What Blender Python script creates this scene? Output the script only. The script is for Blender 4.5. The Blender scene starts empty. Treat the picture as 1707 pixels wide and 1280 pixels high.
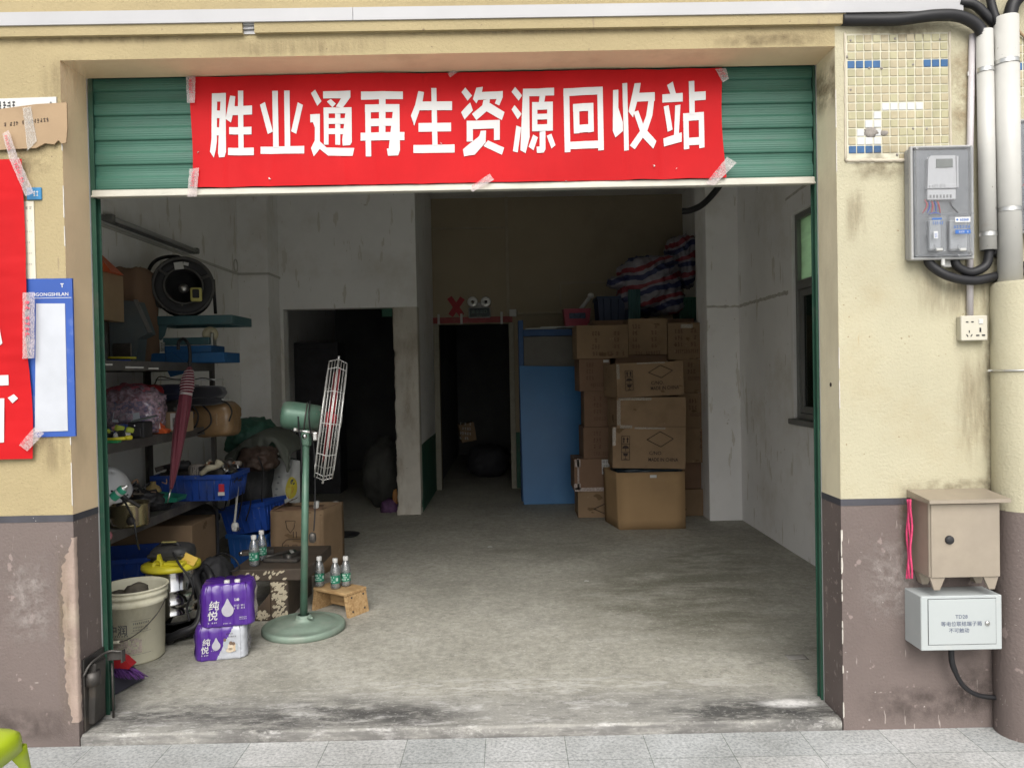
import bpy, bmesh, math, random
from mathutils import Vector, Matrix, noise as mnoise
random.seed(7)
SC = bpy.context.scene
COL = SC.collection
R = math.radians

# ------------------------------------------------------------------ camera
FPX, CAMY, CAMZ = 1260.0, -3.11, 1.5
_p, _y, _a = R(-0.9), R(0.16), R(1.13)
FW = Vector((math.sin(_y)*math.cos(_p), math.cos(_y)*math.cos(_p), math.sin(_p)))
_r0 = Vector((math.cos(_y), -math.sin(_y), 0)); _u0 = _r0.cross(FW)
RT = math.cos(_a)*_r0 - math.sin(_a)*_u0
UP = math.sin(_a)*_r0 + math.cos(_a)*_u0
CAM = Vector((0, CAMY, CAMZ))
cd = bpy.data.cameras.new('camera'); cam = bpy.data.objects.new('camera', cd); COL.objects.link(cam)
cd.sensor_width = 36; cd.lens = 36*FPX/1707; cd.clip_start = .05; cd.clip_end = 2000
mm = Matrix.Identity(4)
for i in range(3):
    mm[i][0] = RT[i]; mm[i][1] = UP[i]; mm[i][2] = -FW[i]; mm[i][3] = CAM[i]
cam.matrix_world = mm
SC.camera = cam

# ------------------------------------------------------------------ light: an overcast day
w = bpy.data.worlds.new('World'); SC.world = w; w.use_nodes = True
nt = w.node_tree; bg = nt.nodes['Background']
sky = nt.nodes.new('ShaderNodeTexSky'); sky.sky_type = 'NISHITA'; sky.sun_disc = False
sky.sun_elevation = R(44); sky.sun_rotation = R(180); sky.dust_density = 4; sky.air_density = 1; sky.ozone_density = .6
hs = nt.nodes.new('ShaderNodeHueSaturation'); hs.inputs['Saturation'].default_value = .25
nt.links.new(sky.outputs[0], hs.inputs['Color']); nt.links.new(hs.outputs[0], bg.inputs[0])
bg.inputs[1].default_value = .13
sd = bpy.data.lights.new('sun', 'SUN'); sd.energy = 1.4; sd.angle = R(50); sd.color = (1, .96, .9)
so = bpy.data.objects.new('sun', sd); COL.objects.link(so)
_sv = Vector((0, -math.cos(R(44)), math.sin(R(44))))
so.rotation_euler = _sv.to_track_quat('Z', 'Y').to_euler()
SC.view_settings.view_transform = 'Standard'; SC.view_settings.look = 'None'
SC.view_settings.exposure = .66; SC.view_settings.gamma = 1
SC.cycles.max_bounces = 10; SC.cycles.diffuse_bounces = 6; SC.cycles.glossy_bounces = 4
SC.cycles.transmission_bounces = 8; SC.cycles.transparent_max_bounces = 12
SC.cycles.use_denoising = True
SC.cycles.caustics_reflective = False; SC.cycles.caustics_refractive = False

# ------------------------------------------------------------------ measuring helpers (photo pixel -> point at a real depth)
def ray(px, py): return FPX*FW + (px-853.5)*RT - (py-640)*UP
def P(px, py, y):
    d = ray(px, py); return CAM + d*((y-CAMY)/d.y)
def G(px, py, z=.03):
    d = ray(px, py); return CAM + d*((z-CAMZ)/d.z)
def WX(px, py, x):
    d = ray(px, py); return CAM + d*(x/d.x)

FZ = .03          # shop floor
PZ = -.012        # pavement

# ------------------------------------------------------------------ mesh collector
class MB:
    def __init__(s): s.v = []; s.f = []; s.m = []; s.s = []; s.uv = None
    def add(s, vs, fs, mi=0, smooth=False):
        o = len(s.v); s.v += [Vector(v) for v in vs]
        for f in fs: s.f.append([i+o for i in f]); s.m.append(mi); s.s.append(smooth)
        return s
    def box(s, x0, x1, y0, y1, z0, z1, bev=0, mat=None, mi=0):
        if x1 < x0: x0, x1 = x1, x0
        if y1 < y0: y0, y1 = y1, y0
        if z1 < z0: z0, z1 = z1, z0
        bev = min(bev, .45*min(x1-x0, y1-y0, z1-z0))
        c = Vector(((x0+x1)/2, (y0+y1)/2, (z0+z1)/2)); h = ((x1-x0)/2, (y1-y0)/2, (z1-z0)/2)
        if bev <= 0:
            vs = [Vector((a*h[0], b*h[1], e*h[2])) for a in (-1,1) for b in (-1,1) for e in (-1,1)]
            fs = [(0,1,3,2),(4,6,7,5),(0,4,5,1),(2,3,7,6),(0,2,6,4),(1,5,7,3)]
        else:
            bm = bmesh.new(); bmesh.ops.create_cube(bm, size=2)
            for v in bm.verts: v.co = Vector((v.co.x*h[0], v.co.y*h[1], v.co.z*h[2]))
            bmesh.ops.bevel(bm, geom=bm.edges[:], offset=bev, segments=2 if bev > .006 else 1, affect='EDGES', profile=.5)
            bm.verts.index_update()
            vs = [v.co.copy() for v in bm.verts]; fs = [[v.index for v in f.verts] for f in bm.faces]; bm.free()
        if mat is not None: vs = [mat @ v for v in vs]
        return s.add([v+c for v in vs], fs, mi)
    def obox(s, c, size, rz=0, rx=0, ry=0, bev=0, mi=0):
        """box centred on c, turned"""
        m = Matrix.Rotation(rz, 3, 'Z') @ Matrix.Rotation(ry, 3, 'Y') @ Matrix.Rotation(rx, 3, 'X')
        return s.box(c[0]-size[0]/2, c[0]+size[0]/2, c[1]-size[1]/2, c[1]+size[1]/2, c[2]-size[2]/2, c[2]+size[2]/2, bev, m, mi)
    def tube(s, pts, r, seg=10, mi=0, caps=True, closed=False, ring=None):
        pts = [Vector(p) for p in pts]; n = len(pts)
        rr = r if isinstance(r, (list, tuple)) else [r]*n
        vs, fs = [], []; up = None
        for i, p in enumerate(pts):
            if closed: t = (pts[(i+1) % n]-pts[i-1])
            else: t = pts[min(i+1, n-1)]-pts[max(i-1, 0)]
            t.normalize()
            if up is None:
                up = Vector((0,0,1)) if abs(t.z) < .9 else Vector((0,1,0))
            a = up - t*up.dot(t)
            if a.length < 1e-5: a = t.orthogonal()
            a.normalize(); b = t.cross(a); up = a
            for k in range(seg):
                an = 2*math.pi*k/seg; vs.append(p + rr[i]*(math.cos(an)*a + math.sin(an)*b))
        for i in range(n if closed else n-1):
            j = (i+1) % n
            for k in range(seg):
                q = (k+1) % seg; fs.append((i*seg+k, i*seg+q, j*seg+q, j*seg+k))
        if caps and not closed:
            fs.append(tuple(range(seg))[::-1]); fs.append(tuple((n-1)*seg+k for k in range(seg)))
        return s.add(vs, fs, mi, True)
    def lathe(s, prof, c=(0,0,0), axis=(0,0,1), seg=32, mi=0, wob=None, smooth=True):
        """prof: (radius, height) pairs along axis"""
        ax = Vector(axis).normalized(); a = ax.orthogonal().normalized()
        if abs(ax.z) > .99: a = Vector((1,0,0))
        b = ax.cross(a); c = Vector(c); vs, fs = [], []
        for r, h in prof:
            for k in range(seg):
                an = 2*math.pi*k/seg
                vs.append(c + ax*h + max(r,1e-5)*(math.cos(an)*a + math.sin(an)*b))
        for i in range(len(prof)-1):
            for k in range(seg):
                q = (k+1) % seg; fs.append((i*seg+k, i*seg+q, (i+1)*seg+q, (i+1)*seg+k))
        return s.add(vs, fs, mi, smooth)
    def prism(s, pts, depth, fr=None, mi=0, maxlen=None):
        """flat polygon pts (3-D, in order) pushed by the vector depth"""
        d = Vector(depth); n = len(pts); pts = [Vector(p) for p in pts]
        vs = pts + [p+d for p in pts]
        fs = [list(range(n)), [n+i for i in range(n)][::-1]] + [(i, n+i, n+(i+1) % n, (i+1) % n) for i in range(n)]
        return s.add(vs, fs, mi)
    def grid(s, nx, ny, fn, mi=0, smooth=True, wrap=False):
        vs = [fn(i/nx, j/ny) for j in range(ny+1) for i in range(nx+1)]
        fs = [(j*(nx+1)+i, j*(nx+1)+i+1, (j+1)*(nx+1)+i+1, (j+1)*(nx+1)+i) for j in range(ny) for i in range(nx)]
        return s.add(vs, fs, mi, smooth)
    def blob(s, c, size, amp=.12, freq=2.5, seed=0, p=2.0, sub=4, mi=0, flat=None, ridge=0):
        """crumpled rounded lump; p > 2 makes it boxier"""
        bm = bmesh.new(); bmesh.ops.create_icosphere(bm, subdivisions=sub, radius=1); c = Vector(c)
        bm.verts.index_update(); vs = []
        for v in bm.verts:
            u = v.co.normalized()
            k = (abs(u.x)**p+abs(u.y)**p+abs(u.z)**p)**(-1/p)
            q = u*k; sp = u*freq + Vector((seed*3.1, seed*1.7, seed*.9))
            n = mnoise.noise(sp) + .5*mnoise.noise(sp*2.3) + .28*mnoise.noise(sp*5) + .14*(1-2*abs(mnoise.noise(sp*9)))
            if ridge: n += ridge*(1-abs(mnoise.noise(sp*1.6))*2.4)
            q = q*(1+amp*n)
            w_ = Vector((q.x*size[0], q.y*size[1], q.z*size[2]))
            if flat is not None: w_.z = max(w_.z, flat)
            vs.append(c+w_)
        s.add(vs, [[v.index for v in f.verts] for f in bm.faces], mi, True); bm.free(); return s

def build(name, mb, mats, parent=None, label=None, solid=0, bevel=0, sub=0):
    """link the collected shapes as ONE mesh object; with a parent, its points stay relative to the parent's base"""
    base = Vector((0,0,0))
    if parent is not None:
        q = parent
        while q is not None: base += q.location; q = q.parent
    me = bpy.data.meshes.new(name)
    me.from_pydata([v-base for v in mb.v], [], mb.f)
    if not isinstance(mats, (list, tuple)): mats = [mats]
    for m in mats: me.materials.append(m)
    me.polygons.foreach_set('material_index', mb.m); me.polygons.foreach_set('use_smooth', mb.s)
    me.update(); me.validate()
    bm = bmesh.new(); bm.from_mesh(me); bmesh.ops.recalc_face_normals(bm, faces=bm.faces); bm.to_mesh(me); bm.free()
    o = bpy.data.objects.new(name, me); COL.objects.link(o)
    if parent is not None: o.parent = parent
    if label: o['label'] = label
    if solid:
        md = o.modifiers.new('thick', 'SOLIDIFY'); md.thickness = solid; md.offset = 0
    if sub:
        md = o.modifiers.new('sub', 'SUBSURF'); md.levels = sub; md.render_levels = sub
    return o

def tag(o, label, cat, group=None, kind=None):
    if label: o['label'] = label
    if cat: o['category'] = cat
    if group: o['group'] = group
    if kind: o['kind'] = kind
    return o
def thing(name, label, cat, loc, group=None):
    o = bpy.data.objects.new(name, None); o.location = loc; o.empty_display_size = .1; COL.objects.link(o)
    return tag(o, label, cat, group)
def solo(name, mb, mats, label, cat, loc=(0,0,0), group=None, **k):
    """a thing that is one mesh; its origin sits at loc"""
    mb.v = [v-Vector(loc) for v in mb.v]
    o = build(name, mb, mats, **k); o.location = loc
    return tag(o, label, cat, group)
def dup(root, loc, rz=0, label=None):
    r = root.copy(); COL.objects.link(r); r.location = loc; r.rotation_euler = (0,0,rz)
    if label: r['label'] = label
    for ch in root.children:
        c = ch.copy(); COL.objects.link(c); c.parent = r
        for g in ch.children:
            d = g.copy(); COL.objects.link(d); d.parent = c
    return r

def bez(pts, n=24):
    """smooth curve through points (Catmull-Rom)"""
    pts = [Vector(p) for p in pts]; P_ = [2*pts[0]-pts[1]] + pts + [2*pts[-1]-pts[-2]]; out = []
    for i in range(1, len(P_)-2):
        for k in range(n):
            t = k/n; a, b, c, d = P_[i-1:i+3]
            out.append(.5*((2*b)+(c-a)*t+(2*a-5*b+4*c-d)*t*t+(3*b-a-3*c+d)*t**3))
    out.append(pts[-1]); return out

def text_mb(body, size, origin, right=(1,0,0), up=(0,0,1), bold=0, depth=.0006, align='LEFT', sx=1, mb=None, mi=0):
    c = bpy.data.curves.new('t', 'FONT'); c.body = body; c.offset = bold; c.size = 1; c.align_x = align; c.resolution_u = 2
    o = bpy.data.objects.new('t', c); COL.objects.link(o)
    me = bpy.data.meshes.new_from_object(o.evaluated_get(bpy.context.evaluated_depsgraph_get()))
    r = Vector(right).normalized(); u = Vector(up).normalized(); n = r.cross(u); O = Vector(origin)
    mb = mb or MB()
    mb.add([O + r*v.co.x*size*sx + u*v.co.y*size + n*depth for v in me.vertices], [list(p.vertices) for p in me.polygons], mi)
    bpy.data.objects.remove(o); bpy.data.curves.remove(c); bpy.data.meshes.remove(me)
    return mb
def dashes(mb, o, w_, h, right=(1,0,0), up=(0,0,1), seed=1, n=8, depth=.0008, mi=0):
    """a row of unreadable small print: short strokes the size of the characters"""
    rg = random.Random(seed); r = Vector(right).normalized(); u = Vector(up).normalized(); nn = r.cross(u); o = Vector(o)
    cw = w_/n
    for i in range(n):
        if rg.random() < .12: continue
        x = i*cw
        for k in range(3):
            a = x + cw*rg.uniform(.05,.35); b = x + cw*rg.uniform(.5,.9); y = h*(k+rg.uniform(0,.4))/3; t = h*.16
            mb.add([o+r*a+u*y+nn*depth, o+r*b+u*y+nn*depth, o+r*b+u*(y+t)+nn*depth, o+r*a+u*(y+t)+nn*depth], [(0,1,2,3)], mi)
        a = x+cw*rg.uniform(.3,.6)
        mb.add([o+r*a+nn*depth*1.2, o+r*(a+cw*.12)+nn*depth*1.2, o+r*(a+cw*.12)+u*h+nn*depth*1.2, o+r*a+u*h+nn*depth*1.2], [(0,1,2,3)], mi)
    return mb

# ------------------------------------------------------------------ materials
MATS = {}
def lin(c): return tuple(((x/255)/12.92 if x/255 <= .04045 else ((x/255+.055)/1.055)**2.4) for x in c)
def M(name, col, rough=.6, metal=0, var=.12, vs=6, bump=.0, bs=80, dirt=None, dirt_amt=.5, ds=3, dstr=(1,1,1), spec=.4, specks=None, trans=0, ior=1.33, rv=0, coat=0, sheen=0, bdist=.004):
    if name in MATS: return MATS[name]
    m = bpy.data.materials.new(name); m.use_nodes = True; t = m.node_tree; N = t.nodes; L = t.links
    b = N['Principled BSDF']
    b.inputs['Roughness'].default_value = rough; b.inputs['Metallic'].default_value = metal
    b.inputs['Specular IOR Level'].default_value = spec
    if trans: b.inputs['Transmission Weight'].default_value = trans; b.inputs['IOR'].default_value = ior
    if coat: b.inputs['Coat Weight'].default_value = coat; b.inputs['Coat Roughness'].default_value = .15
    if sheen: b.inputs['Sheen Weight'].default_value = sheen
    tc = N.new('ShaderNodeTexCoord'); oi = N.new('ShaderNodeObjectInfo')
    ad = N.new('ShaderNodeVectorMath'); ad.operation = 'MULTIPLY_ADD'
    cv = N.new('ShaderNodeCombineXYZ')
    for i in range(3): L.new(oi.outputs['Random'], cv.inputs[i])
    ad.inputs[1].default_value = (37, 19, 53); L.new(cv.outputs[0], ad.inputs[0]); L.new(tc.outputs['Object'], ad.inputs[2])
    def noise(scale, detail=5, rough_=.6, st=(1,1,1)):
        n = N.new('ShaderNodeTexNoise'); n.inputs['Scale'].default_value = scale; n.inputs['Detail'].default_value = detail
        n.inputs['Roughness'].default_value = rough_
        if st != (1,1,1):
            mp = N.new('ShaderNodeMapping'); mp.inputs['Scale'].default_value = st; L.new(ad.outputs[0], mp.inputs['Vector']); L.new(mp.outputs[0], n.inputs['Vector'])
        else: L.new(ad.outputs[0], n.inputs['Vector'])
        return n
    def ramp(src, p0, p1, c0=(0,0,0), c1=(1,1,1)):
        r = N.new('ShaderNodeValToRGB'); r.color_ramp.elements[0].position = p0; r.color_ramp.elements[1].position = p1
        r.color_ramp.elements[0].color = (*c0, 1); r.color_ramp.elements[1].color = (*c1, 1); L.new(src, r.inputs[0]); return r
    def mix(fac, a, bb):
        x = N.new('ShaderNodeMix'); x.data_type = 'RGBA'
        L.new(fac, x.inputs[0])
        for s_, v in ((6, a), (7, bb)):
            if isinstance(v, tuple): x.inputs[s_].default_value = (*v, 1)
            else: L.new(v, x.inputs[s_])
        return x.outputs[2]
    n1 = noise(vs)
    c = ramp(n1.outputs[0], .3, .7, tuple(max(0, k*(1-var)) for k in col), tuple(min(1, k*(1+var)) for k in col)).outputs[0]
    if dirt:
        n2 = noise(ds, 7, .65, dstr); r2 = ramp(n2.outputs[0], .62-.25*dirt_amt, .78-.12*dirt_amt)
        mu = N.new('ShaderNodeMath'); mu.operation = 'MULTIPLY'; mu.inputs[1].default_value = min(1, .35+.6*dirt_amt); L.new(r2.outputs[0], mu.inputs[0])
        c = mix(mu.outputs[0], c, dirt)
    if specks:   # (colour, scale, threshold, stretch)
        for sc_, scale, th, st in specks:
            n3 = noise(scale, 3, .55, st); r3 = ramp(n3.outputs[0], th, th+.02)
            c = mix(r3.outputs[0], c, sc_)
    L.new(c, b.inputs['Base Color'])
    if rv:
        rr = N.new('ShaderNodeMapRange'); rr.inputs[3].default_value = max(0, rough-rv); rr.inputs[4].default_value = min(1, rough+rv)
        L.new(n1.outputs[0], rr.inputs[0]); L.new(rr.outputs[0], b.inputs['Roughness'])
    if bump:
        n4 = noise(bs, 4, .6); bp = N.new('ShaderNodeBump'); bp.inputs['Strength'].default_value = bump; bp.inputs['Distance'].default_value = bdist
        L.new(n4.outputs[0], bp.inputs['Height']); L.new(bp.outputs[0], b.inputs['Normal'])
    MATS[name] = m; return m

def glassy(name, tint=(.9,.93,.95), gloss=.12, rough=.08, haze=None, haze_amt=.1):
    """thin clear plastic: sees through, with a fresnel sheen and a little milky haze"""
    if name in MATS: return MATS[name]
    m = bpy.data.materials.new(name); m.use_nodes = True; t = m.node_tree; N = t.nodes; L = t.links
    for n in list(N): N.remove(n)
    out = N.new('ShaderNodeOutputMaterial'); tr = N.new('ShaderNodeBsdfTransparent'); tr.inputs[0].default_value = (*tint, 1)
    gl = N.new('ShaderNodeBsdfGlossy'); gl.inputs['Roughness'].default_value = rough
    lw = N.new('ShaderNodeLayerWeight'); lw.inputs[0].default_value = .35
    mr = N.new('ShaderNodeMapRange'); mr.inputs[3].default_value = gloss*.5; mr.inputs[4].default_value = min(1, gloss*4); L.new(lw.outputs['Fresnel'], mr.inputs[0])
    mx = N.new('ShaderNodeMixShader'); L.new(mr.outputs[0], mx.inputs[0]); L.new(tr.outputs[0], mx.inputs[1]); L.new(gl.outputs[0], mx.inputs[2])
    last = mx
    if haze:
        df = N.new('ShaderNodeBsdfDiffuse'); df.inputs[0].default_value = (*haze, 1)
        nz = N.new('ShaderNodeTexNoise'); nz.inputs['Scale'].default_value = 14; nz.inputs['Detail'].default_value = 5
        m2 = N.new('ShaderNodeMapRange'); m2.inputs[1].default_value = .3; m2.inputs[2].default_value = .75; m2.inputs[3].default_value = haze_amt*.3; m2.inputs[4].default_value = haze_amt*1.7
        L.new(nz.outputs[0], m2.inputs[0]); mh = N.new('ShaderNodeMixShader'); L.new(m2.outputs[0], mh.inputs[0]); L.new(last.outputs[0], mh.inputs[1]); L.new(df.outputs[0], mh.inputs[2]); last = mh
    L.new(last.outputs[0], out.inputs[0]); MATS[name] = m; return m

CREAM = (.365,.30,.172); PLUM = (.152,.122,.112)
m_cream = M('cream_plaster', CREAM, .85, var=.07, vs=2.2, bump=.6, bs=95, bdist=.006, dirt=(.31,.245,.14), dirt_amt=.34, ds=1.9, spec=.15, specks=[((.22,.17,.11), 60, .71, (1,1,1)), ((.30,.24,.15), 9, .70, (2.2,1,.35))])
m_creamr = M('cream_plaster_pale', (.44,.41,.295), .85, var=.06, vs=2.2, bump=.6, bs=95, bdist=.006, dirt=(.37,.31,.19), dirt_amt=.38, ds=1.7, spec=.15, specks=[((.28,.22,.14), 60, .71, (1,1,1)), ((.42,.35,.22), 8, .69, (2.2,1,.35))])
m_reveal = M('reveal_plaster_lit', (.74,.57,.37), .85, var=.08, vs=3, bump=.35, bs=60, dirt=(.42,.32,.2), dirt_amt=.3, ds=2.5, dstr=(1,1,.4), spec=.2)  # same cream paint as the facade, with the reveal's brightness put into its colour
m_reveal_r = M('reveal_plaster_pale_lit', (.74,.67,.48), .85, var=.07, vs=3, bump=.3, bs=60, dirt=(.45,.38,.25), dirt_amt=.3, ds=2.5, dstr=(1,1,.4), spec=.2)  # pale wall cream again, its colour raised to carry the right reveal's light
m_plum = M('plum_paint', PLUM, .7, var=.09, vs=2.5, bump=.6, bs=90, bdist=.005, dirt=(.125,.10,.092), dirt_amt=.34, ds=2, spec=.25, specks=[((.42,.38,.36), 34, .735, (1,1,1)), ((.36,.31,.285), 44, .70, (.3,1,1.8)), ((.33,.285,.26), 30, .70, (2.4,2,.25)), ((.25,.2,.185), 14, .66, (1,1,1))])
m_band = M('black_band', (.055,.055,.065), .6, var=.2, vs=8, bump=.2, specks=[((.6,.58,.55), 40, .73, (1,1,1))])
m_chip = M('chipped_white', (.52,.49,.44), .9, var=.12, vs=30, bump=.6, bs=90)
m_patch = M('patch_plaster', (.33,.255,.215), .9, var=.14, vs=8, bump=.8, bs=60, dirt=(.42,.36,.28), dirt_amt=.5, ds=9)
m_floor = None
m_inwall = M('limewash_wall', (.86,.855,.845), .9, var=.06, vs=1.4, bump=.35, bs=30, dirt=(.60,.56,.48), dirt_amt=.42, ds=1.3, spec=.15, specks=[((.70,.68,.63), 5, .64, (2.5,2.5,.5)), ((.6,.57,.52), 16, .72, (1,1,1)), ((.16,.15,.14), 34, .765, (1,1,1))])
m_beigewall = M('beige_wall', (.36,.305,.22), .9, var=.07, vs=1.2, bump=.2, bs=30, dirt=(.24,.2,.15), dirt_amt=.3, ds=1, spec=.15)
m_greendado = M('green_dado', (.03,.115,.075), .6, var=.2, vs=5, bump=.3, bs=30, dirt=(.25,.25,.22), dirt_amt=.25, ds=6)
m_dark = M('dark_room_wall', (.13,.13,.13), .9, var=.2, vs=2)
m_oldplaster = M('old_plaster', (.50,.45,.36), .95, var=.12, vs=9, bump=1, bs=22, dirt=(.2,.17,.14), dirt_amt=.3, ds=9)
m_ceil = M('ceiling_paint', (.8,.8,.78), .9, var=.05)
m_white_plastic = M('white_plastic', (.55,.55,.53), .4, var=.05, vs=5, dirt=(.5,.47,.4), dirt_amt=.2, ds=5)
m_trunk = M('trunking_white', (.40,.40,.41), .45, var=.05, vs=3, dirt=(.5,.48,.44), dirt_amt=.15, ds=3)
m_pvc = M('pvc_pipe', (.50,.495,.465), .4, var=.05, vs=5, dirt=(.42,.36,.3), dirt_amt=.16, ds=12, specks=[((.2,.17,.15), 60, .72, (1,1,.6))])
m_hose = M('black_hose', (.014,.014,.016), .5, var=.2, vs=10)
m_black = M('black_plastic', (.02,.02,.022), .6, var=.25, vs=8, dirt=(.09,.085,.08), dirt_amt=.3, ds=6)
m_rubber = M('dusty_rubber', (.05,.048,.045), .8, var=.25, vs=8)
m_steel = M('bright_steel', (.55,.55,.54), .22, 1, var=.08, vs=6, rv=.08)
m_galv = M('galvanised_clip', (.6,.6,.58), .35, .9, var=.1)
m_dsteel = M('dark_steel', (.075,.07,.065), .5, .6, var=.3, vs=8, dirt=(.16,.12,.08), dirt_amt=.35, ds=8)
m_shelf = M('shelf_steel', (.10,.095,.09), .55, .3, var=.25, vs=6, dirt=(.22,.2,.17), dirt_amt=.5, ds=5)
m_shelfpan = M('shelf_panel_dusty', (.22,.21,.19), .7, .1, var=.25, vs=6, dirt=(.1,.09,.08), dirt_amt=.5, ds=6)
m_kraft = M('kraft_carton', (.25,.172,.105), .85, var=.12, vs=3, specks=[((.29,.21,.13), 18, .70, (1,1,1)), ((.15,.10,.055), 7, .66, (.6,1,1.5))], dirt=(.16,.105,.06), dirt_amt=.4, ds=2.4, bump=.12, bs=40, spec=.2)
m_kraft2 = M('kraft_carton_red', (.205,.13,.086), .85, var=.1, vs=4, dirt=(.18,.11,.07), dirt_amt=.28, ds=3, bump=.12, bs=40, spec=.2)
m_kraftw = M('kraft_light', (.35,.25,.155), .85, var=.1, vs=4, dirt=(.28,.19,.11), dirt_amt=.3, ds=5, bump=.15, bs=40, spec=.2)
m_ink = M('carton_ink', (.045,.03,.025), .8, var=.2)
m_tape = glassy('clear_tape', (.86,.83,.78), .12, .15, (.75,.7,.62), .35)
m_stickytape = glassy('printed_tape_clear', (.95,.9,.9), .08, .2, (.66,.58,.57), .42)
m_tapeink = M('tape_red_print', (.62,.05,.09), .6, var=.15)
m_red = M('banner_red', (.455,.010,.013), .6, var=.10, vs=3, spec=.12, bump=.06, bs=12)
m_white = M('banner_white', (.58,.58,.575), .6, var=.03, vs=4)
m_shutter = M('shutter_green', (.042,.125,.09), .42, .0, var=.1, vs=3, dirt=(.05,.10,.078), dirt_amt=.4, ds=4, dstr=(1,1,3), spec=.35)
m_rail = M('rail_green', (.02,.07,.045), .5, .1, var=.15, vs=6, dirt=(.1,.11,.09), dirt_amt=.3, ds=9)
m_bar = M('shutter_bottom_bar', (.5,.485,.42), .45, .2, var=.08, vs=5, dirt=(.4,.37,.3), dirt_amt=.3, ds=8, dstr=(.5,1,1))
m_bluebin = M('blue_plastic', (.012,.055,.29), .5, var=.18, vs=7, specks=[((.10,.12,.2), 30, .69, (1,1,1))], dirt=(.05,.065,.13), dirt_amt=.55, ds=5)
m_bluepaint = M('blue_paint', (.02,.10,.25), .5, .1, var=.15, vs=6, dirt=(.06,.1,.15), dirt_amt=.4, ds=6)
m_teal = M('teal_paint', (.06,.135,.15), .55, .1, var=.18, vs=7, dirt=(.1,.11,.1), dirt_amt=.45, ds=7)
m_green_fan = M('fan_green_paint', (.085,.165,.12), .4, .15, var=.16, vs=9, specks=[((.2,.19,.16), 40, .70, (1,1,1))], dirt=(.15,.17,.14), dirt_amt=.5, ds=6, rv=.1)
m_base = M('fan_base_dusty', (.20,.265,.215), .55, .2, var=.14, vs=8, dirt=(.33,.35,.30), dirt_amt=.5, ds=5)
m_wire = M('chromed_wire', (.55,.55,.53), .35, .5, var=.05)
m_paper = M('paper', (.56,.56,.54), .8, var=.05, vs=5)
m_yellow = M('yellow_plastic', (.62,.55,.03), .4, var=.1, vs=6, dirt=(.35,.3,.08), dirt_amt=.3, ds=6)
m_orange = M('orange_plastic', (.62,.11,.03), .45, var=.1)
m_wood = None

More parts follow.
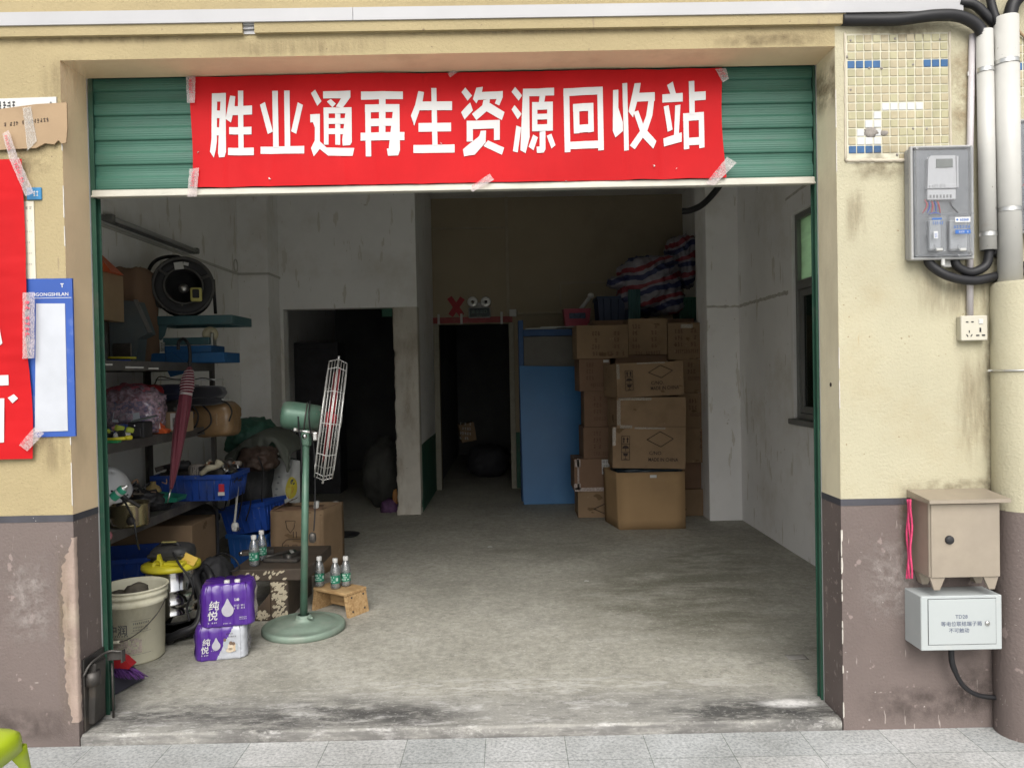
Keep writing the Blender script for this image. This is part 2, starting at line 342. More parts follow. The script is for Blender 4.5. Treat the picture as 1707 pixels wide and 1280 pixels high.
# ------------------------------------------------------------------ ground materials
def make_floor_mat():
    m = bpy.data.materials.new('concrete_floor'); m.use_nodes = True; t = m.node_tree; N = t.nodes; L = t.links; b = N['Principled BSDF']
    tc = N.new('ShaderNodeTexCoord')
    def nz(scale, det, st=(1,1,1), ro=.6, dist=0):
        mp = N.new('ShaderNodeMapping'); mp.inputs['Scale'].default_value = st; L.new(tc.outputs['Object'], mp.inputs[0])
        n = N.new('ShaderNodeTexNoise'); n.inputs['Scale'].default_value = scale; n.inputs['Detail'].default_value = det; n.inputs['Roughness'].default_value = ro; n.inputs['Distortion'].default_value = dist
        L.new(mp.outputs[0], n.inputs['Vector']); return n.outputs[0]
    def rmp(s, *st):
        r = N.new('ShaderNodeValToRGB'); e = r.color_ramp.elements
        while len(e) < len(st): e.new(.5)
        for k, (p, c) in enumerate(st):
            e[k].position = p; e[k].color = (*(c if isinstance(c, tuple) else (c,c,c)), 1)
        L.new(s, r.inputs[0]); return r.outputs[0]
    def mix(f, a, c, mode='MIX'):
        x = N.new('ShaderNodeMix'); x.data_type = 'RGBA'; x.blend_type = mode; L.new(f, x.inputs[0])
        for i_, v in ((6,a),(7,c)):
            if isinstance(v, tuple): x.inputs[i_].default_value = (*v,1)
            else: L.new(v, x.inputs[i_])
        return x.outputs[2]
    def mul(a, c):
        x = N.new('ShaderNodeMath'); x.operation = 'MULTIPLY'; L.new(a, x.inputs[0])
        if isinstance(c, (int, float)): x.inputs[1].default_value = c
        else: L.new(c, x.inputs[1])
        return x.outputs[0]
    base = rmp(nz(1.1, 10, ro=.72, dist=.15), (.25,(.25,.24,.205)), (.5,(.36,.35,.305)), (.78,(.48,.47,.425)))
    fine = rmp(nz(24, 9, (1,1,1), .78), (.3,(.55,.55,.54)), (.7,(1.25,1.24,1.22)))
    one = N.new('ShaderNodeValue'); one.outputs[0].default_value = .85
    c = mix(one.outputs[0], base, fine, 'MULTIPLY')
    # oily stains and paler scuffs
    c = mix(mul(rmp(nz(.75, 8, (1,1.2,1), .68, .4), (.52,0.), (.70,1.)), .45), c, (.12,.115,.10))
    c = mix(mul(rmp(nz(3.4, 10, (.85,1,1), .78, .2), (.58,0.), (.70,1.)), .55), c, (.47,.455,.42))
    c = mix(mul(rmp(nz(9, 5, (.45,1,1), .6, .4), (.66,0.), (.72,1.)), .5), c, (.07,.065,.06))
    # brush streaks left by sweeping and trolley wheels
    c = mix(mul(rmp(nz(9, 6, (.5,1.3,1), .75, .3), (.62,0.), (.69,1.)), .3), c, (.46,.44,.4))
    # the doorway strip, ground black by tyres and dusted white along the worn edge
    sx = N.new('ShaderNodeSeparateXYZ'); L.new(tc.outputs['Object'], sx.inputs[0])
    def band(lo, hi):
        r = N.new('ShaderNodeMapRange'); r.interpolation_type = 'SMOOTHSTEP'; r.inputs[1].default_value = lo; r.inputs[2].default_value = hi; r.inputs[3].default_value = 1; r.inputs[4].default_value = 0
        L.new(sx.outputs[1], r.inputs[0]); return r.outputs[0]
    nb = band(.16, .42)
    c = mix(mul(nb, .55), c, (.33,.325,.31))
    big = rmp(nz(1.1, 3, (1,2,1), .5), (.42,0.), (.58,1.))
    c = mix(mul(mul(mul(nb, big), rmp(nz(15, 9, (.5,1.5,1), .75, .2), (.40,0.), (.56,1.))), .85), c, (.05,.048,.047))
    c = mix(mul(mul(nb, rmp(nz(6, 9, (.35,2,1), .75, .2), (.52,0.), (.64,1.))), .7), c, (.11,.105,.10))
    c = mix(mul(mul(nb, rmp(nz(9, 9, (.5,1.6,1), .78, .2), (.53,0.), (.64,1.))), .75), c, (.60,.59,.57))
    # oil and tyre stains lying where they were spilt
    def spot(cx, cy, rx, ry, col, amt, sc_=5, lo=.40, hi=.58, st=(.6,1.4,1)):
        mp = N.new('ShaderNodeMapping'); mp.vector_type = 'POINT'; mp.inputs['Location'].default_value = (-cx/rx, -cy/ry, 0); mp.inputs['Scale'].default_value = (1/rx, 1/ry, 0); L.new(tc.outputs['Object'], mp.inputs[0])
        ln_ = N.new('ShaderNodeVectorMath'); ln_.operation = 'LENGTH'; L.new(mp.outputs[0], ln_.inputs[0])
        r_ = N.new('ShaderNodeMapRange'); r_.interpolation_type = 'SMOOTHSTEP'; r_.inputs[1].default_value = .35; r_.inputs[2].default_value = 1.15; r_.inputs[3].default_value = 1; r_.inputs[4].default_value = 0; L.new(ln_.outputs['Value'], r_.inputs[0])
        return mix(mul(mul(r_.outputs[0], rmp(nz(sc_, 9, st, .72, .3), (lo,0.), (hi,1.))), amt), c, col)
    c = spot(1.05, 1.75, .85, 1.1, (.125,.12,.09), .9, 4.2, .33, .58)
    c = spot(.25, 3.1, .95, .6, (.15,.145,.115), .55, 3.6, .38, .62)
    c = spot(-.2, 2.0, .7, .5, (.20,.195,.165), .5, 4, .42, .62)
    c = spot(1.5, 2.6, .6, .8, (.13,.125,.095), .7, 6, .38, .58)
    c = spot(.98, .11, .50, .13, (.04,.04,.04), .85, 14, .34, .52, (.5,1.6,1))
    c = spot(-.55, .13, .5, .10, (.07,.068,.066), .75, 16, .40, .56, (.5,1.6,1))
    c = spot(-1.35, .15, .4, .10, (.07,.068,.066), .75, 16, .40, .56, (.5,1.6,1))
    c = spot(1.2, .17, .16, .05, (.72,.71,.69), .9, 20, .36, .56)
    c = spot(.1, .40, 1.3, .14, (.62,.61,.58), .5, 16, .46, .60, (.4,1.6,1))
    # gritty grain and short scrapes
    c = mix(mul(rmp(nz(70, 4, (.7,1,1), .7), (.56,0.), (.66,1.)), .35), c, (.62,.61,.57))
    c = mix(mul(rmp(nz(52, 5, (.7,1,1), .7), (.58,0.), (.66,1.)), .45), c, (.11,.105,.09))
    # the riser of the step is dark along its worn top
    r_ = N.new('ShaderNodeMapRange'); r_.inputs[1].default_value = .006; r_.inputs[2].default_value = .012; r_.inputs[3].default_value = 1; r_.inputs[4].default_value = 0; L.new(sx.outputs[1], r_.inputs[0])
    c = mix(mul(mul(r_.outputs[0], rmp(nz(4, 6, (1,1,6), .7), (.40,.25), (.58,1.))), .8), c, (.11,.105,.10))
    L.new(c, b.inputs['Base Color'])
    L.new(rmp(nz(2.2, 6), (.3,.62), (.7,.85)), b.inputs['Roughness'])
    b.inputs['Specular IOR Level'].default_value = .3
    bp = N.new('ShaderNodeBump'); bp.inputs['Strength'].default_value = .35; bp.inputs['Distance'].default_value = .006
    L.new(nz(22, 8, ro=.7), bp.inputs['Height']); L.new(bp.outputs[0], b.inputs['Normal']); return m
def make_pave_mat():
    m = bpy.data.materials.new('granite_slabs'); m.use_nodes = True; t = m.node_tree; N = t.nodes; L = t.links; b = N['Principled BSDF']
    tc = N.new('ShaderNodeTexCoord')
    mp = N.new('ShaderNodeMapping'); mp.inputs['Location'].default_value = (-.197,.195,0); L.new(tc.outputs['Object'], mp.inputs[0])
    br = N.new('ShaderNodeTexBrick'); br.offset = 0; br.inputs['Scale'].default_value = 1; br.inputs['Brick Width'].default_value = .325; br.inputs['Row Height'].default_value = .6
    br.inputs['Mortar Size'].default_value = .0018; br.inputs['Mortar Smooth'].default_value = .3; br.inputs['Color1'].default_value = (.86,.88,.88,1); br.inputs['Color2'].default_value = (1.03,1.02,1.01,1); br.inputs['Mortar'].default_value = (.45,.49,.45,1)
    L.new(mp.outputs[0], br.inputs['Vector'])
    def nz(s, d, r_=.6):
        n = N.new('ShaderNodeTexNoise'); n.inputs['Scale'].default_value = s; n.inputs['Detail'].default_value = d; n.inputs['Roughness'].default_value = r_; L.new(tc.outputs['Object'], n.inputs['Vector']); return n.outputs[0]
    r = N.new('ShaderNodeValToRGB'); e = r.color_ramp.elements; e.new(.5)
    for k, (p, c) in enumerate([(.34,(.30,.31,.31)), (.5,(.44,.445,.445)), (.66,(.56,.56,.56))]): e[k].position = p; e[k].color = (*c,1)
    L.new(nz(75, 3, .7), r.inputs[0])
    r2 = N.new('ShaderNodeValToRGB'); r2.color_ramp.elements[0].position = .3; r2.color_ramp.elements[0].color = (.72,.72,.7,1); r2.color_ramp.elements[1].position = .7; r2.color_ramp.elements[1].color = (1.1,1.1,1.1,1)
    L.new(nz(2.3, 7), r2.inputs[0])
    def mul(a, c):
        x = N.new('ShaderNodeMix'); x.data_type = 'RGBA'; x.blend_type = 'MULTIPLY'; x.inputs[0].default_value = 1; L.new(a, x.inputs[6]); L.new(c, x.inputs[7]); return x.outputs[2]
    L.new(mul(mul(r.outputs[0], r2.outputs[0]), br.outputs['Color']), b.inputs['Base Color']); b.inputs['Roughness'].default_value = .75
    bp = N.new('ShaderNodeBump'); bp.invert = True; bp.inputs['Strength'].default_value = .6; bp.inputs['Distance'].default_value = .004; L.new(br.outputs['Fac'], bp.inputs['Height'])
    bp2 = N.new('ShaderNodeBump'); bp2.inputs['Strength'].default_value = .3; bp2.inputs['Distance'].default_value = .003; L.new(nz(90,3), bp2.inputs['Height']); L.new(bp.outputs[0], bp2.inputs['Normal'])
    L.new(bp2.outputs[0], b.inputs['Normal']); return m
def make_wood_mat():
    m = bpy.data.materials.new('pine_board'); m.use_nodes = True; t = m.node_tree; N = t.nodes; L = t.links; b = N['Principled BSDF']
    tc = N.new('ShaderNodeTexCoord'); mp = N.new('ShaderNodeMapping'); mp.inputs['Scale'].default_value = (1.2,9,9); L.new(tc.outputs['Object'], mp.inputs[0])
    w_ = N.new('ShaderNodeTexNoise'); w_.inputs['Scale'].default_value = 5; w_.inputs['Detail'].default_value = 5; w_.inputs['Distortion'].default_value = 1.2; L.new(mp.outputs[0], w_.inputs['Vector'])
    r = N.new('ShaderNodeValToRGB'); r.color_ramp.elements[0].position = .32; r.color_ramp.elements[1].position = .68
    r.color_ramp.elements[0].color = (.30,.175,.075,1); r.color_ramp.elements[1].color = (.50,.34,.17,1)
    L.new(w_.outputs[0], r.inputs[0]); L.new(r.outputs[0], b.inputs['Base Color']); b.inputs['Roughness'].default_value = .6; return m
m_floor = make_floor_mat(); m_pave = make_pave_mat(); m_wood = make_wood_mat()

# ------------------------------------------------------------------ ground
mb = MB(); mb.grid(60, 60, lambda u, v: Vector((-40+80*u, -60+60.0*v, PZ)))
for k in range(4): mb.add([(-600,-600,PZ-.01),(600,-600,PZ-.01),(600,600,PZ-.01),(-600,600,PZ-.01)], [(0,1,2,3)]) if k == 0 else None
tag(build('pavement', mb, m_pave), 'pale speckled granite slabs in front of the shop', 'pavement', kind='structure')
OL, OR, OT = -1.81, 1.357, 2.806       # opening: left, right, top
def edge_jit(x): return .006*mnoise.noise(Vector((x*9, 2, 0))) + .004*mnoise.noise(Vector((x*31, 5, 0)))
mb = MB()
def ff(u, v):
    x = OL+.004 + (OR-OL-.008)*u
    if v == 0: return Vector((x, .004+edge_jit(x), PZ-.02))
    if v < .05: return Vector((x, .003+edge_jit(x), FZ-.012+.004*mnoise.noise(Vector((x*17,1,3)))))
    y = .012 + .188*max(0, v-.06)/.94
    return Vector((x, y+(edge_jit(x) if v < .2 else 0), FZ+.002*mnoise.noise(Vector((x*5, y*9, 0)))))
NV = 24
mb.grid(160, NV, lambda u, v: ff(u, 0 if v == 0 else (.03 if v < 1.5/NV else v)))
mb.grid(60, 90, lambda u, v: Vector((-2.74+5.05*u, .20+11*v, FZ+(.0025*mnoise.noise(Vector((u*20, v*40, 0))) if v > 0 else .002*mnoise.noise(Vector(((-2.74+5.05*u)*5, 1.8, 0)))))))
tag(build('floor', mb, m_floor), 'stained concrete floor of the shop with a worn threshold', 'floor', kind='structure')

# ------------------------------------------------------------------ the building
B = thing('shop_building', 'cream and plum plastered shop building with an open bay and white inner walls', 'building', (0,0,0))
BT = .935
T = .19
mb = MB()
def wbox(x0, x1, y0, y1, z0, z1, side=None, mi=1):
    o = len(mb.m); mb.box(x0, x1, y0, y1, z0, z1)
    if side is not None: mb.m[o+side] = mi
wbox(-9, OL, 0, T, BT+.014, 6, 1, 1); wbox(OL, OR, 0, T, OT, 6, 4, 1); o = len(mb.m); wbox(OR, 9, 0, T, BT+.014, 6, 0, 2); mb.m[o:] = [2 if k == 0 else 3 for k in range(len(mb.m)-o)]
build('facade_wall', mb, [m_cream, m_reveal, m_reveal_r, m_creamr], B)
mb = MB(); mb.box(-9, OL, 0, T, -.3, BT-.014); mb.box(OR, 9, 0, T, -.3, BT-.014); build('plinth', mb, m_plum, B)
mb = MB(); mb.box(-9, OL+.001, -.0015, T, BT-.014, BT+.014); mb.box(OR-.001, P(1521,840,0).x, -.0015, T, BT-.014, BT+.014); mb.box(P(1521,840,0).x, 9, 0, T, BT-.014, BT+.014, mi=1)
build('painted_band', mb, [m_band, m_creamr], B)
# chipped corners and the plaster patch
rg = random.Random(3); mb = MB()
for x, s in ((OL, -1), (OR, 1)):
    z = .04
    while z < BT-.02:
        h = rg.uniform(.015, .07)
        if rg.random() < (.4 if s > 0 else .22):
            w_ = rg.choice((.0015, .002, .0025, .003, .006)) if s > 0 else rg.uniform(.003,.008)
            pts = [(x-s*.0022, -.0022, z), (x+s*w_*rg.uniform(.6,1), -.0022, z+h*.1), (x+s*w_, -.0022, z+h*.6), (x+s*w_*rg.uniform(.3,.9), -.0022, z+h), (x-s*.0022, -.0022, z+h)]
            mb.prism(pts, (0,.004,0)); mb.prism([(x-s*.0022, -.0018, z), (x-s*.0022, .004*rg.uniform(.6,1.4), z+h*.3), (x-s*.0022, .004, z+h*.8), (x-s*.0022, -.0018, z+h)], (s*.003,0,0))
        z += h*rg.uniform(.7, 1.3)
    # a faint pale arris above the band
    z = BT+.05
    while z < 2.7:
        h = rg.uniform(.03,.2)
        if rg.random() < .3:
            mb.prism([(x-s*.0012,-.0012,z),(x+s*.003,-.0012,z+.004),(x+s*.0025,-.0012,z+h),(x-s*.0012,-.0012,z+h)], (0,.003,0))
        z += h*1.4
build('chipped_edge', mb, m_chip, B)
mb = MB(); zs = [P(110,y,0).z for y in range(896, 1206, 4)]
lf = []
for i, y in enumerate(range(896, 1206, 4)):
    t = (y-896)/310
    base_px = 121-18*min(1,t*6)+ (12*max(0,t-.25) if t < .8 else 6.6+60*(t-.8))
    lf.append(P(base_px + 5*mnoise.noise(Vector((y*.13,1,0))) + 4*mnoise.noise(Vector((y*.4,7,0))), y, -.003))
n = len(lf)
vs = []; fs = []
for i, p in enumerate(lf):
    q = Vector((OL+.0025, -.003, p.z))
    for k in range(6):
        t = k/5; r_ = p.lerp(q, t); r_.y -= .004*max(0, mnoise.noise(Vector((r_.x*60, r_.z*40, 2))))*(0 < k < 5); vs.append(r_)
    vs.append(Vector((OL+.0025, .02+.008*mnoise.noise(Vector((p.z*30,4,0))), p.z)))
for i in range(n-1):
    for k in range(6): fs.append((i*7+k, i*7+k+1, (i+1)*7+k+1, (i+1)*7+k))
mb.add(vs, fs, 0, True); build('plaster_patch', mb, m_patch, B)
# mosaic tile panels left bare by the plaster
mtile = M('mosaic_tan', (.385,.335,.22), .3, var=.16, vs=14, dirt=(.3,.25,.15), dirt_amt=.35, ds=12)
mtile2 = M('mosaic_olive', (.365,.34,.21), .3, var=.16, vs=14, dirt=(.28,.25,.14), dirt_amt=.35, ds=12)
mtb = M('mosaic_blue', (.03,.10,.23), .25, var=.2, vs=20); mtw = M('mosaic_white', (.52,.53,.53), .35, var=.08, vs=20)
mgrout = M('mosaic_grout', (.56,.54,.43), .9, var=.06); mcem = M('bare_cement', (.24,.22,.20), .95, var=.25, vs=25, bump=.8, bs=60)
def mosaic(name, o, nx, ny, sp, blue, white, gone):
    rg = random.Random(5); pb = MB(); pb.box(o.x-.004, o.x+nx*sp+.004, -.001, .01, o.z-ny*sp-.004, o.z+.004)
    pan = build(name, pb, mgrout, B); tb = MB()
    for j in range(ny):
        for i in range(nx):
            if (i, j) in gone: continue
            mi = 2 if (i,j) in blue else 3 if (i,j) in white else (0 if rg.random() < .55 else 1)
            g = .0026; jx = rg.uniform(-.0007,.0007)
            tb.box(o.x+i*sp+g+jx, o.x+(i+1)*sp-g+jx, -.0042+rg.uniform(0,.0007), .0, o.z-(j+1)*sp+g, o.z-j*sp-g, .0012, mi=mi)
    build('tiles', tb, [mtile, mtile2, mtb, mtw], pan)
    return pan
sp = (P(1580,62,0).x-P(1411,62,0).x)/12
o = P(1411,59,0)
blue = {(i,3) for i in (0,1,2,3,9,10,11)} | {(i,13) for i in range(4)}
white = {(i,8) for i in range(4,9)} | {(3,9),(3,10),(2,10),(1,11),(1,12),(2,12),(3,12),(3,11)}
pan = mosaic('mosaic_panel', o, 12, 15, sp, blue, white, {(2,11)} | {(i,14) for i in range(0,6)})
mb = MB(); mb.blob((o.x+2.75*sp, -.002, o.z-11.5*sp), (.030,.004,.020), .3, 3, 4, sub=3); mb.blob((o.x+4.3*sp, -.002, o.z-11.6*sp), (.018,.004,.012), .3, 3, 8, sub=3)
rg = random.Random(11)
for px, py in ((1418,68),(1492,65),(1567,66),(1522,108),(1449,114),(1470,114),(1522,215),(1545,215),(1496,258),(1418,150),(1412,95)):
    q = P(px,py,-.004); mb.lathe([(0,-.0012),(.0045,-.0012),(.0055,.002)], q, (0,1,0), 10)
build('broken_patch', mb, mcem, pan)
o2 = P(1690,62,0); mosaic('mosaic_panel', o2, 4, 7, sp, {(0,3),(1,3),(2,3)}, set(), set())
# rough plaster lip round the tiles
mb = MB(); rg = random.Random(9)
def lip(a, b, r_, n, seed):
    pts = [a.lerp(b, i/n) + Vector((.004*mnoise.noise(Vector((i*.9,seed,0))), -.002, .004*mnoise.noise(Vector((i*.7,seed,9))))) for i in range(n+1)]
    mb.tube(pts, [r_*(1+.5*mnoise.noise(Vector((i*1.3,seed,3)))) for i in range(n+1)], 6)
lip(P(1582,54,0), P(1584,250,0), .005, 24, 1); lip(P(1409,268,0), P(1518,268,0), .008, 26, 2); lip(P(1408,56,0), P(1409,268,0), .004, 24, 3)
build('plaster_lip', mb, m_chip if False else m_oldplaster, pan)
# rounded pipe casing at the right
c = P(1703,800,-.05); cx = c.x; cr = .105
zt = P(1680,469,-.12).z; zm = P(1680,856,-.15).z
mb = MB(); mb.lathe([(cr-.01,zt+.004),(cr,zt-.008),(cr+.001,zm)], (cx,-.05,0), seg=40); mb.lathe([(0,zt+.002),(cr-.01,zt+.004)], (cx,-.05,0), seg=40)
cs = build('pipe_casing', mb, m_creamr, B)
mb = MB(); mb.lathe([(cr+.001,zm),(cr+.002,PZ-.02)], (cx,-.05,0), seg=40); build('casing_plinth', mb, m_plum, cs)
mb = MB(); zz = P(1660,618,-.1).z
mb.tube([(cx+(cr+.003)*math.cos(a), -.05+(cr+.003)*math.sin(a), zz) for a in [R(170+i*6) for i in range(34)]], .004, 6); mb.obox((cx-cr-.008,-.03,zz),(.02,.012,.008)); build('wire_tie', mb, m_galv, cs)
# holes and bolt mark on the right reveal
mb = MB(); q = WX(1385,641,OR); mb.lathe([(0,-.001),(.008,-.001),(.01,.003)], (OR-.001,q.y,q.z), (1,0,0), 10); build('bolt_hole', mb, m_ink, B)

# ---- inner walls
XL, XR = -2.68, 2.217
YP, YB = 4.78, 6.45
H = 3.7
wy0, wy1 = .75, WX(1318,500,XR).y
wz0, wz1 = WX(1330,701,XR).z, WX(1325,350,XR).z
mb = MB()
mb.box(XL-.15, XL, T, YB+5, -.2, H)                               # left
mb.box(XR, XR+.2, T, wy0, -.2, H); mb.box(XR, XR+.2, wy1, YB+.1, -.2, H); mb.box(XR, XR+.2, wy0, wy1, -.2, wz0); mb.box(XR, XR+.2, wy0, wy1, wz1, H)
mb.box(XL, OL-.001, T, T+.012, -.2, H); mb.box(OR+.001, XR, T, T+.012, -.2, H)
xp0 = P(1181,700,4.15).x
mb.box(xp0, XR, 4.15, 4.56, -.2, H, .006)                          # right pilaster
yl = 4.42; xl = P(448,500,yl).x
mb.box(XL, xl, yl, YP, -.2, H, .006)                                # left pilaster
dx0, dx1, dz = P(474,600,YP).x, P(656,600,YP).x, P(560,514,YP).z
pe = P(697,600,YP).x
mb.box(xl, dx0, YP, YP+.16, -.2, dz+.0); mb.box(XL, pe, YP, YP+.16, dz, H)
mb.box(pe-.11, pe, YP+.16, YB, .75, H)
build('inner_wall', mb, m_inwall, B)
# the ragged pier beside the first doorway
mb = MB()
def pier(u, v):
    z = -.1+(dz+.1)*v; zz_ = z
    per = [(dx1,YP+.16),(dx1,YP),(pe,YP),(pe,YP+.16)]
    s_ = u*3; i = min(2, int(s_)); t_ = s_-i; a_, b_ = per[i], per[i+1]
    x = a_[0]+(b_[0]-a_[0])*t_; y = a_[1]+(b_[1]-a_[1])*t_
    k = .022*max(0,1-abs(u-.333)*5)*(1 if z < 1.75 else .2) + .035*max(0, 1-(z/.25))*(.3+abs(u-.5))
    nn = mnoise.noise(Vector((x*14,y*14,z*9)))+.6*mnoise.noise(Vector((x*40,y*40,z*26)))
    cx_, cy_ = (dx1+pe)/2, YP+.08
    d = Vector((x-cx_, y-cy_,0))
    d = d.normalized() if d.length > 0 else d
    f_ = -k*(.55+nn)
    return Vector((x+d.x*f_, y+d.y*f_, z))
mb.grid(48, 110, pier); build('doorway_pier', mb, M('pier_plaster', (.56,.53,.47), .95, var=.08, vs=5, bump=.9, bs=26, dirt=(.24,.175,.105), dirt_amt=.52, ds=3.6, dstr=(1.6,1,.5), specks=[((.2,.17,.13), 30, .73, (1,1,1))]), B)
mb = MB()
rg = random.Random(2)
pts_t = [(pe+.003, YP+.16+(YB-YP-.16)*i/24, .74+.03*mnoise.noise(Vector((i*.9,3,1)))+.015*mnoise.noise(Vector((i*2.9,3,1)))) for i in range(25)]
mb.prism([(pe+.003, YP+.16, -.1)] + pts_t + [(pe+.003, YB, -.1)], (-.1,0,0))
build('painted_dado', mb, m_greendado, B)
# back wall with the second doorway
b0, b1, bz = P(735,700,YB).x, P(851,700,YB).x, P(790,540,YB).z
mb = MB(); mb.box(pe, b0, YB, YB+.15, -.2, H); mb.box(b1, XR, YB, YB+.15, -.2, H); mb.box(b0, b1, YB, YB+.15, bz, H)
build('back_wall', mb, m_beigewall, B)
mb = MB(); mb.box(b0-.075, b0, YB-.02, YB+.15, -.1, bz+.01, .004); mb.box(b1, b1+.065, YB-.02, YB+.15, -.1, bz+.01, .004)
fr = build('door_frame', mb, M('frame_offwhite', (.33,.31,.25), .7, var=.2, vs=5, dirt=(.1,.1,.08), dirt_amt=.4, ds=5), B)
mb = MB(); mb.box(b0-.08, b1+.05, YB-.03, YB+.15, bz+.012, bz+.085, .003)
build('red_lintel_strip', mb, M('faded_red', (.27,.05,.05), .6, var=.25, vs=9, dirt=(.3,.2,.18), dirt_amt=.3, ds=12), fr)
for px, y0_, y1_ in ((731,524,541),(769,523,541),(836,520,541)): mb = MB(); q0 = P(px,y0_,YB-.035); mb.box(q0.x-.014, q0.x+.014, YB-.034, YB-.03, P(px,y1_,YB).z, q0.z); build('paper_tab', mb, m_paper, fr)
mb = MB(); mb.box(b1+.066, 1.9, YB-.004, YB, -.1, .74); build('painted_dado', mb, m_greendado, B)
# dark rooms behind both doorways
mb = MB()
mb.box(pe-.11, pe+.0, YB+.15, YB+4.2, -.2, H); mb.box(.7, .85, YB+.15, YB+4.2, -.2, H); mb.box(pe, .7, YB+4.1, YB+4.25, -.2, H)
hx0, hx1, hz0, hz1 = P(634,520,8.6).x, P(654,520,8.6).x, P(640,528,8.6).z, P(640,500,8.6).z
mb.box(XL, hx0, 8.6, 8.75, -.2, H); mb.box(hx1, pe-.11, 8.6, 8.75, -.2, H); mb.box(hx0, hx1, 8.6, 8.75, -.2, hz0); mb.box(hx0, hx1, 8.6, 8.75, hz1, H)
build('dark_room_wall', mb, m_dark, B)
mb = MB(); mb.box(hx0-.01, hx1+.01, 8.66, 8.664, hz0-.01, hz1+.01); build('small_pane', mb, glassy('small_pane_green', (.10,.15,.12), .1, .1), B)
mb = MB(); mb.box(XL-.2, XR+.25, T, YB+4.4, H, H+.2); build('ceiling', mb, m_ceil, B)
# seam where the lower coat of render starts, and the pilaster's
mb = MB()
def seam(a, b, nrm, w0, n, seed):
    a = Vector(a); b = Vector(b); nrm = Vector(nrm); up_ = []; dn = []
    for i in range(n+1):
        p = a.lerp(b, i/n)+nrm*.0015
        up_.append(p+Vector((0,0,w0*(.5+.5*mnoise.noise(Vector((i*.55,seed,1))))))); dn.append(p-Vector((0,0,w0*(.5+.6*mnoise.noise(Vector((i*.45,seed,6)))))))
    mb.prism(up_+dn[::-1], -nrm*.003)
seam((XR,4.14,2.09),(XR,wy1+.05,2.09),(-1,0,0),.028,40,3); seam((xp0,4.15,2.09),(XR,4.15,2.085),(0,-1,0),.02,14,5)
seam((XR,wy1+.08,wz1+.12),(XR,wy0,wz1+.22),(-1,0,0),.02,30,8)
build('plaster_seam', mb, M('seam_grey', (.52,.5,.46), .95, var=.2, vs=20), B)
# window in the right wall
mb = MB()
def wframe(y0, y1, z0, z1, t, d0=.02, d1=.09, bmb=None):
    g = bmb or mb
    g.box(XR+d0, XR+d1, y0, y0+t, z0, z1, .003); g.box(XR+d0, XR+d1, y1-t, y1, z0, z1, .003); g.box(XR+d0, XR+d1, y0+t, y1-t, z0, z0+t, .003); g.box(XR+d0, XR+d1, y0+t, y1-t, z1-t, z1, .003)
ztr = WX(1345,470,XR).z
wframe(wy0, wy1-.05, wz0+.012, wz1-.03, .045); mb.box(XR+.015, XR+.095, wy0+.045, wy1-.095, ztr-.035, ztr+.035, .003); ym = (wy0+wy1)/2; mb.box(XR+.02, XR+.09, ym-.02, ym+.02, wz0+.06, ztr-.035, .003)
m_alu = M('window_frame_grey', (.22,.225,.215), .45, .3, var=.1)
win = build('window', mb, m_alu, B)
mb = MB(); wframe(wy1-.75, wy1-.09, wz0+.06, ztr-.037, .05, .035, .07, mb); build('sash', mb, m_alu, win)
m_glassg = bpy.data.materials.new('frosted_green_glass'); m_glassg.use_nodes = True
_t = m_glassg.node_tree; _N = _t.nodes; _L = _t.links
for _n in list(_N): _N.remove(_n)
_o = _N.new('ShaderNodeOutputMaterial'); _a = _N.new('ShaderNodeBsdfTransparent'); _a.inputs[0].default_value = (.82,.97,.78,1); _b = _N.new('ShaderNodeBsdfTranslucent'); _b.inputs[0].default_value = (.68,.88,.62,1)
_m = _N.new('ShaderNodeMixShader'); _nz = _N.new('ShaderNodeTexNoise'); _nz.inputs['Scale'].default_value = 5; _L.new(_nz.outputs[0], _m.inputs[0]); _L.new(_a.outputs[0], _m.inputs[1]); _L.new(_b.outputs[0], _m.inputs[2]); _L.new(_m.outputs[0], _o.inputs[0])
m_glassd = glassy('window_glass_dark', (.16,.20,.17), .12, .04)
mb = MB(); mb.box(XR+.05, XR+.054, wy0+.045, wy1-.095, ztr+.035, wz1-.075); build('pane', mb, m_glassg, win)
mb = MB(); mb.box(XR+.05, XR+.054, wy0+.045, wy1-.14, wz0+.1, ztr-.085); build('pane', mb, m_glassd, win, label='dark lower pane')
mb = MB(); mb.box(XR-.035, XR+.2, wy0, wy1, wz0-.03, wz0+.01, .004); build('sill', mb, m_alu, win)
mb = MB(); mb.box(XR-.004, XR+.19, wy1-.05, wy1, wz0+.012, wz1, .004); mb.box(XR-.004, XR+.19, wy0, wy1-.05, wz1-.03, wz1, .004); build('surround', mb, m_inwall, win)
# hedge outside the window: foliage lit by the sky
rg = random.Random(4); mb = MB()
hd = thing('shrub', 'green leafy shrub outside behind the upper window pane', 'shrub', (XR+2.6, wy0+1.2, 0))
for i in range(2200):
    q = Vector((XR+2.2+rg.random()*1.1, wy0-1.0+rg.random()*6, .2+rg.random()*2.5))
    if mnoise.noise(q*1.7) < -.15: continue
    a = Vector((rg.uniform(-1,1), rg.uniform(-1,1), rg.uniform(-1,1))).normalized(); b_ = a.orthogonal().normalized(); s_ = rg.uniform(.05,.11)
    mb.add([q-a*s_, q+b_*s_*.4, q+a*s_, q-b_*s_*.4], [(0,1,2,3)])
build('crown', mb, M('leaf_green', (.10,.19,.05), .5, var=.5, vs=4), hd)
mb = MB()
for k in range(4): y = wy0-.4+k*1.2; mb.tube(bez([(XR+2.7,y,-.05),(XR+2.75,y+.1,.8),(XR+2.6,y-.05,1.6),(XR+2.8,y+.1,2.4)],5), [.05-.002*i for i in range(16)], 8)
build('trunk', mb, M('bark', (.1,.075,.05), .9, var=.3, vs=20, bump=.5, bs=40), hd)
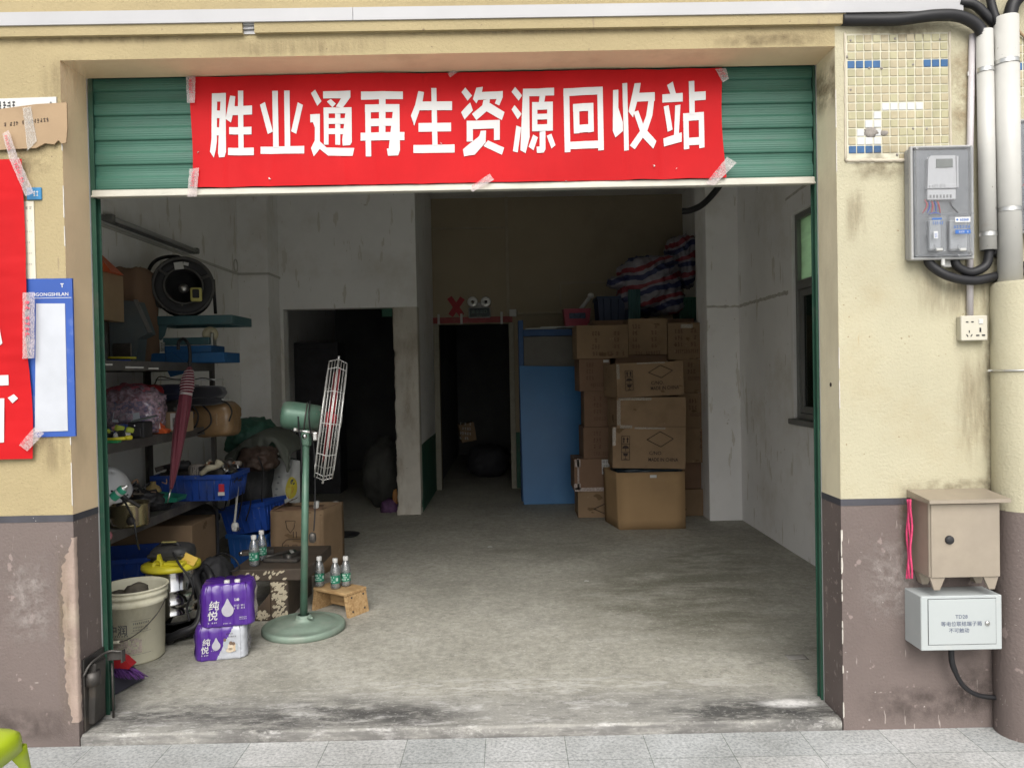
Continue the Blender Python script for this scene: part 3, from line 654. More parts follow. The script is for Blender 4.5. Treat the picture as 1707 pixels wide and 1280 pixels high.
# surface conduits on the inner walls
m_cond = M('painted_conduit', (.5,.49,.45), .6, var=.1)
mb = MB(); mb.box(P(845,400,YB).x-.02, P(845,400,YB).x+.02, YB-.025, YB, P(845,522,YB).z, H, .003)
q0, q1 = P(722,382,YB), P(844,379,YB); mb.box(q0.x-.3, q1.x-.02, YB-.018, YB, q0.z-.012, q0.z+.012, .003)
q0, q1 = P(935,472,YB), P(1040,468,YB); mb.box(q0.x, q1.x, YB-.018, YB, q0.z-.012, q0.z+.012, .003); mb.box(q0.x-.02, q0.x, YB-.018, YB, q0.z-.3, q0.z+.012, .003)
q0, q1 = P(862,523,YB), P(940,519,YB); mb.box(q0.x, q1.x, YB-.03, YB, q0.z-.014, q0.z+.014, .003)
q0 = P(1147,400,YB); mb.box(q0.x-.015, q0.x+.015, YB-.02, YB, q0.z-.4, H, .003)
build('wall_conduit', mb, M('beige_conduit', (.36,.31,.23), .6, var=.1), B)
mb = MB(); q = P(855,522,YB); mb.box(q.x-.045, q.x+.045, YB-.045, YB, q.z-.045, q.z+.045, .006); mb.box(q.x-.02, q.x+.02, YB-.05, YB-.044, q.z-.02, q.z+.02, .003); solo('wall_switch', mb, m_white_plastic, 'small beige wall switch box beside the inner doorway', 'switch', (q.x,YB,q.z))

# ------------------------------------------------------------------ roller shutter
zb = 2.296
S = thing('roller_shutter', 'green corrugated roller shutter drawn most of the way up behind the red banner', 'shutter', (0,.24,zb))
mb = MB(); pitch = .1075
def shut(u, v):
    z = zb+.028+.75*v; ph = (z-(zb+.028))/pitch % 1
    # each slat: flat belly, then a tight rolled joint
    if ph < .06: d = -.003+.012*ph/.06
    elif ph < .50: d = .009+.002*math.sin(math.pi*(ph-.06)/.44)+.0004*math.sin(ph*70)
    elif ph < .60: d = .009-.007*(ph-.50)/.10
    else: d = .002-.003*math.sin(math.pi*(ph-.6)/.4)+.0004*math.sin(ph*70)
    return Vector((OL+.012+(OR-OL-.024)*u, .215-d + .004*mnoise.noise(Vector((u*3, z*4, 0))), z))
mb.grid(24, 420, shut); build('slat_curtain', mb, m_shutter, S)
mb = MB(); mb.box(OL+.012, OR-.012, .185, .235, zb, zb+.028, .004); mb.box(OL+.012, OR-.012, .178, .2, zb-.004, zb+.004, .002); build('bottom_bar', mb, m_bar, S)
for x0, x1 in ((OL+.004, OL+.024), (OR-.013, OR-.003)):
    mb = MB(); mb.box(x0, x1, .193, .199, FZ, 2.806, .001); mb.box(x0, x1, .232, .238, FZ, 2.9, .001)
    xo = x0 if x0 < 0 else x1-.004; mb.box(xo, xo+.004, .199, .232, FZ, 2.9)
    build('guide_rail', mb, m_rail, S)
# bent steel door-stop at the foot of the left rail
mb = MB(); 
mb.box(OL+.002, OL+.010, .03, .19, .032, .335, .002)
q = [P(143,1145,.05), P(152,1125,.1), P(172,1117,.16), P(190,1118,.17), P(191,1134,.17)]
mb.tube(bez([(OL+.012,.02,.27),(OL+.03,.05,.315),(OL+.06,.12,.335),(OL+.1,.13,.333),(OL+.115,.135,.327),(OL+.116,.135,.29)],6), .0055, 8)
mb.obox((OL+.085,.14,.312),(.07,.006,.04),.15,bev=.002); mb.obox((OL+.118,.138,.31),(.007,.03,.052),bev=.002)
mb.tube([(OL+.03,.06,.22),(OL+.03,.06,.275)], .03, 14); mb.obox((OL+.022,.1,.18),(.03,.09,.26),0,0,.05,bev=.006)
mb.tube([(OL+.055,.165,.03),(OL+.055,.165,.27)], .005, 8)
build('latch_bracket', mb, m_dsteel, S)

# ------------------------------------------------------------------ red banner over the shutter
BY = .176
bc = {}
def bmap(px, py): return P(px, py, BY)
tl, tr_, bl, br_ = bmap(317,128), bmap(1202,114), bmap(320,313), bmap(1208,297)
def bwave(x, z):
    cr_ = 0
    for cxx, am in ((-1.19,.8),(-1.02,1),(-.86,.6),(-.70,1.1),(-.53,.9),(-.36,.7),(-.17,1.1),(-.02,.8),(.16,1),(.33,.7),(.52,1.1),(.68,.8)):
        dd = (x-cxx-.012*math.sin(z*4+cxx*9))/.011; cr_ += am*.0042*math.exp(-dd*dd)*(1 if int(cxx*100) % 2 else -1)
    sag = .005*math.sin((x+1.3)*3.9)*max(0, (2.62-z))*2
    return BY - cr_*.8 - sag*.9 - .004*math.sin(x*6.3-z*9)*math.sin(z*7+1) - .0035*math.sin(x*5.1+z*1.5) - .0022*math.sin(x*13+1+z*5) - .0018*mnoise.noise(Vector((x*8, z*3, 4))) - .0016*mnoise.noise(Vector((x*24, z*2, 1)))
BAN = thing('red_banner', 'long red cloth banner with ten white characters taped across the shutter', 'banner', (0,BY,2.34))
mb = MB()
def bfn(u, v):
    a = bl.lerp(br_, u); b_ = tl.lerp(tr_, u); p = a.lerp(b_, v)
    p.x += .006*math.sin(v*5+u*2)*(u < .02 or u > .98)
    p.z += .003*mnoise.noise(Vector((u*22, 1, 0)))*(v in (0, 1)); p.y = bwave(p.x, p.z); return p
mb.grid(180, 40, bfn); build('banner_cloth', mb, m_red, BAN)
CH1 = [
 [(187,197),(218,197),(218,480),(212,530),(200,580),(178,545),(187,500)],[(240,195),(270,195),(272,545),(262,575),(230,578),(224,550),(240,545)],[(187,197),(270,195),(270,245),(187,247)],[(213,300),(245,300),(245,345),(213,345)],[(213,400),(245,400),(245,448),(213,448)],
 [(297,212),(326,215),(322,275),(302,372),(270,350),(287,290)],[(312,275),(428,272),(428,325),(306,328)],[(342,182),(374,182),(376,525),(345,525)],[(292,400),(424,397),(424,442),(292,442)],[(285,522),(437,520),(437,565),(285,565)],
 [(548,186),(582,186),(586,520),(552,520)],[(620,186),(652,186),(655,520),(622,520)],[(475,268),(505,252),(550,425),(520,440)],[(700,255),(730,270),(690,440),(660,425)],[(477,515),(738,512),(738,557),(477,557)],
 [(778,200),(803,180),(840,248),(815,275)],[(773,325),(830,322),(830,490),(800,505),(800,370),(773,372)],[(800,480),(830,485),(870,522),(1035,525),(1025,572),(880,570),(830,530),(795,575),(778,525)],
 [(850,190),(1012,186),(1012,225),(965,285),(925,280),(955,230),(850,232)],[(895,235),(925,262),(905,285),(872,250)],
 [(852,285),(882,285),(882,505),(855,505)],[(852,285),(1018,283),(1018,318),(852,320)],[(985,285),(1018,285),(1020,490),(1010,508),(965,510),(962,475),(985,472)],[(880,348),(987,346),(987,380),(880,382)],[(880,408),(987,406),(987,440),(880,442)],[(920,315),(950,315),(950,505),(922,505)],
 [(1075,192),(1322,190),(1322,235),(1075,240)],[(1182,230),(1220,230),(1220,440),(1182,440)],[(1098,268),(1132,268),(1135,575),(1103,575)],[(1098,268),(1302,266),(1302,312),(1098,314)],[(1268,268),(1302,268),(1306,540),(1295,570),(1235,572),(1228,530),(1268,530)],[(1130,352),(1270,350),(1270,395),(1130,397)],[(1072,435),(1332,432),(1332,480),(1072,482)],
 [(1413,187),(1447,192),(1437,255),(1390,395),(1370,335),(1395,270)],[(1425,250),(1613,247),(1613,300),(1415,302)],[(1490,168),(1520,168),(1528,510),(1497,510)],[(1415,378),(1607,374),(1607,425),(1415,430)],[(1385,508),(1628,502),(1628,550),(1385,555)]]
CH2 = [
 [(100,185),(122,160),(160,205),(135,235)],[(98,300),(150,245),(165,290),(118,342)],[(185,160),(222,155),(215,190),(185,250),(165,225)],[(200,186),(335,180),(335,215),(315,262),(290,250),(300,225),(195,230)],[(225,232),(262,225),(255,285),(185,345),(160,310),(215,280)],[(238,262),(262,248),(345,300),(330,345),(238,292)],
 [(130,350),(318,343),(318,390),(130,397)],[(130,350),(165,350),(165,465),(130,467)],[(285,345),(318,345),(318,455),(285,458)],[(210,405),(240,403),(237,470),(175,540),(115,550),(108,510),(180,500),(208,460)],[(225,490),(250,458),(343,500),(330,540)],
 [(385,185),(405,157),(445,205),(425,235)],[(385,285),(402,260),(442,310),(420,340)],[(412,375),(440,385),(420,528),(393,520)],[(450,167),(627,160),(627,203),(450,210)],[(450,167),(485,167),(488,440),(465,532),(435,515),(455,440)],
 [(545,200),(578,198),(570,248),(540,250)],[(502,245),(532,245),(532,405),(502,405)],[(502,242),(620,238),(620,282),(502,285)],[(588,240),(620,240),(620,402),(588,405)],[(528,308),(592,306),(592,338),(528,340)],[(502,368),(620,365),(620,402),(502,407)],[(545,400),(578,400),(578,510),(568,528),(530,530),(527,495),(545,492)],[(508,425),(535,440),(510,515),(482,495)],[(585,432),(612,420),(635,485),(612,505)],
 [(680,165),(713,163),(720,525),(688,527)],[(680,165),(903,155),(903,198),(680,208)],[(872,157),(903,155),(910,515),(878,518)],[(688,468),(908,460),(908,503),(690,510)],[(735,252),(770,250),(772,418),(740,420)],[(735,252),(850,246),(850,290),(735,296)],[(820,248),(850,246),(853,410),(822,415)],[(740,372),(852,366),(852,410),(740,418)],
 [(962,175),(992,172),(992,370),(1017,358),(1018,408),(975,445),(960,408),(965,390)],[(1015,135),(1043,132),(1052,515),(1025,520)],[(1085,135),(1120,132),(1110,200),(1075,330),(1050,295),(1068,235)],[(1090,190),(1200,185),(1200,235),(1085,240)],[(1165,225),(1197,225),(1185,320),(1155,410),(1085,512),(1057,490),(1120,400),(1150,320)],[(1078,300),(1105,290),(1140,390),(1208,465),(1190,508),(1125,440)],
 [(1270,145),(1302,125),(1320,195),(1290,200)],[(1243,198),(1358,190),(1358,240),(1243,245)],[(1250,268),(1278,260),(1300,400),(1272,412)],[(1315,262),(1345,258),(1335,430),(1308,435)],[(1248,450),(1352,415),(1352,468),(1252,495)],[(1392,125),(1423,123),(1425,315),(1395,315)],[(1423,187),(1487,183),(1487,232),(1423,237)],[(1360,310),(1390,308),(1395,508),(1365,512)],[(1360,308),(1477,300),(1477,345),(1360,352)],[(1447,302),(1477,300),(1482,500),(1452,505)],[(1365,448),(1480,440),(1480,483),(1365,490)]]
mb = MB(); k = 0
for chs, ox, sc in ((CH1,300,480/1707),(CH2,740,500/1707)):
    for poly in chs:
        pts = [bmap(ox+x*sc, 100+y*sc) for x, y in poly]
        bm = bmesh.new(); bm.faces.new([bm.verts.new(p) for p in pts])
        bmesh.ops.triangulate(bm, faces=bm.faces[:])
        for _ in range(2):
            le = [e for e in bm.edges if e.calc_length() > .035]
            if le: bmesh.ops.subdivide_edges(bm, edges=le, cuts=1); bmesh.ops.triangulate(bm, faces=bm.faces[:])
        bm.verts.index_update(); off = .0022 + (k % 12)*.00012; k += 1
        mb.add([Vector((v.co.x, bwave(v.co.x, v.co.z)-off, v.co.z)) for v in bm.verts], [[v.index for v in f.verts] for f in bm.faces], 0, False); bm.free()
build('lettering', mb, m_white, BAN)
def tape(parent, quad, y, seed, printed=True, wav=.002):
    """a strip of clear parcel tape with worn red print; quad in photo pixels, two short ends first"""
    a, b_, c, d = [P(px, py, y) for px, py in quad]; mb = MB()
    def fn(u, v):
        p = a.lerp(b_, u).lerp(d.lerp(c, u), v); q = p.copy(); q.y = y - .001 - wav*abs(mnoise.noise(Vector((p.x*40, p.z*40, seed))))
        q.x += .002*mnoise.noise(Vector((p.z*60, seed, 1))); return q
    mb.grid(6, 14, fn); t = build('tape', mb, m_stickytape, parent)
    if printed:
        r_ = (d-a).normalized(); u_ = (b_-a).normalized(); L_ = (d-a).length; W_ = (b_-a).length; pm = MB(); rg = random.Random(seed)
        o = a + u_*W_*.3
        dashes(pm, Vector((o.x, y-.0062, o.z)) + r_*L_*.12, L_*.55, W_*.35, r_, -u_ if r_.cross(u_).y > 0 else u_, seed, 7, .0005)
        build('tape_print', pm, m_tapeink, t)
    return t
for q, sd_ in (([(310,128),(326,127),(325,172),(312,172)],1), ([(316,282),(332,280),(328,328),(312,328)],2), ([(746,122),(756,118),(764,120),(750,130)],3), ([(782,314),(788,320),(824,300),(816,290)],4), ([(1192,116),(1210,114),(1215,132),(1205,138)],5), ([(1176,306),(1190,310),(1228,272),(1212,262)],6)):
    tape(BAN, q, BY-.008, sd_, sd_ != 3)
mb = MB(); rg = random.Random(8)
for px, py in ((450,298),(332,255),(690,205),(735,240),(944,303),(1090,278),(1128,282)):
    q = bmap(px,py); s_ = .006; mb.prism([(q.x+rg.uniform(-s_,s_), bwave(q.x,q.z)-.006, q.z+rg.uniform(-s_,s_)) for _ in range(5)], (0,.002,0))
build('tape_scrap', mb, m_paper, BAN)

# ------------------------------------------------------------------ left: second banner, boards, cardboard
Y2 = -.022
LB = thing('hanging_banner', 'red banner cut by the left edge, hung down the wall over a blue notice board', 'banner', (-2.2,0,1.2))
def lw(x, z): return Y2 - .004*math.sin(z*9+x*4) - .003*mnoise.noise(Vector((x*4, z*14, 2))) - .002*mnoise.noise(Vector((x*9, z*30, 5)))
zt, zbm = P(20,266,Y2).z, P(30,765,Y2).z
def edge(z):
    t = (zt-z)/(zt-zbm); px = 37+16*t+ (3*math.sin(t*9) if t > .5 else 0); return P(px, 266+500*t, Y2).x
mb = MB(); mb.grid(30, 120, lambda u, v: (lambda z: (lambda x: Vector((x, lw(x, z), z-.012*u*v*0)))(-2.75+(edge(z)+2.75)*u))(zbm+(zt-zbm)*v)); build('banner_cloth', mb, m_red, LB)
mb = MB()
for poly in ([(-60,520),(-8,500),(3,560),(5,572),(2,575),(-60,585)],[(-60,628),(14,625),(14,642),(-60,645)],[(-20,664),(7,664),(8,737),(-20,739)],[(-90,664),(-45,664),(-45,739),(-90,739)]):
    pts = [P(px,py,Y2) for px,py in poly]; mb.prism([(p.x, lw(p.x,p.z)-.003, p.z) for p in pts], (0,.0008,0))
pts = [P(px,py,Y2) for px,py in ((13,663),(23,657),(30,664),(21,672))]; mb.prism([(p.x, lw(p.x,p.z)-.004, p.z) for p in pts], (0,.0008,0))
build('lettering', mb, m_white, LB)
for q, sd_ in (([(38,488),(58,487),(58,597),(38,598)],21), ([(4,224),(15,217),(30,262),(17,270)],22), ([(17,268),(31,262),(57,322),(43,328)],23), ([(32,742),(46,752),(74,722),(57,712)],24)):
    tape(LB, q, Y2-.012, sd_)
NB = thing('notice_board', 'blue notice board with a faded blank white sheet, right of the hanging banner', 'notice board', (-1.9,0,1.3))
a = [P(px,py,-.008) for px,py in ((40,465),(120,464),(126,727),(44,729))]
mb = MB(); mb.prism([(p.x,-.008,p.z) for p in a], (0,.009,0)); build('board', mb, M('board_blue', (.03,.085,.34), .45, var=.1, vs=4, dirt=(.3,.35,.45), dirt_amt=.16, ds=5), NB)
a = [P(px,py,-.0105) for px,py in ((60,506),(108,506),(113,718),(58,720))]
mb = MB(); mb.prism([(p.x,-.0105,p.z) for p in a], (0,.0023,0)); build('faded_sheet', mb, M('faded_paper', (.46,.48,.52), .5, var=.08, vs=6, dirt=(.48,.5,.54), dirt_amt=.4, ds=6), NB)
o = P(57,494,-.0085); mb = text_mb('IGONGSHILAN', .0195, o, bold=.012, sx=1.08); b_ = P(56,496.5,-.0085); mb.box(b_.x, P(121,496.5,0).x, -.0090, -.0084, b_.z-.003, b_.z-.001)
o = P(101,479,-.0085); text_mb('T', .022, o, bold=.03, mb=mb); build('board_heading', mb, m_white, NB)
CBD = thing('cardboard_sheet', 'torn cardboard strip with a faint printed line, taped to the left wall', 'cardboard', (-2,0,2.5))
poly = [(-90,190),(0,182),(60,174),(111,171),(112,215),(110,238),(103,240),(97,234),(90,241),(75,239),(60,247),(0,250),(-90,256)]
mb = MB(); mb.prism([P(px,py,-.016) for px,py in poly], (0,.006,0)); build('sheet', mb, m_kraftw, CBD)
mb = MB(); o = P(6,212,-.0165); e = P(82,203,-.0165); dashes(mb, o, (e-o).length, .017, e-o, (0,0,1), 5, 15, .0008); build('printed_line', mb, m_ink, CBD)
tape(CBD, [(38,180),(52,178),(62,236),(46,252)], -.017, 31, False).data.materials.__setitem__(0, m_tape)
SG = thing('white_sign', 'white metal sign mostly hidden behind the torn cardboard strip', 'sign', (-2,0,2.6))
mb = MB(); a = [P(px,py,-.006) for px,py in ((-90,168),(94,162),(95,205),(-90,210))]; mb.prism([(p.x,-.008,p.z) for p in a], (0,.009,0)); build('sign_plate', mb, m_white_plastic, SG)
mb = MB(); o = P(-20,184,-.0085); dashes(mb, o, P(30,184,0).x-o.x, .035, seed=4, n=6); dashes(mb, P(83,175,-.0085), .012, .012, seed=9, n=1); build('sign_print', mb, m_black, SG)
mb = MB(); a = P(44,313,-.007); b_ = P(69,333,-.007); mb.box(a.x,b_.x,-.008,.001,b_.z,a.z,.002); dl = thing('door_plate', 'small sky blue number plate peeking out right of the red banner', 'plate', (a.x,0,a.z)); build('plate', mb, M('sky_blue', (.04,.2,.4), .4), dl)
mb = MB(); dashes(mb, (P(57,322,0).x,-.0082,P(57,328,0).z), .025, .022, seed=12, n=2); build('plate_print', mb, m_white, dl)
mb = MB(); a = P(30,336,-.004); b_ = P(60,470,-.004); mb.box(a.x,b_.x,-.005,.001,b_.z,a.z,.001); nb2 = thing('notice_sheet', 'narrow white notice strip above the blue notice board beside the banner edge', 'notice', (a.x,0,a.z)); build('sheet', mb, M('old_notice', (.60,.57,.47), .7, var=.08), nb2)
mb = MB(); dashes(mb, (P(43,345,0).x,-.0052,P(43,350,0).z), .03, .012, seed=13, n=2)
for i in range(5): q = P(43,370+i*18,0); dashes(mb, (q.x,-.0052,q.z), .03, .006, seed=14+i, n=4)
build('notice_print', mb, M('grey_print', (.3,.28,.25), .8), nb2)

# ------------------------------------------------------------------ trunking, hoses and pipes along the top and right
TR = thing('cable_trunking', 'white plastic cable trunking run along the wall over the shop bay', 'trunking', (0,0,2.97))
def tbar(mb, xa, xb, pa, pb, d):   # pa, pb: (z low, z high) at the two ends
    mb.prism([(xa,-d,pa[0]),(xb,-d,pb[0]),(xb,-d,pb[1]),(xa,-d,pa[1])], (0,d+.001,0))
l0, l1 = P(0,43,-.03).z, P(0,21,-.03).z; r0, r1 = P(1604,18,-.03).z, P(1604,-2,-.03).z; xr = P(1606,10,-.03).x; xl_ = P(0,30,-.03).x; xm = P(588,20,-.03).x
def zz_(x, a, b_): return a+(b_-a)*(x-xl_)/(xr-xl_)
for xa, xb in ((-5,xm-.001),(xm+.001,xr)):
    mb = MB(); tbar(mb, xa, xb, (zz_(xa,l0,r0), zz_(xa,l1,r1)), (zz_(xb,l0,r0), zz_(xb,l1,r1)), .03); build('trunking_cover', mb, m_trunk, TR)
mb = MB(); tbar(mb, -5, xr-.003, (zz_(-5,l0,r0)-.006, zz_(-5,l0,r0)), (zz_(xr,l0,r0)-.006, zz_(xr,l0,r0)), .012); build('backing_strip', mb, m_galv, TR)
T2 = thing('painted_trunking', 'cream painted trunking just under the white one, broken open near its middle', 'trunking', (0,0,2.93))
l0, l1 = P(0,62,-.02).z, P(0,45,-.02).z; r0, r1 = P(1410,40,-.02).z, P(1410,20,-.02).z; xr = P(1410,30,-.02).x; g0, g1 = P(404,45,-.02).x, P(424,45,-.02).x
for xa, xb in ((-5,g0),(g1,xr)):
    mb = MB(); tbar(mb, xa, xb, (zz_(xa,l0,r0), zz_(xa,l1,r1)), (zz_(xb,l0,r0), zz_(xb,l1,r1)), .022); build('trunking_cover', mb, m_cream, T2)
mb = MB(); tbar(mb, g0, g1, (zz_(g0,l0,r0)+.002, zz_(g0,l1,r1)-.004), (zz_(g1,l0,r0)+.002, zz_(g1,l1,r1)-.004), .006); mb.tube([(g0,-.012,zz_(g0,l0,r0)+.02),(g1,-.012,zz_(g1,l0,r0)+.022)], .004, 6); build('exposed_back', mb, m_trunk, T2)
mb = MB(); lz = [P(px, 65-.0197*px+.8*math.sin(px*.05), -.001) for px in range(0, 1400, 20)]
mb.tube(lz, .0035, 6); build('plaster_ridge', mb, m_cream, B)
def hose(name, pts, r, label, cat, ribs=True, mat=None, n=20):
    pts = [P(*p) for p in pts]; c = bez(pts, n); mb = MB()
    L_ = sum((c[i+1]-c[i]).length for i in range(len(c)-1))
    if ribs:
        # resample so every rib of the corrugation is modelled
        m = int(L_/.0035); out = []; acc = 0; i = 0
        for k in range(m+1):
            tgt = L_*k/m
            while i < len(c)-2 and acc+(c[i+1]-c[i]).length < tgt: acc += (c[i+1]-c[i]).length; i += 1
            sg = (c[i+1]-c[i]); out.append(c[i]+sg*min(1, (tgt-acc)/max(1e-6, sg.length)))
        mb.tube(out, [r*(1 if k % 2 else .90) for k in range(len(out))], 14)
    else: mb.tube(c, r, 12)
    return solo(name, mb, mat or m_hose, label, cat, c[0])
hose('black_hose', [(1404,34,-.015),(1440,34,-.02),(1500,33,-.035),(1560,26,-.045),(1600,28,-.045),(1630,44,-.045),(1642,70,-.045)], .0235, 'thick black hose from the end of the cream trunking into the shorter white pipe', 'hose')
hose('black_hose', [(1600,4,-.02),(1625,9,-.03),(1648,30,-.035),(1660,44,-.03),(1668,60,-.03)], .019, 'ribbed black hose curving down from the white trunking behind the tall white pipe', 'hose')
hose('black_hose', [(1648,-60,-.04),(1650,-10,-.04),(1656,20,-.045),(1668,50,-.055)], .017, 'black hose dropping straight down into the tall white pipe', 'hose')
hose('black_hose', [(1725,-50,-.05),(1707,-15,-.055),(1688,10,-.06),(1681,50,-.06)], .026, 'wide black hose bending in from the top right corner of the wall', 'hose')
hose('wall_cable', [(1684,20,-.01),(1690,36,-.012),(1700,54,-.012),(1715,66,-.012),(1740,70,-.012)], .005, 'thin tan cable looping out beside the tall white pipe', 'cable', False, m_kraftw)
def pipe(label, pxt, pyt, pxb, pyb, r, y, clips, mat=m_pvc):
    t = P(pxt,pyt,y); b_ = P(pxb,pyb,y); th = thing('drain_pipe', label, 'pipe', (b_.x,y,b_.z)); mb = MB()
    mb.lathe([(r-.003,(t-b_).length-.001),(r,(t-b_).length),(r,0),(r-.003,.0)], b_, t-b_, 28); mb.lathe([(r-.003,(t-b_).length-.001),(r-.003,(t-b_).length-.06)], b_, t-b_, 28)
    build('pipe', mb, mat, th)
    for py in clips:
        f = (py-pyt)/(pyb-pyt); c = t.lerp(b_, f); mb = MB()
        n = 24; pts_o = []
        for i in range(n+1):
            a = R(-15+210*i/n); pts_o.append((c.x-(r+.0015)*math.cos(a), y-(r+.0015)*math.sin(a)))
        vs = []; fs = []
        for (x, yy) in pts_o:
            vs += [(x,yy,c.z-.008),(x,yy,c.z+.008)]
        for i in range(n): fs.append((2*i,2*i+1,2*i+3,2*i+2))
        mb.add(vs, fs, 0, True); mb.tube([(x,yy,c.z+.0075) for x,yy in pts_o], .0012, 5); mb.tube([(x,yy,c.z-.0075) for x,yy in pts_o], .0012, 5)
        for s in (-1,1): mb.box(c.x+s*(r+.003), c.x+s*(r+.022), -.014, -.010, c.z-.009, c.z+.009, .001); mb.lathe([(0,-.019),(.004,-.017),(.005,-.0135)], (c.x+s*(r+.013),0,c.z), (0,1,0), 8)
        build('pipe_clip', mb, m_galv, th)
    return th
pipe('white plastic pipe with a scuffed lower half ending beside the meter box', 1641, 52, 1647.5, 417, .031, -.042, (118,391))
pipe('tall white plastic pipe standing in the plastered casing at the right', 1677, 30, 1684, 480, .0445, -.055, (105,350))
mb = MB(); a = P(1621,58,-.013); b_ = P(1617,245,-.013); c = P(1617,528,-.013)
mb.tube([a,b_,c], .0125, 12); solo('thin_conduit', mb, M('lilac_grey_pipe', (.52,.49,.50), .5, var=.06, dirt=(.62,.6,.58), dirt_amt=.3, ds=20), 'thin grey conduit running down behind the meter box to the wall socket', 'conduit', c)
hose('meter_hose', [(1546,426,-.03),(1552,442,-.035),(1580,460,-.05),(1620,468,-.05),(1655,462,-.035),(1680,456,-.01),(1720,450,-.01)], .0185, 'smooth black hose sagging out of the meter box bottom to the right', 'hose', False)
hose('meter_hose', [(1590,426,-.03),(1596,444,-.035),(1618,454,-.04),(1642,444,-.042),(1648,425,-.042),(1647,405,-.042)], .0185, 'ribbed black hose looping from the meter box up into the shorter white pipe', 'hose')
hose('meter_hose', [(1655,420,-.03),(1668,428,-.012),(1690,440,-.008),(1730,442,-.01)], .014, 'short black hose crossing behind the tall white pipe', 'hose', False)

# ------------------------------------------------------------------ electricity meter box
m_case = M('meter_case_grey', (.30,.30,.295), .45, var=.05, vs=6, dirt=(.3,.29,.27), dirt_amt=.25, ds=8)
m_meterback = M('meter_backplate', (.15,.155,.16), .5, var=.08)
m_meter = M('meter_body', (.50,.50,.51), .4, var=.04)
m_lcd = M('lcd_grey', (.16,.17,.155), .25)
m_clear = glassy('meter_cover_clear', (.94,.95,.96), .10, .05, (.6,.6,.61), .05)
m_wirered = M('wire_red', (.4,.04,.05), .5); m_wireblue = M('wire_blue', (.03,.07,.35), .5)
yf = -.085
xa, xb = P(1525,330,yf).x, P(1628,330,yf).x; za, zb_ = P(1575,430,yf).z, P(1575,241,yf).z
MT = thing('meter_box', 'electricity meter box with a clear front cover, left of the white pipes', 'meter box', ((xa+xb)/2,0,za))
mb = MB(); mb.box(xa, xb, yf+.042, 0, za, zb_, .010); 
for i in range(4): z = zb_-.085-.016*i*1.15; mb.box(xa-.0015, xa+.003, -.036, -.012, z, z+.004)
build('back_case', mb, m_case, MT)
mb = MB(); t = .009
def rim(y0, y1, x0, x1, z0, z1, w_): mb.box(x0,x0+w_,y0,y1,z0,z1,.003); mb.box(x1-w_,x1,y0,y1,z0,z1,.003); mb.box(x0+w_,x1-w_,y0,y1,z0,z0+w_,.003); mb.box(x0+w_,x1-w_,y0,y1,z1-w_,z1,.003)
rim(yf+.022, yf+.042, xa-.003, xb+.003, za-.003, zb_+.003, .010); build('cover_frame', mb, M('cover_frame_clear_grey', (.38,.38,.375), .35, var=.05), MT)
mb = MB(); mb.box(xa+.006, xb-.006, yf, yf+.024, za+.006, zb_-.006, .012); zsplit = zb_-.285*(zb_-za)/.46 if False else P(1575,357,yf).z
mb.box(xa+.012, xb-.012, yf-.006, yf+.001, zsplit-.002, zsplit+.002, .001)
build('clear_cover', mb, m_clear, MT)
mb = MB(); mb.box(xa+.012, xb-.012, yf+.034, yf+.043, za+.012, zb_-.012); build('backplate', mb, m_meterback, MT)
mx0, mx1, mz0, mz1 = P(1549,300,yf).x, P(1597,300,yf).x, P(1575,332,yf).z, P(1575,258,yf).z
me_ = thing('x', None, None, (0,0,0)); bpy.data.objects.remove(me_)
mb = MB(); zmid = P(1575,313,yf).z
mb.prism([(mx0,yf+.012,zmid),(mx0+.004,yf+.012,mz1-.012),(mx0+.014,yf+.012,mz1),(mx1-.002,yf+.012,mz1),(mx1,yf+.012,zmid)], (0,.024,0)); mb.box(mx0+.006, mx1-.002, yf+.008, yf+.034, zmid-.001, zmid+.016, .002); mb.box(mx0, mx1, yf+.013, yf+.034, mz0, zmid-.002, .003)
mb.box(mx1+.003, mx1+.012, yf+.014, yf+.034, zmid+.002, mz1-.002, .002)
bod = build('meter', mb, m_meter, MT)
mb = MB(); a = P(1563,264,yf); b_ = P(1591,278,yf); mb.box(a.x, b_.x, yf+.0095, yf+.0122, b_.z, a.z, .001); build('display', mb, m_lcd, bod)
mb = MB()
for i in range(4): dashes(mb, (mx0+.014, yf+.0074, zmid+.003+.0035*i), .055, .0026, seed=40+i, n=9)
for i in range(7): mb.box(mx0+.008+i*.0135, mx0+.015+i*.0135, yf+.0115, yf+.0135, mz0+.008, mz0+.02)
dashes(mb, (mx0+.03, yf+.0116, mz1-.052), .05, .004, seed=50, n=6)
build('meter_print', mb, M('dark_grey_print', (.2,.2,.2), .6), bod)
mb = MB()
for i in range(5): x = P(1549+5*i,340,yf).x; mb.tube(bez([(x,yf+.03,mz0+.005),(x+.003,yf+.022,mz0-.02),(x+.006*(i-2),yf+.028,mz0-.05)],6), .0028, 6, mi=i % 2)
mb.tube(bez([(mx0+.008,yf+.02,zsplit+.004),(mx0+.03,yf+.018,zsplit+.009),(mx0+.055,yf+.02,zsplit+.004)],6), .003, 6, mi=1)
mb.tube(bez([(mx1-.02,yf+.025,mz0-.005),(mx1-.01,yf+.02,mz0-.03),(mx1+.012,yf+.025,mz0-.05)],6), .003, 6, mi=2)
build('meter_wire', mb, [m_wirered, m_wireblue, m_black], MT)
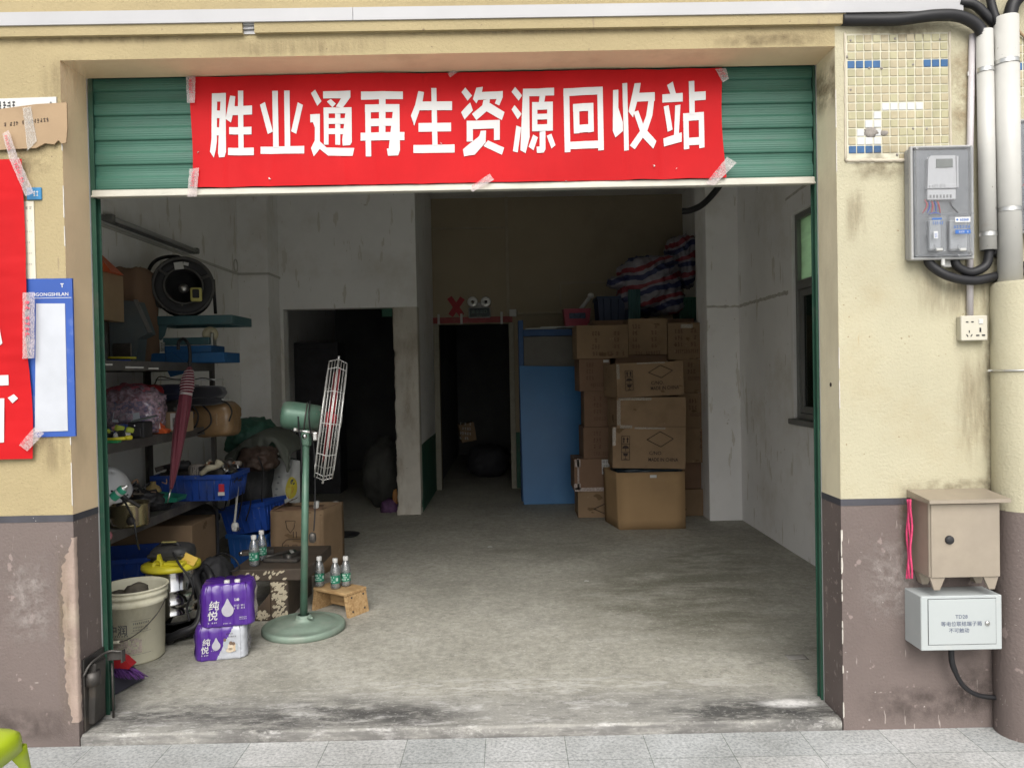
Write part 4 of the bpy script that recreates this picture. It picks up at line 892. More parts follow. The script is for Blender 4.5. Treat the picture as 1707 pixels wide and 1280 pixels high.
for i, (p0, p1) in enumerate((((1546,361),(1576,419)), ((1580,361),(1620,419)))):
    a = P(*p0,yf); b_ = P(*p1,yf); mb = MB(); mb.box(a.x, b_.x, yf-.012, yf-.004, b_.z, a.z, .004); d = build('breaker_door', mb, m_clear, MT)
    mb = MB(); mb.box(a.x+.016, b_.x-.010, yf+.012, yf+.034, b_.z+.012, a.z-.012, .003); mb.box((a.x+b_.x)/2-.004, (a.x+b_.x)/2+.014, yf+.004, yf+.013, b_.z+.012, b_.z+.03, .002); br = build('breaker', mb, m_meter, d)
    mb = MB(); tub = [((a.x+b_.x)/2-.012,yf-.014,b_.z+.006),((a.x+b_.x)/2+.016,yf-.014,b_.z+.006)]; mb.box(tub[0][0], tub[1][0], yf-.020, yf-.012, b_.z-.001, b_.z+.012, .003); build('latch', mb, m_galv, d)
    mb = MB()
    if i == 0:
        mb.box(a.x+.018, a.x+.034, yf-.0126, yf-.0122, b_.z+.05, b_.z+.078); mb.box(a.x+.012, b_.x-.02, yf-.0126, yf-.0122, a.z-.016, a.z-.009, mi=1)
        dashes(mb, (a.x+.012,yf-.0124,a.z-.035), .045, .012, seed=60, n=5, mi=1); dashes(mb, (a.x+.02,yf-.0127,b_.z+.053), .012, .02, seed=61, n=2, mi=1)
    else:
        mb.box(a.x+.022, b_.x-.012, yf-.0126, yf-.0122, a.z-.026, a.z-.006); text_mb('65S68', .0145, (a.x+.04,yf-.0128,a.z-.021), bold=.02, mb=mb, mi=1); mb.lathe([(0,-.0003),(.0045,-.0003)], (a.x+.030,yf-.0126,a.z-.016), (0,1,0), 12, mi=1)
        dashes(mb, (a.x+.014,yf-.0124,a.z-.05), .07, .012, seed=62, n=6, mi=1); mb.box(a.x+.022, b_.x-.012, yf-.0126, yf-.0122, a.z-.072, a.z-.056, mi=1); dashes(mb, (a.x+.035,yf-.0128,a.z-.068), .04, .007, seed=63, n=5)
    build('breaker_label', mb, [m_white, M('label_blue', (.03,.12,.38), .5)], d)
mb = MB(); mb.box((xa+xb)/2-.006, (xa+xb)/2+.008, yf+.02, yf+.032, za-.028, za+.002, .003); mb.box((xa+xb)/2+.02, (xa+xb)/2+.055, -.03, -.012, za-.03, za, .003); build('seal_tab', mb, m_white_plastic, MT)
c2 = P(1690,310,yf).x-xa; M2 = dup(MT, (MT.location.x+c2+.008, 0, MT.location.z+.10), 0, 'grey meter box cut by the right edge, beyond the tall white pipe')
# socket
a = P(1601,527,-.03); b_ = P(1645,567,-.03); SK = thing('wall_socket', 'cream double wall socket with a switch at the foot of the thin conduit', 'socket', ((a.x+b_.x)/2,0,b_.z))
mb = MB(); mb.box(a.x, b_.x, -.03, 0, b_.z, a.z, .004); build('socket_box', mb, M('ivory_plastic', (.46,.43,.33), .45, var=.04), SK)
mb = MB(); mb.box(a.x-.001, b_.x+.001, -.036, -.028, b_.z-.001, a.z+.001, .003); fp = build('face_plate', mb, M('ivory_face', (.52,.495,.415), .35, var=.03), SK)
w_ = b_.x-a.x; h_ = a.z-b_.z; mb = MB()
def slot(u, v, sx, sz, ang=0): mb.obox((a.x+u*w_, -.0362, b_.z+v*h_), (sx,.0016,sz), ry=ang)
slot(.22,.75,.010,.005); slot(.42,.75,.010,.005); slot(.30,.36,.004,.010); slot(.22,.2,.004,.011,R(-35)); slot(.38,.2,.004,.011,R(35)); slot(.72,.42,.007,.018); slot(.62,.2,.013,.006); slot(.84,.2,.013,.006)
build('socket_holes', mb, m_black, fp)
mb = MB(); mb.obox((a.x+.74*w_, -.037, b_.z+.76*h_), (.018,.005,.020), bev=.002); build('switch', mb, m_white_plastic, fp)

# ------------------------------------------------------------------ steel box and white bonding box on the right wall
m_ss = M('weathered_steel_box', (.35,.30,.24), .42, .35, var=.1, vs=5, dirt=(.42,.36,.28), dirt_amt=.5, ds=4, rv=.08)
yf = -.138; a = P(1548,838,yf); b_ = P(1668,961,yf)
SB = thing('steel_control_box', 'beige steel control box with an overhanging lid and short feet', 'control box', ((a.x+b_.x)/2,0,P(1600,983,yf).z))
mb = MB(); mb.box(a.x, b_.x, yf, 0, b_.z, a.z, .004); build('cabinet', mb, m_ss, SB)
mb = MB(); mb.box(a.x+.006, b_.x-.004, yf-.005, yf-.001, b_.z+.002, a.z-.006, .002); dr = build('door', mb, m_ss, SB)
c = P(1581,899,yf); mb = MB(); mb.lathe([(0,-.016),(.013,-.016),(.0165,-.012),(.0175,-.004)], (c.x,yf,c.z), (0,1,0), 24); mb.box(c.x-.008,c.x+.008,yf-.0172,yf-.0155,c.z-.003,c.z+.003); build('lock', mb, m_black, dr)
mb = MB(); mb.prism([(a.x-.014,yf-.03,a.z+.002),(b_.x+.02,yf-.03,a.z+.002),(b_.x+.02,yf-.03,a.z+.017),(a.x-.014,yf-.03,a.z+.017)], (0,.001,0))
x0, x1 = a.x-.014, b_.x+.024; y0 = yf-.032
mb = MB(); mb.add([(x0,y0,a.z+.001),(x1,y0,a.z+.001),(x1,0,a.z+.001),(x0,0,a.z+.001),(x0,y0,a.z+.015),(x1,y0,a.z+.015),(x1,-.002,a.z+.032),(x0,-.002,a.z+.032)], [(0,1,2,3),(4,5,6,7),(0,1,5,4),(1,2,6,5),(2,3,7,6),(3,0,4,7)]); build('lid', mb, m_ss, SB)
zf = P(1600,983,yf).z
for fx, s in ((a.x+.004,1),(b_.x-.006,-1)):
    for fy in (yf+.003, -.05):
        mb = MB(); mb.prism([(fx,fy,b_.z+.001),(fx+s*.06,fy,b_.z+.001),(fx+s*.038,fy,zf),(fx+s*.016,fy,zf)], (0,.012 if fy < -.1 else .035,0)); build('foot', mb, m_ss, SB)
yf = -.126; a = P(1535,994,yf); b_ = P(1671,1082,yf)
WB = thing('bonding_box', 'white steel terminal box with three printed lines under the beige steel box', 'terminal box', ((a.x+b_.x)/2,0,b_.z))
m_wb = M('white_enamel', (.40,.43,.43), .35, var=.03, vs=5, dirt=(.5,.5,.47), dirt_amt=.16, ds=9)
mb = MB(); mb.box(a.x, b_.x, yf, 0, b_.z, a.z, .003); build('case', mb, m_wb, WB)
c0 = P(1547,999,yf); c1 = P(1660,1072,yf); mb = MB(); mb.box(c0.x-.002, c1.x+.002, yf-.0006, yf+.001, c1.z-.002, c0.z+.002); build('door_gap', mb, m_black, WB)
mb = MB(); mb.box(c0.x, c1.x, yf-.003, yf-.0002, c1.z, c0.z, .001); dr = build('door', mb, m_wb, WB)
mb = MB(); m_print = M('navy_print', (.1,.12,.18), .6)
text_mb('TD28', .021, (P(1602,1030,yf).x, yf-.0032, P(1602,1030,yf).z), align='CENTER', bold=.005, mb=mb)
text_mb('等电位联结端子箱', .0205, (P(1602,1041,yf).x, yf-.0032, P(1602,1042,yf).z), align='CENTER', bold=.006, mb=mb)
text_mb('不可触动', .0205, (P(1598,1052,yf).x, yf-.0032, P(1598,1053,yf).z), align='CENTER', bold=.006, mb=mb); build('printed_text', mb, m_print, dr)
c = P(1645,1038,yf); mb = MB(); mb.lathe([(0,-.009),(.006,-.010),(.0095,-.007),(.011,-.003)], (c.x,yf,c.z), (0,1,0), 20); mb.box(c.x-.001,c.x+.001,yf-.0112,yf-.0095,c.z-.005,c.z+.005); build('lock', mb, m_steel, dr)
mb = MB(); mb.box(a.x+.03, a.x+.05, yf+.06, yf+.07, b_.z-.012, b_.z+.002, .002); build('mounting_lug', mb, m_wb, WB)
c = P(1590,1080,-.07)
cbl = bez([(c.x-.005,-.06,c.z+.002),(c.x,-.06,c.z-.07),P(1604,1140,-.05),P(1630,1158,-.04),P(1672,1163,-.03),P(1690,1163,-.02)],10); mb = MB(); mb.tube(cbl, [.011 if i < 14 else .0095 for i in range(len(cbl))], 12); solo('earth_cable', mb, m_hose, 'black cable curving from under the white terminal box to the pipe casing', 'cable', cbl[0])
rg = random.Random(6); mb = MB()
for k in range(3):
    pts = [P(1513+3*k-2.5*(i/12.0)*0+1.5*math.sin(i*.9+k*2), 832+11*i, -.03-.012*k) for i in range(13)]
    mb.tube(bez(pts,4), .0042, 7)
solo('pink_rope', mb, M('pink_rope', (.62,.06,.16), .8, var=.25, vs=40, bump=.6, bs=120), 'frayed pink rope strands hanging beside the beige steel box', 'rope', pts[0])
# ------------------------------------------------------------------ plastic stool at the lower left corner
m_lime = M('lime_plastic', (.36,.47,.02), .35, var=.04, coat=.3)
sx, sy, sz = -1.70, -.86, .405
ST = thing('plastic_stool', 'lime green plastic stool at the lower left corner of the pavement', 'stool', (sx,sy,PZ))
mb = MB(); n = 40
def sup(r_, a, p=5): c_, s_ = math.cos(a), math.sin(a); k = (abs(c_)**p+abs(s_)**p)**(-1/p); return Vector((r_*k*c_, r_*k*s_, 0))
prof = [(0,.0),(.11,.0),(.135,-.003),(.146,-.012),(.150,-.03),(.152,-.06)]
vs = []; fs = []
for r_, h in prof:
    for k in range(n): vs.append(Vector((sx,sy,sz+h))+sup(max(r_,.001),2*math.pi*k/n))
for i in range(len(prof)-1):
    for k in range(n): q = (k+1) % n; fs.append((i*n+k,i*n+q,(i+1)*n+q,(i+1)*n+k))
mb.add(vs, fs, 0, True); build('seat', mb, m_lime, ST, solid=.004)
for dx, dy in ((1,1),(1,-1),(-1,1),(-1,-1)):
    mb = MB(); a0 = Vector((sx+dx*.142, sy+dy*.142, sz-.055)); a1 = Vector((sx+dx*.175, sy+dy*.175, PZ+.002))
    prf = []
    for t in [i/10 for i in range(11)]:
        p = a0.lerp(a1, t); w_ = .085*max(.42, 1-t*2.6)
        prf.append([p+Vector((-dx*w_,0,0)), p+Vector((-dx*.006,0,0)), p+Vector((0,-dy*.006,0)), p+Vector((0,-dy*w_,0))])
    vs = [v for r_ in prf for v in r_]; fs = []
    for i in range(10):
        for k in range(3): fs.append((i*4+k,i*4+k+1,i*4+k+5,i*4+k+4))
    mb.add(vs, fs, 0, True); build('leg', mb, m_lime, ST, solid=.004)

# ================================================================== things inside, left side
def sc(y): return (y-CAMY)/FPX          # metres per photo pixel at depth y
XS = -2.15                               # front of the shelf
z3, z2, z1 = WX(240,867,XS).z, WX(240,729,XS).z, WX(300,604,XS).z
ye = P(357,800,2.39).y
SH = thing('steel_shelf', 'dusty dark steel shelf rack of three levels against the left wall', 'shelf', (-2.4,1.5,FZ))
xb_ = -2.655
def angle_post(x, y, sx_, sy_):
    mb = MB(); mb.box(x, x+sx_*.04, y, y+sy_*.004, FZ, z1+.06); mb.box(x, x+sx_*.004, y+sy_*.004, y+sy_*.04, FZ, z1+.06)
    build('post', mb, m_shelf, SH)
for x, s in ((XS,-1),(xb_,1)):
    angle_post(x, 2.41, s, -1); angle_post(x, .62, s, 1)
for z in (z1, z2, z3):
    mb = MB(); mb.box(xb_+.006, XS-.006, .626, 2.404, z-.012, z-.004, .001); build('shelf_board', mb, m_shelfpan, SH)
    mb = MB(); mb.box(XS-.006, XS, .62, 2.41, z-.055, z, .001); mb.box(xb_, xb_+.006, .62, 2.41, z-.055, z, .001); mb.box(xb_+.006, XS-.006, 2.404, 2.410, z-.055, z, .001); mb.box(xb_+.006, XS-.006, .62, .626, z-.055, z, .001); build('shelf_beam', mb, m_shelf, SH)
# wall lamp and conduit
x = XL; a = WX(168,352,x); b_ = WX(318,428,x)
FL = thing('fluorescent_batten', 'unlit grey fluorescent batten lamp high on the left wall', 'lamp', (x,(a.y+b_.y)/2,a.z))
zl = (a.z+b_.z)/2
m_batt = M('batten_grey', (.20,.20,.195), .5, .2, var=.12, dirt=(.1,.1,.095), dirt_amt=.4, ds=5)
mb = MB(); mb.box(x, x+.03, a.y, b_.y, zl-.02, zl+.02, .004); build('batten', mb, m_batt, FL)
mb = MB(); mb.tube([(x+.06,a.y+.03,zl),(x+.06,b_.y-.03,zl)], .015, 14); build('tube', mb, M('tube_dead', (.36,.36,.35), .3, var=.08), FL)
mb = MB(); mb.box(x+.02, x+.078, a.y-.0, a.y+.04, zl-.024, zl+.024, .006); mb.box(x+.02, x+.078, b_.y-.04, b_.y, zl-.024, zl+.024, .006); build('lamp_holder', mb, m_batt, FL)
mb = MB(); p = WX(175,372,x); q = WX(402,463,x); zc = p.z*.5+q.z*.5
mb.box(x, x+.018, .4, 4.40, zc-.010, zc+.010, .002); mb.box(x, xl+.016, 4.402, 4.418, zc-.010, zc+.010, .002); mb.box(xl, xl+.016, 4.42, YP-.01, zc-.010, zc+.010, .002)
solo('wall_trunking', mb, m_cond, 'thin grey trunking stepping round the left pilaster below the lamp', 'trunking', (x,3,zc))
p = WX(391,443,x); mb = MB(); mb.tube([(x+.012,p.y+.05*math.cos(a_),p.z+.06*math.sin(a_)) for a_ in [R(k*15) for k in range(24)]], .006, 6, closed=True); solo('cable_loop', mb, m_cond, 'small loop of grey cable on the left wall by the pilaster', 'cable', p)

# ---- top shelf
def on(px, py, y): return P(px, py, y)
def carton(name, x0, x1, y0, y1, z0, z1_, mat, label, rz=0, group=None, seam=True, cat='carton', tape_=True):
    """closed cardboard box: body, top flaps with a slit, strip of tape"""
    c = Vector(((x0+x1)/2,(y0+y1)/2,z0)); t = thing(name, label, cat, c, group)
    mb = MB(); hx, hy, h = (x1-x0)/2, (y1-y0)/2, z1_-z0; rg = random.Random(int(abs(x0*1000)+abs(z0*777)))
    n = 8
    def side(u, v, A, Bp):
        p = A.lerp(Bp, u); b__ = (.0045+.0025*mnoise.noise(Vector((x0*7+u*2,z0*5,v*2))))*math.sin(math.pi*u)*math.sin(math.pi*v)+.002*mnoise.noise(Vector((u*5+x0*9,v*5,z0*9)))*(0 < u < 1); d = Vector((p.x,p.y,0)); d = d.normalized() if d.length else d
        return Vector((p.x, p.y, h*v)) + d*b__
    jj = lambda: rg.uniform(-.006,.006)
    cs_ = [Vector((-hx+jj(),-hy+jj()*.5,0)),Vector((hx+jj(),-hy+jj()*.5,0)),Vector((hx+jj(),hy,0)),Vector((-hx+jj(),hy,0))]
    for i in range(4): mb.grid(n, n, lambda u, v, i=i: side(u, v, cs_[i], cs_[(i+1) % 4]))
    mb.add([(-hx,-hy,0),(hx,-hy,0),(hx,hy,0),(-hx,hy,0)], [(0,1,2,3)])
    sag = .006
    mb.add([(-hx,-hy,h),(hx,-hy,h),(hx,-.003,h-sag),(-hx,-.003,h-sag)], [(0,1,2,3)]); mb.add([(-hx,hy,h),(hx,hy,h),(hx,.003,h-sag),(-hx,.003,h-sag)], [(0,1,2,3)]); mb.add([(-hx,-.003,h-sag),(hx,-.003,h-sag),(hx,.003,h-sag),(-hx,.003,h-sag)], [(0,1,2,3)], 1)
    mb.v = [v+c for v in mb.v]; build('carton_body', mb, [mat, m_ink], t)
    if tape_:
        mb = MB(); mb.add([(-.03,-hy-.0075,h-.07),(.03,-hy-.0075,h-.07),(.03,-hy-.003,h+.001),(-.03,-hy-.003,h+.001),(.03,hy,h+.001),(-.03,hy,h+.001)], [(0,1,2,3),(3,2,4,5)]) if False else mb.add([(-hx-.002,-.025,h+.0015),(hx+.002,-.025,h+.0015),(hx+.002,.025,h+.0015),(-hx-.002,.025,h+.0015)], [(0,1,2,3)])
        mb.v = [v+c for v in mb.v]; build('tape', mb, m_tape, t)
    t.rotation_euler = (0,0,rz); return t
yb = 1.75
a = on(165,452,yb); 
c_ = carton('carton', on(172,500,1.5).x, on(189,500,1.75).x, 1.4, 1.75, z1+.262, on(180,452,1.5).z, m_kraftw, 'pale cardboard box with a drooping flap, leftmost on the top shelf', tape_=False)
mb = MB(); zt_ = on(180,452,1.5).z; xx = on(172,452,1.4).x; xr_ = on(189,500,1.75).x+.01; mb.prism([(xx,1.39,zt_),(xr_-.02,1.385,zt_+.005),(xr_+.01,1.30,zt_-.17),(xx,1.34,zt_-.12)], (0,.004,0)); build('flap', mb, m_kraftw, c_)
x0, x1_ = on(188,470,1.95).x, on(248,470,2.05).x
PB = thing('paper_parcel', 'brown paper parcel with slumped corners behind the grey machine on the top shelf', 'parcel', ((x0+x1_)/2,2.0,z1))
mb = MB(); zc = (z1+on(220,446,1.95).z)/2; mb.blob(((x0+x1_)/2+.0,2.05,zc), ((x1_-x0)/2*1.05,.16,(on(220,446,1.95).z-z1)/2), .05, 2, 3, 6, 4, ridge=.3); build('wrapping', mb, m_kraft2, PB)
mb = MB(); o = on(172,436,1.55); mb.add([(o.x-.12,1.5,zt_),(o.x+.07,1.5,zt_),(o.x+.05,1.7,zt_),(o.x-.12,1.7,zt_),(o.x-.03,1.52,on(170,418,1.55).z),(o.x-.08,1.66,on(170,416,1.55).z)], [(0,1,4),(1,2,5,4),(2,3,5),(3,0,4,5),(0,3,2,1)]); solo('safety_cone', mb, m_orange, 'bright orange plastic wedge lying on the pale cardboard box', 'wedge', (o.x,1.6,zt_))
# grey power tool case and dark bag
x0, x1_ = on(182,540,1.8).x, on(240,540,1.8).x; zt_ = on(210,500,1.8).z
GM = thing('machine_case', 'dull grey blue machine hood sitting at the left of the top shelf', 'machine', ((x0+x1_)/2,1.9,z1))
mb = MB(); mb.prism([(x0,1.8,z1),(x1_-.06,1.8,z1),(x1_-.04,1.8,z1+.16),(x1_+.02,1.8,z1+.19),(x1_-.05,1.8,zt_-.01),(x0+.06,1.8,zt_),(x0,1.8,zt_-.09)], (0,.12,0)); build('hood', mb, M('hood_grey', (.10,.125,.135), .6, .1, var=.15, dirt=(.15,.15,.14), dirt_amt=.5, ds=5), GM)
mb = MB(); mb.box(x0+.02, x1_-.08, 1.785, 1.799, z1+.01, z1+.13, .006); build('front_panel', mb, m_dsteel, GM)
mb = MB(); mb.prism([(x1_-.06,1.79,zt_),(x1_-.04,1.79,zt_),(x1_+.05,1.79,z1+.2),(x1_+.03,1.79,z1+.195)], (0,.02,0)); build('edge_strip', mb, m_batt, GM)
mb = MB(); o = on(180,577,1.5); 
mb.tube([(o.x,1.5,z1+.03),(o.x+.17,1.5,z1+.025)], .006, 8); solo('yellow_ruler', mb, m_yellow, 'yellow bar lying along the top shelf edge', 'bar', (o.x,1.5,z1)); mb = MB(); mb.tube([(o.x-.01,1.49,z1+.012),(o.x+.14,1.49,z1+.01)], .006, 8); solo('blue_ruler', mb, m_bluebin, 'blue bar lying under the yellow one on the top shelf edge', 'bar', (o.x,1.49,z1))
for k in range(6): mb = MB(); mb.box(on(158,560,1.6).x-.05, on(178,560,1.75).x-.01*(k % 2), 1.42, 1.73, z1+.002+.043*k, z1+.043*k+.040, .004); solo('folded_carton', mb, m_kraftw, 'flattened brown carton in the small stack at the left end of the top shelf', 'carton', (-2.2,1.5,z1+.043*k), group='flattened cartons stacked on the top shelf')
# things lying at the shelf front: white strips
mb = MB()
for px0, px1, py in ((170,186,604),(209,238,609),(247,263,611)): a = WX(px0,py,XS); b_ = WX(px1,py,XS); mb.box(XS-.002, XS+.006, a.y, b_.y, a.z-.016, a.z-.006, .002)
build('shelf_label_strip', mb, m_paper, SH)
# teal flat trolley and blue frame
yt = 2.15; s_ = sc(yt)
xa, xb = on(246,534,yt).x, on(387,534,yt).x; zt_, zb2 = on(316,526,yt).z, on(316,541,yt).z
FT = thing('flat_trolley', 'teal painted flat trolley deck upturned on the blue frame, overhanging the shelf', 'trolley', ((xa+xb)/2,yt,zb2))
mb = MB(); mb.box(xa, xb, yt, yt+.04, zb2, zt_, .004); mb.box(xa, xb, yt+.36, yt+.4, zb2, zt_, .004); mb.box(xa, xa+.04, yt+.04, yt+.36, zb2, zt_, .003); mb.box(xb-.04, xb, yt+.04, yt+.36, zb2, zt_, .003); mb.box(xa+.04, xb-.04, yt+.04, yt+.36, zt_-.006, zt_-.001); build('deck', mb, m_teal, FT)
o = on(265,558,yt); mb = MB(); mb.prism([(o.x-.045,yt+.02,zb2),(o.x+.05,yt+.02,zb2),(o.x+.03,yt+.02,zb2-.07),(o.x+.005,yt+.02,zb2-.10),(o.x-.02,yt+.02,zb2-.10),(o.x-.03,yt+.02,zb2-.05)], (0,.006,0)); mb.prism([(o.x-.06,yt+.1,zb2),(o.x-.045,yt+.1,zb2),(o.x-.02,yt+.1,zb2-.09),(o.x-.04,yt+.1,zb2-.10)], (0,.006,0)); build('bracket', mb, m_teal, FT)
a = on(268,563,yt); b_ = on(345,574,yt); mb = MB(); mb.box(a.x, b_.x, yt+.03, yt+.07, b_.z, a.z, .003); build('cross_bar', mb, m_teal, FT)
c = on(341,556,yt); cw = MB(); cw.lathe([(0,-.018),(.03,-.018),(.052,-.014),(.054,0),(.052,.014),(.03,.018),(0,.018)], (c.x,yt+.1,c.z), (.5,-.85,0), 28)
cst = build('castor', (lambda m: (m.box(c.x+.015,c.x+.03,yt+.06,yt+.14,c.z-.10,c.z+.01,.004), m)[1])(MB()), m_galv, FT); build('wheel', cw, M('cream_wheel', (.42,.38,.25), .5, var=.1, dirt=(.2,.18,.12), dirt_amt=.4), cst)
mb = MB()
for k in range(4): mb.lathe([(.0,-.007),(.014,-.007),(.016,0),(.014,.007),(0,.007)], (o.x+.012,yt+.03,zb2-.125-.017*k), (0,0,1), 14)
build('spring', mb, m_galv, FT)
xa, xb = on(243,600,2.08).x, on(374,600,2.08).x; zt_, zb2 = on(310,588,2.08).z, on(310,605,2.08).z
BF = thing('weighing_platform', 'bright blue steel platform under the teal trolley deck on the top shelf', 'platform', ((xa+xb)/2,2.08,zb2))
mb = MB(); mb.box(xa, xb, 2.08, 2.12, zb2, zt_, .003); mb.box(xa, xb, 2.34, 2.38, zb2, zt_, .003); mb.box(xa, xa+.04, 2.12, 2.34, zb2, zt_, .003); mb.box(xb-.04, xb, 2.12, 2.34, zb2, zt_, .003); mb.box(xa+.12, xb-.1, 2.10, 2.36, zt_, zt_+.05, .004); build('frame', mb, m_bluepaint, BF)
a, b_ = on(276,603,2.06), on(300,628,2.06); mb = MB(); mb.prism([(a.x,2.06,zt_),(a.x+.035,2.06,zt_),(b_.x+.06,2.06,zb2-.01),(b_.x+.02,2.06,b_.z+.02),(a.x+.03,2.06,b_.z),(a.x+.01,2.06,b_.z+.04)], (0,.016,0)); mb.box(xa, a.x-.004, 2.065, 2.079, zb2-.004, zt_-.004, .002); build('bracket', mb, m_bluepaint, BF)
mb = MB(); mb.box(on(268,640,2.2).x, on(365,632,2.2).x, 2.15, 2.3, z1-.10, z1-.092); solo('white_sheet', mb, m_paper, 'thin white panel lying under the top shelf board', 'panel', (-2.3,2.2,z1-.1)) if False else None
# cable reel
yr = 2.2; c = on(306,478,yr); ax = Vector((.38,-.92,.05)).normalized(); zdeck = on(316,526,2.15).z
CR = thing('cable_reel', 'big black cable reel drum with a carrying handle on the teal trolley deck', 'cable reel', (c.x,yr,zdeck))
rr = (c.z-zdeck)-.01; c.z = zdeck+rr+.01; C0 = c-ax*.0
mb = MB(); f0 = C0+ax*.02
mb.lathe([(rr*.62,.012),(rr*.66,.022),(rr*.9,.026),(rr*.99,.018),(rr,.0),(rr*.98,-.012),(rr*.6,-.012),(rr*.6,.0)], f0, ax, 40)
mb.lathe([(rr*.99,0),(rr,-.012),(rr*.96,-.02),(.05,-.02)], f0-ax*.2, ax, 40); build('flange', mb, m_black, CR)
mb = MB(); mb.lathe([(rr*.6,.0),(rr*.58,-.02),(rr*.5,-.12),(0,-.13)], f0, ax, 32); build('drum', mb, m_black, CR)
mb = MB(); side = ax.cross(Vector((0,0,1))).normalized()
for k in range(7):
    cc = f0-ax*(.035+.025*k); mb.tube([cc+rr*.82*(math.cos(t_)*side+math.sin(t_)*Vector((0,0,1))) for t_ in [R(j*12) for j in range(30)]], .013, 6, closed=True)
build('cable', mb, m_hose, CR)
m_rim = M('reel_rim_grey', (.075,.073,.07), .55, var=.2, vs=12)
mb = MB(); circ = lambda r_, h_: [f0+ax*h_+r_*(math.cos(R(j*9))*side+math.sin(R(j*9))*Vector((0,0,1))) for j in range(40)]
mb.tube(circ(rr*.985,.016), .012, 8, closed=True); build('reel_rim', mb, m_rim, CR); mb = MB(); mb.tube(circ(rr*.63,.022), .008, 8, closed=True); build('reel_rim', mb, m_rim, CR)
for an in (35,155,275): mb = MB(); d_ = math.cos(R(an))*side+math.sin(R(an))*Vector((0,0,1)); mb.tube([f0+d_*rr*.63+ax*.02, f0+d_*rr*.97+ax*.02], .011, 8); build('spoke', mb, m_rim, CR)
mb = MB(); mb.lathe([(0,-.06),(.03,-.06),(.035,-.09)], f0, ax, 16); build('axle', mb, m_galv, CR)
hb = f0-ax*.1; mb = MB(); mb.tube(bez([hb-side*rr*1.0+Vector((0,0,rr*.35)), hb-side*rr*.85+Vector((0,0,rr*.95)), hb-side*rr*.5+Vector((0,0,rr*1.25)), hb+side*rr*.1+Vector((0,0,rr*1.22)), hb+side*rr*.15+Vector((0,0,rr*.9))],8) if False else bez([P(243,462,yr+.1),P(254,440,yr+.1),P(270,430,yr+.1),P(296,428,yr+.1),P(303,436,yr+.1)],8), .013, 10); mb.tube([hb-side*rr*1.05+Vector((0,0,-rr*.9)), hb-side*rr*1.0+Vector((0,0,rr*.35))], .012, 8); mb.tube([hb+side*rr*1.1+Vector((0,0,-rr)), hb+side*rr*1.08+Vector((0,0,-.0))], .012, 8); build('handle', mb, m_black, CR)
mb = MB(); q = P(327,491,yr-.12); mb.obox((q.x,q.y,q.z),(.075,.03,.095),.3,0,0,.012); mb.obox((q.x+.004,q.y-.015,q.z+.004),(.045,.014,.06),.3,0,0,.006,1); build('socket_block', mb, [M('pale_yellow', (.5,.46,.14), .45, var=.08), m_black], CR)
for px, py, w_, h_, rt in ((298,443,.058,.05,.15),(310,440,.034,.022,-.2),(255,462,.045,.02,.4),(279,440,.1,.045,.0)):
    q = P(px,py,yr-.07 if px > 290 else yr+.04); mb = MB(); mb.obox(q,(w_,.003,h_),.35,0,-rt); build('sticker', mb, m_paper, CR)
for px in (270,281): q = P(px,500,yr-.0); mb = MB(); mb.lathe([(0,-.014),(.05,-.012),(.062,0),(.05,.012),(0,.014)] if px == 270 else [(0,-.01),(.04,-.01),(.045,0),(.04,.01),(0,.01)], (q.x,yr-.02,q.z), (.9,-.4,0), 24); build('wheel', mb, m_rubber, CR)

# ---- second shelf
def lumpy(name, px0, py0, px1, py1, y, mat, label, cat, dy=.12, amp=.14, freq=2.4, seed=1, p=2.6, ridge=.25, z0=None, parts=None, sub=4):
    a = P(px0,py1,y); b_ = P(px1,py0,y); zlo = a.z if z0 is None else z0
    t = thing(name, label, cat, ((a.x+b_.x)/2,y+dy,zlo)); mb = MB()
    mb.blob(((a.x+b_.x)/2,y+dy,(zlo+b_.z)/2), ((b_.x-a.x)/2,dy,(b_.z-zlo)/2), amp, freq, seed, p, sub, ridge=ridge)
    for v in mb.v: v.z = max(v.z, zlo+.001)
    build(parts or 'bag', mb, mat, t); return t
m_film = glassy('bag_film', (.86,.84,.88), .3, .12, (.55,.4,.48), .45)
m_multi = M('red_print_pouch', (.33,.07,.10), .4, var=.5, vs=22, dirt=(.55,.45,.48), dirt_amt=.4, ds=25)
m_multib = M('blue_print_pouch', (.04,.085,.3), .4, var=.5, vs=20, dirt=(.45,.5,.6), dirt_amt=.32, ds=22)
t = lumpy('plastic_bag', 172, 665, 248, 716, 1.5, m_multib, 'clear plastic bag packed with blue and red pouches on the middle shelf', 'bag', .11, .16, 3, 5, z0=z2, parts='blue_pouch')
mb = MB(); a = P(210,665,1.55); mb.blob((a.x-.02,1.62,a.z+.015), (.14,.09,.07), .2, 3, 9, 2.3, 4, ridge=.4); build('red_pouch', mb, m_multi, t)
mb = MB(); a = P(212,685,1.5); mb.blob((a.x-.01,1.6,a.z-.005), (.175,.13,.145), .16, 3.2, 12, 2.4, 4, ridge=.7); build('film', mb, m_film, t)
mb = MB(); a = P(203,696,1.48); mb.obox((a.x,1.478,a.z),(.10,.004,.062),.1,-.15,.12); mb.obox((a.x+.085,1.472,a.z-.004),(.058,.004,.06),-.1,-.1,-.15); build('printed_card', mb, M('card_grey', (.42,.46,.5), .6, var=.1), t)
mb = MB(); dashes(mb, (a.x-.035,1.472,a.z-.006), .07, .016, (1,.1,-.12), (0,-.1,1), 30, 4); build('card_print', mb, m_ink, t)
lumpy('red_pouch', 214, 641, 262, 672, 1.95, M('red_pack', (.36,.03,.035), .4, var=.2, vs=9), 'shiny red packet behind the clear plastic bag on the middle shelf', 'packet', .08, .1, 2, 3, z0=None, parts='packet')
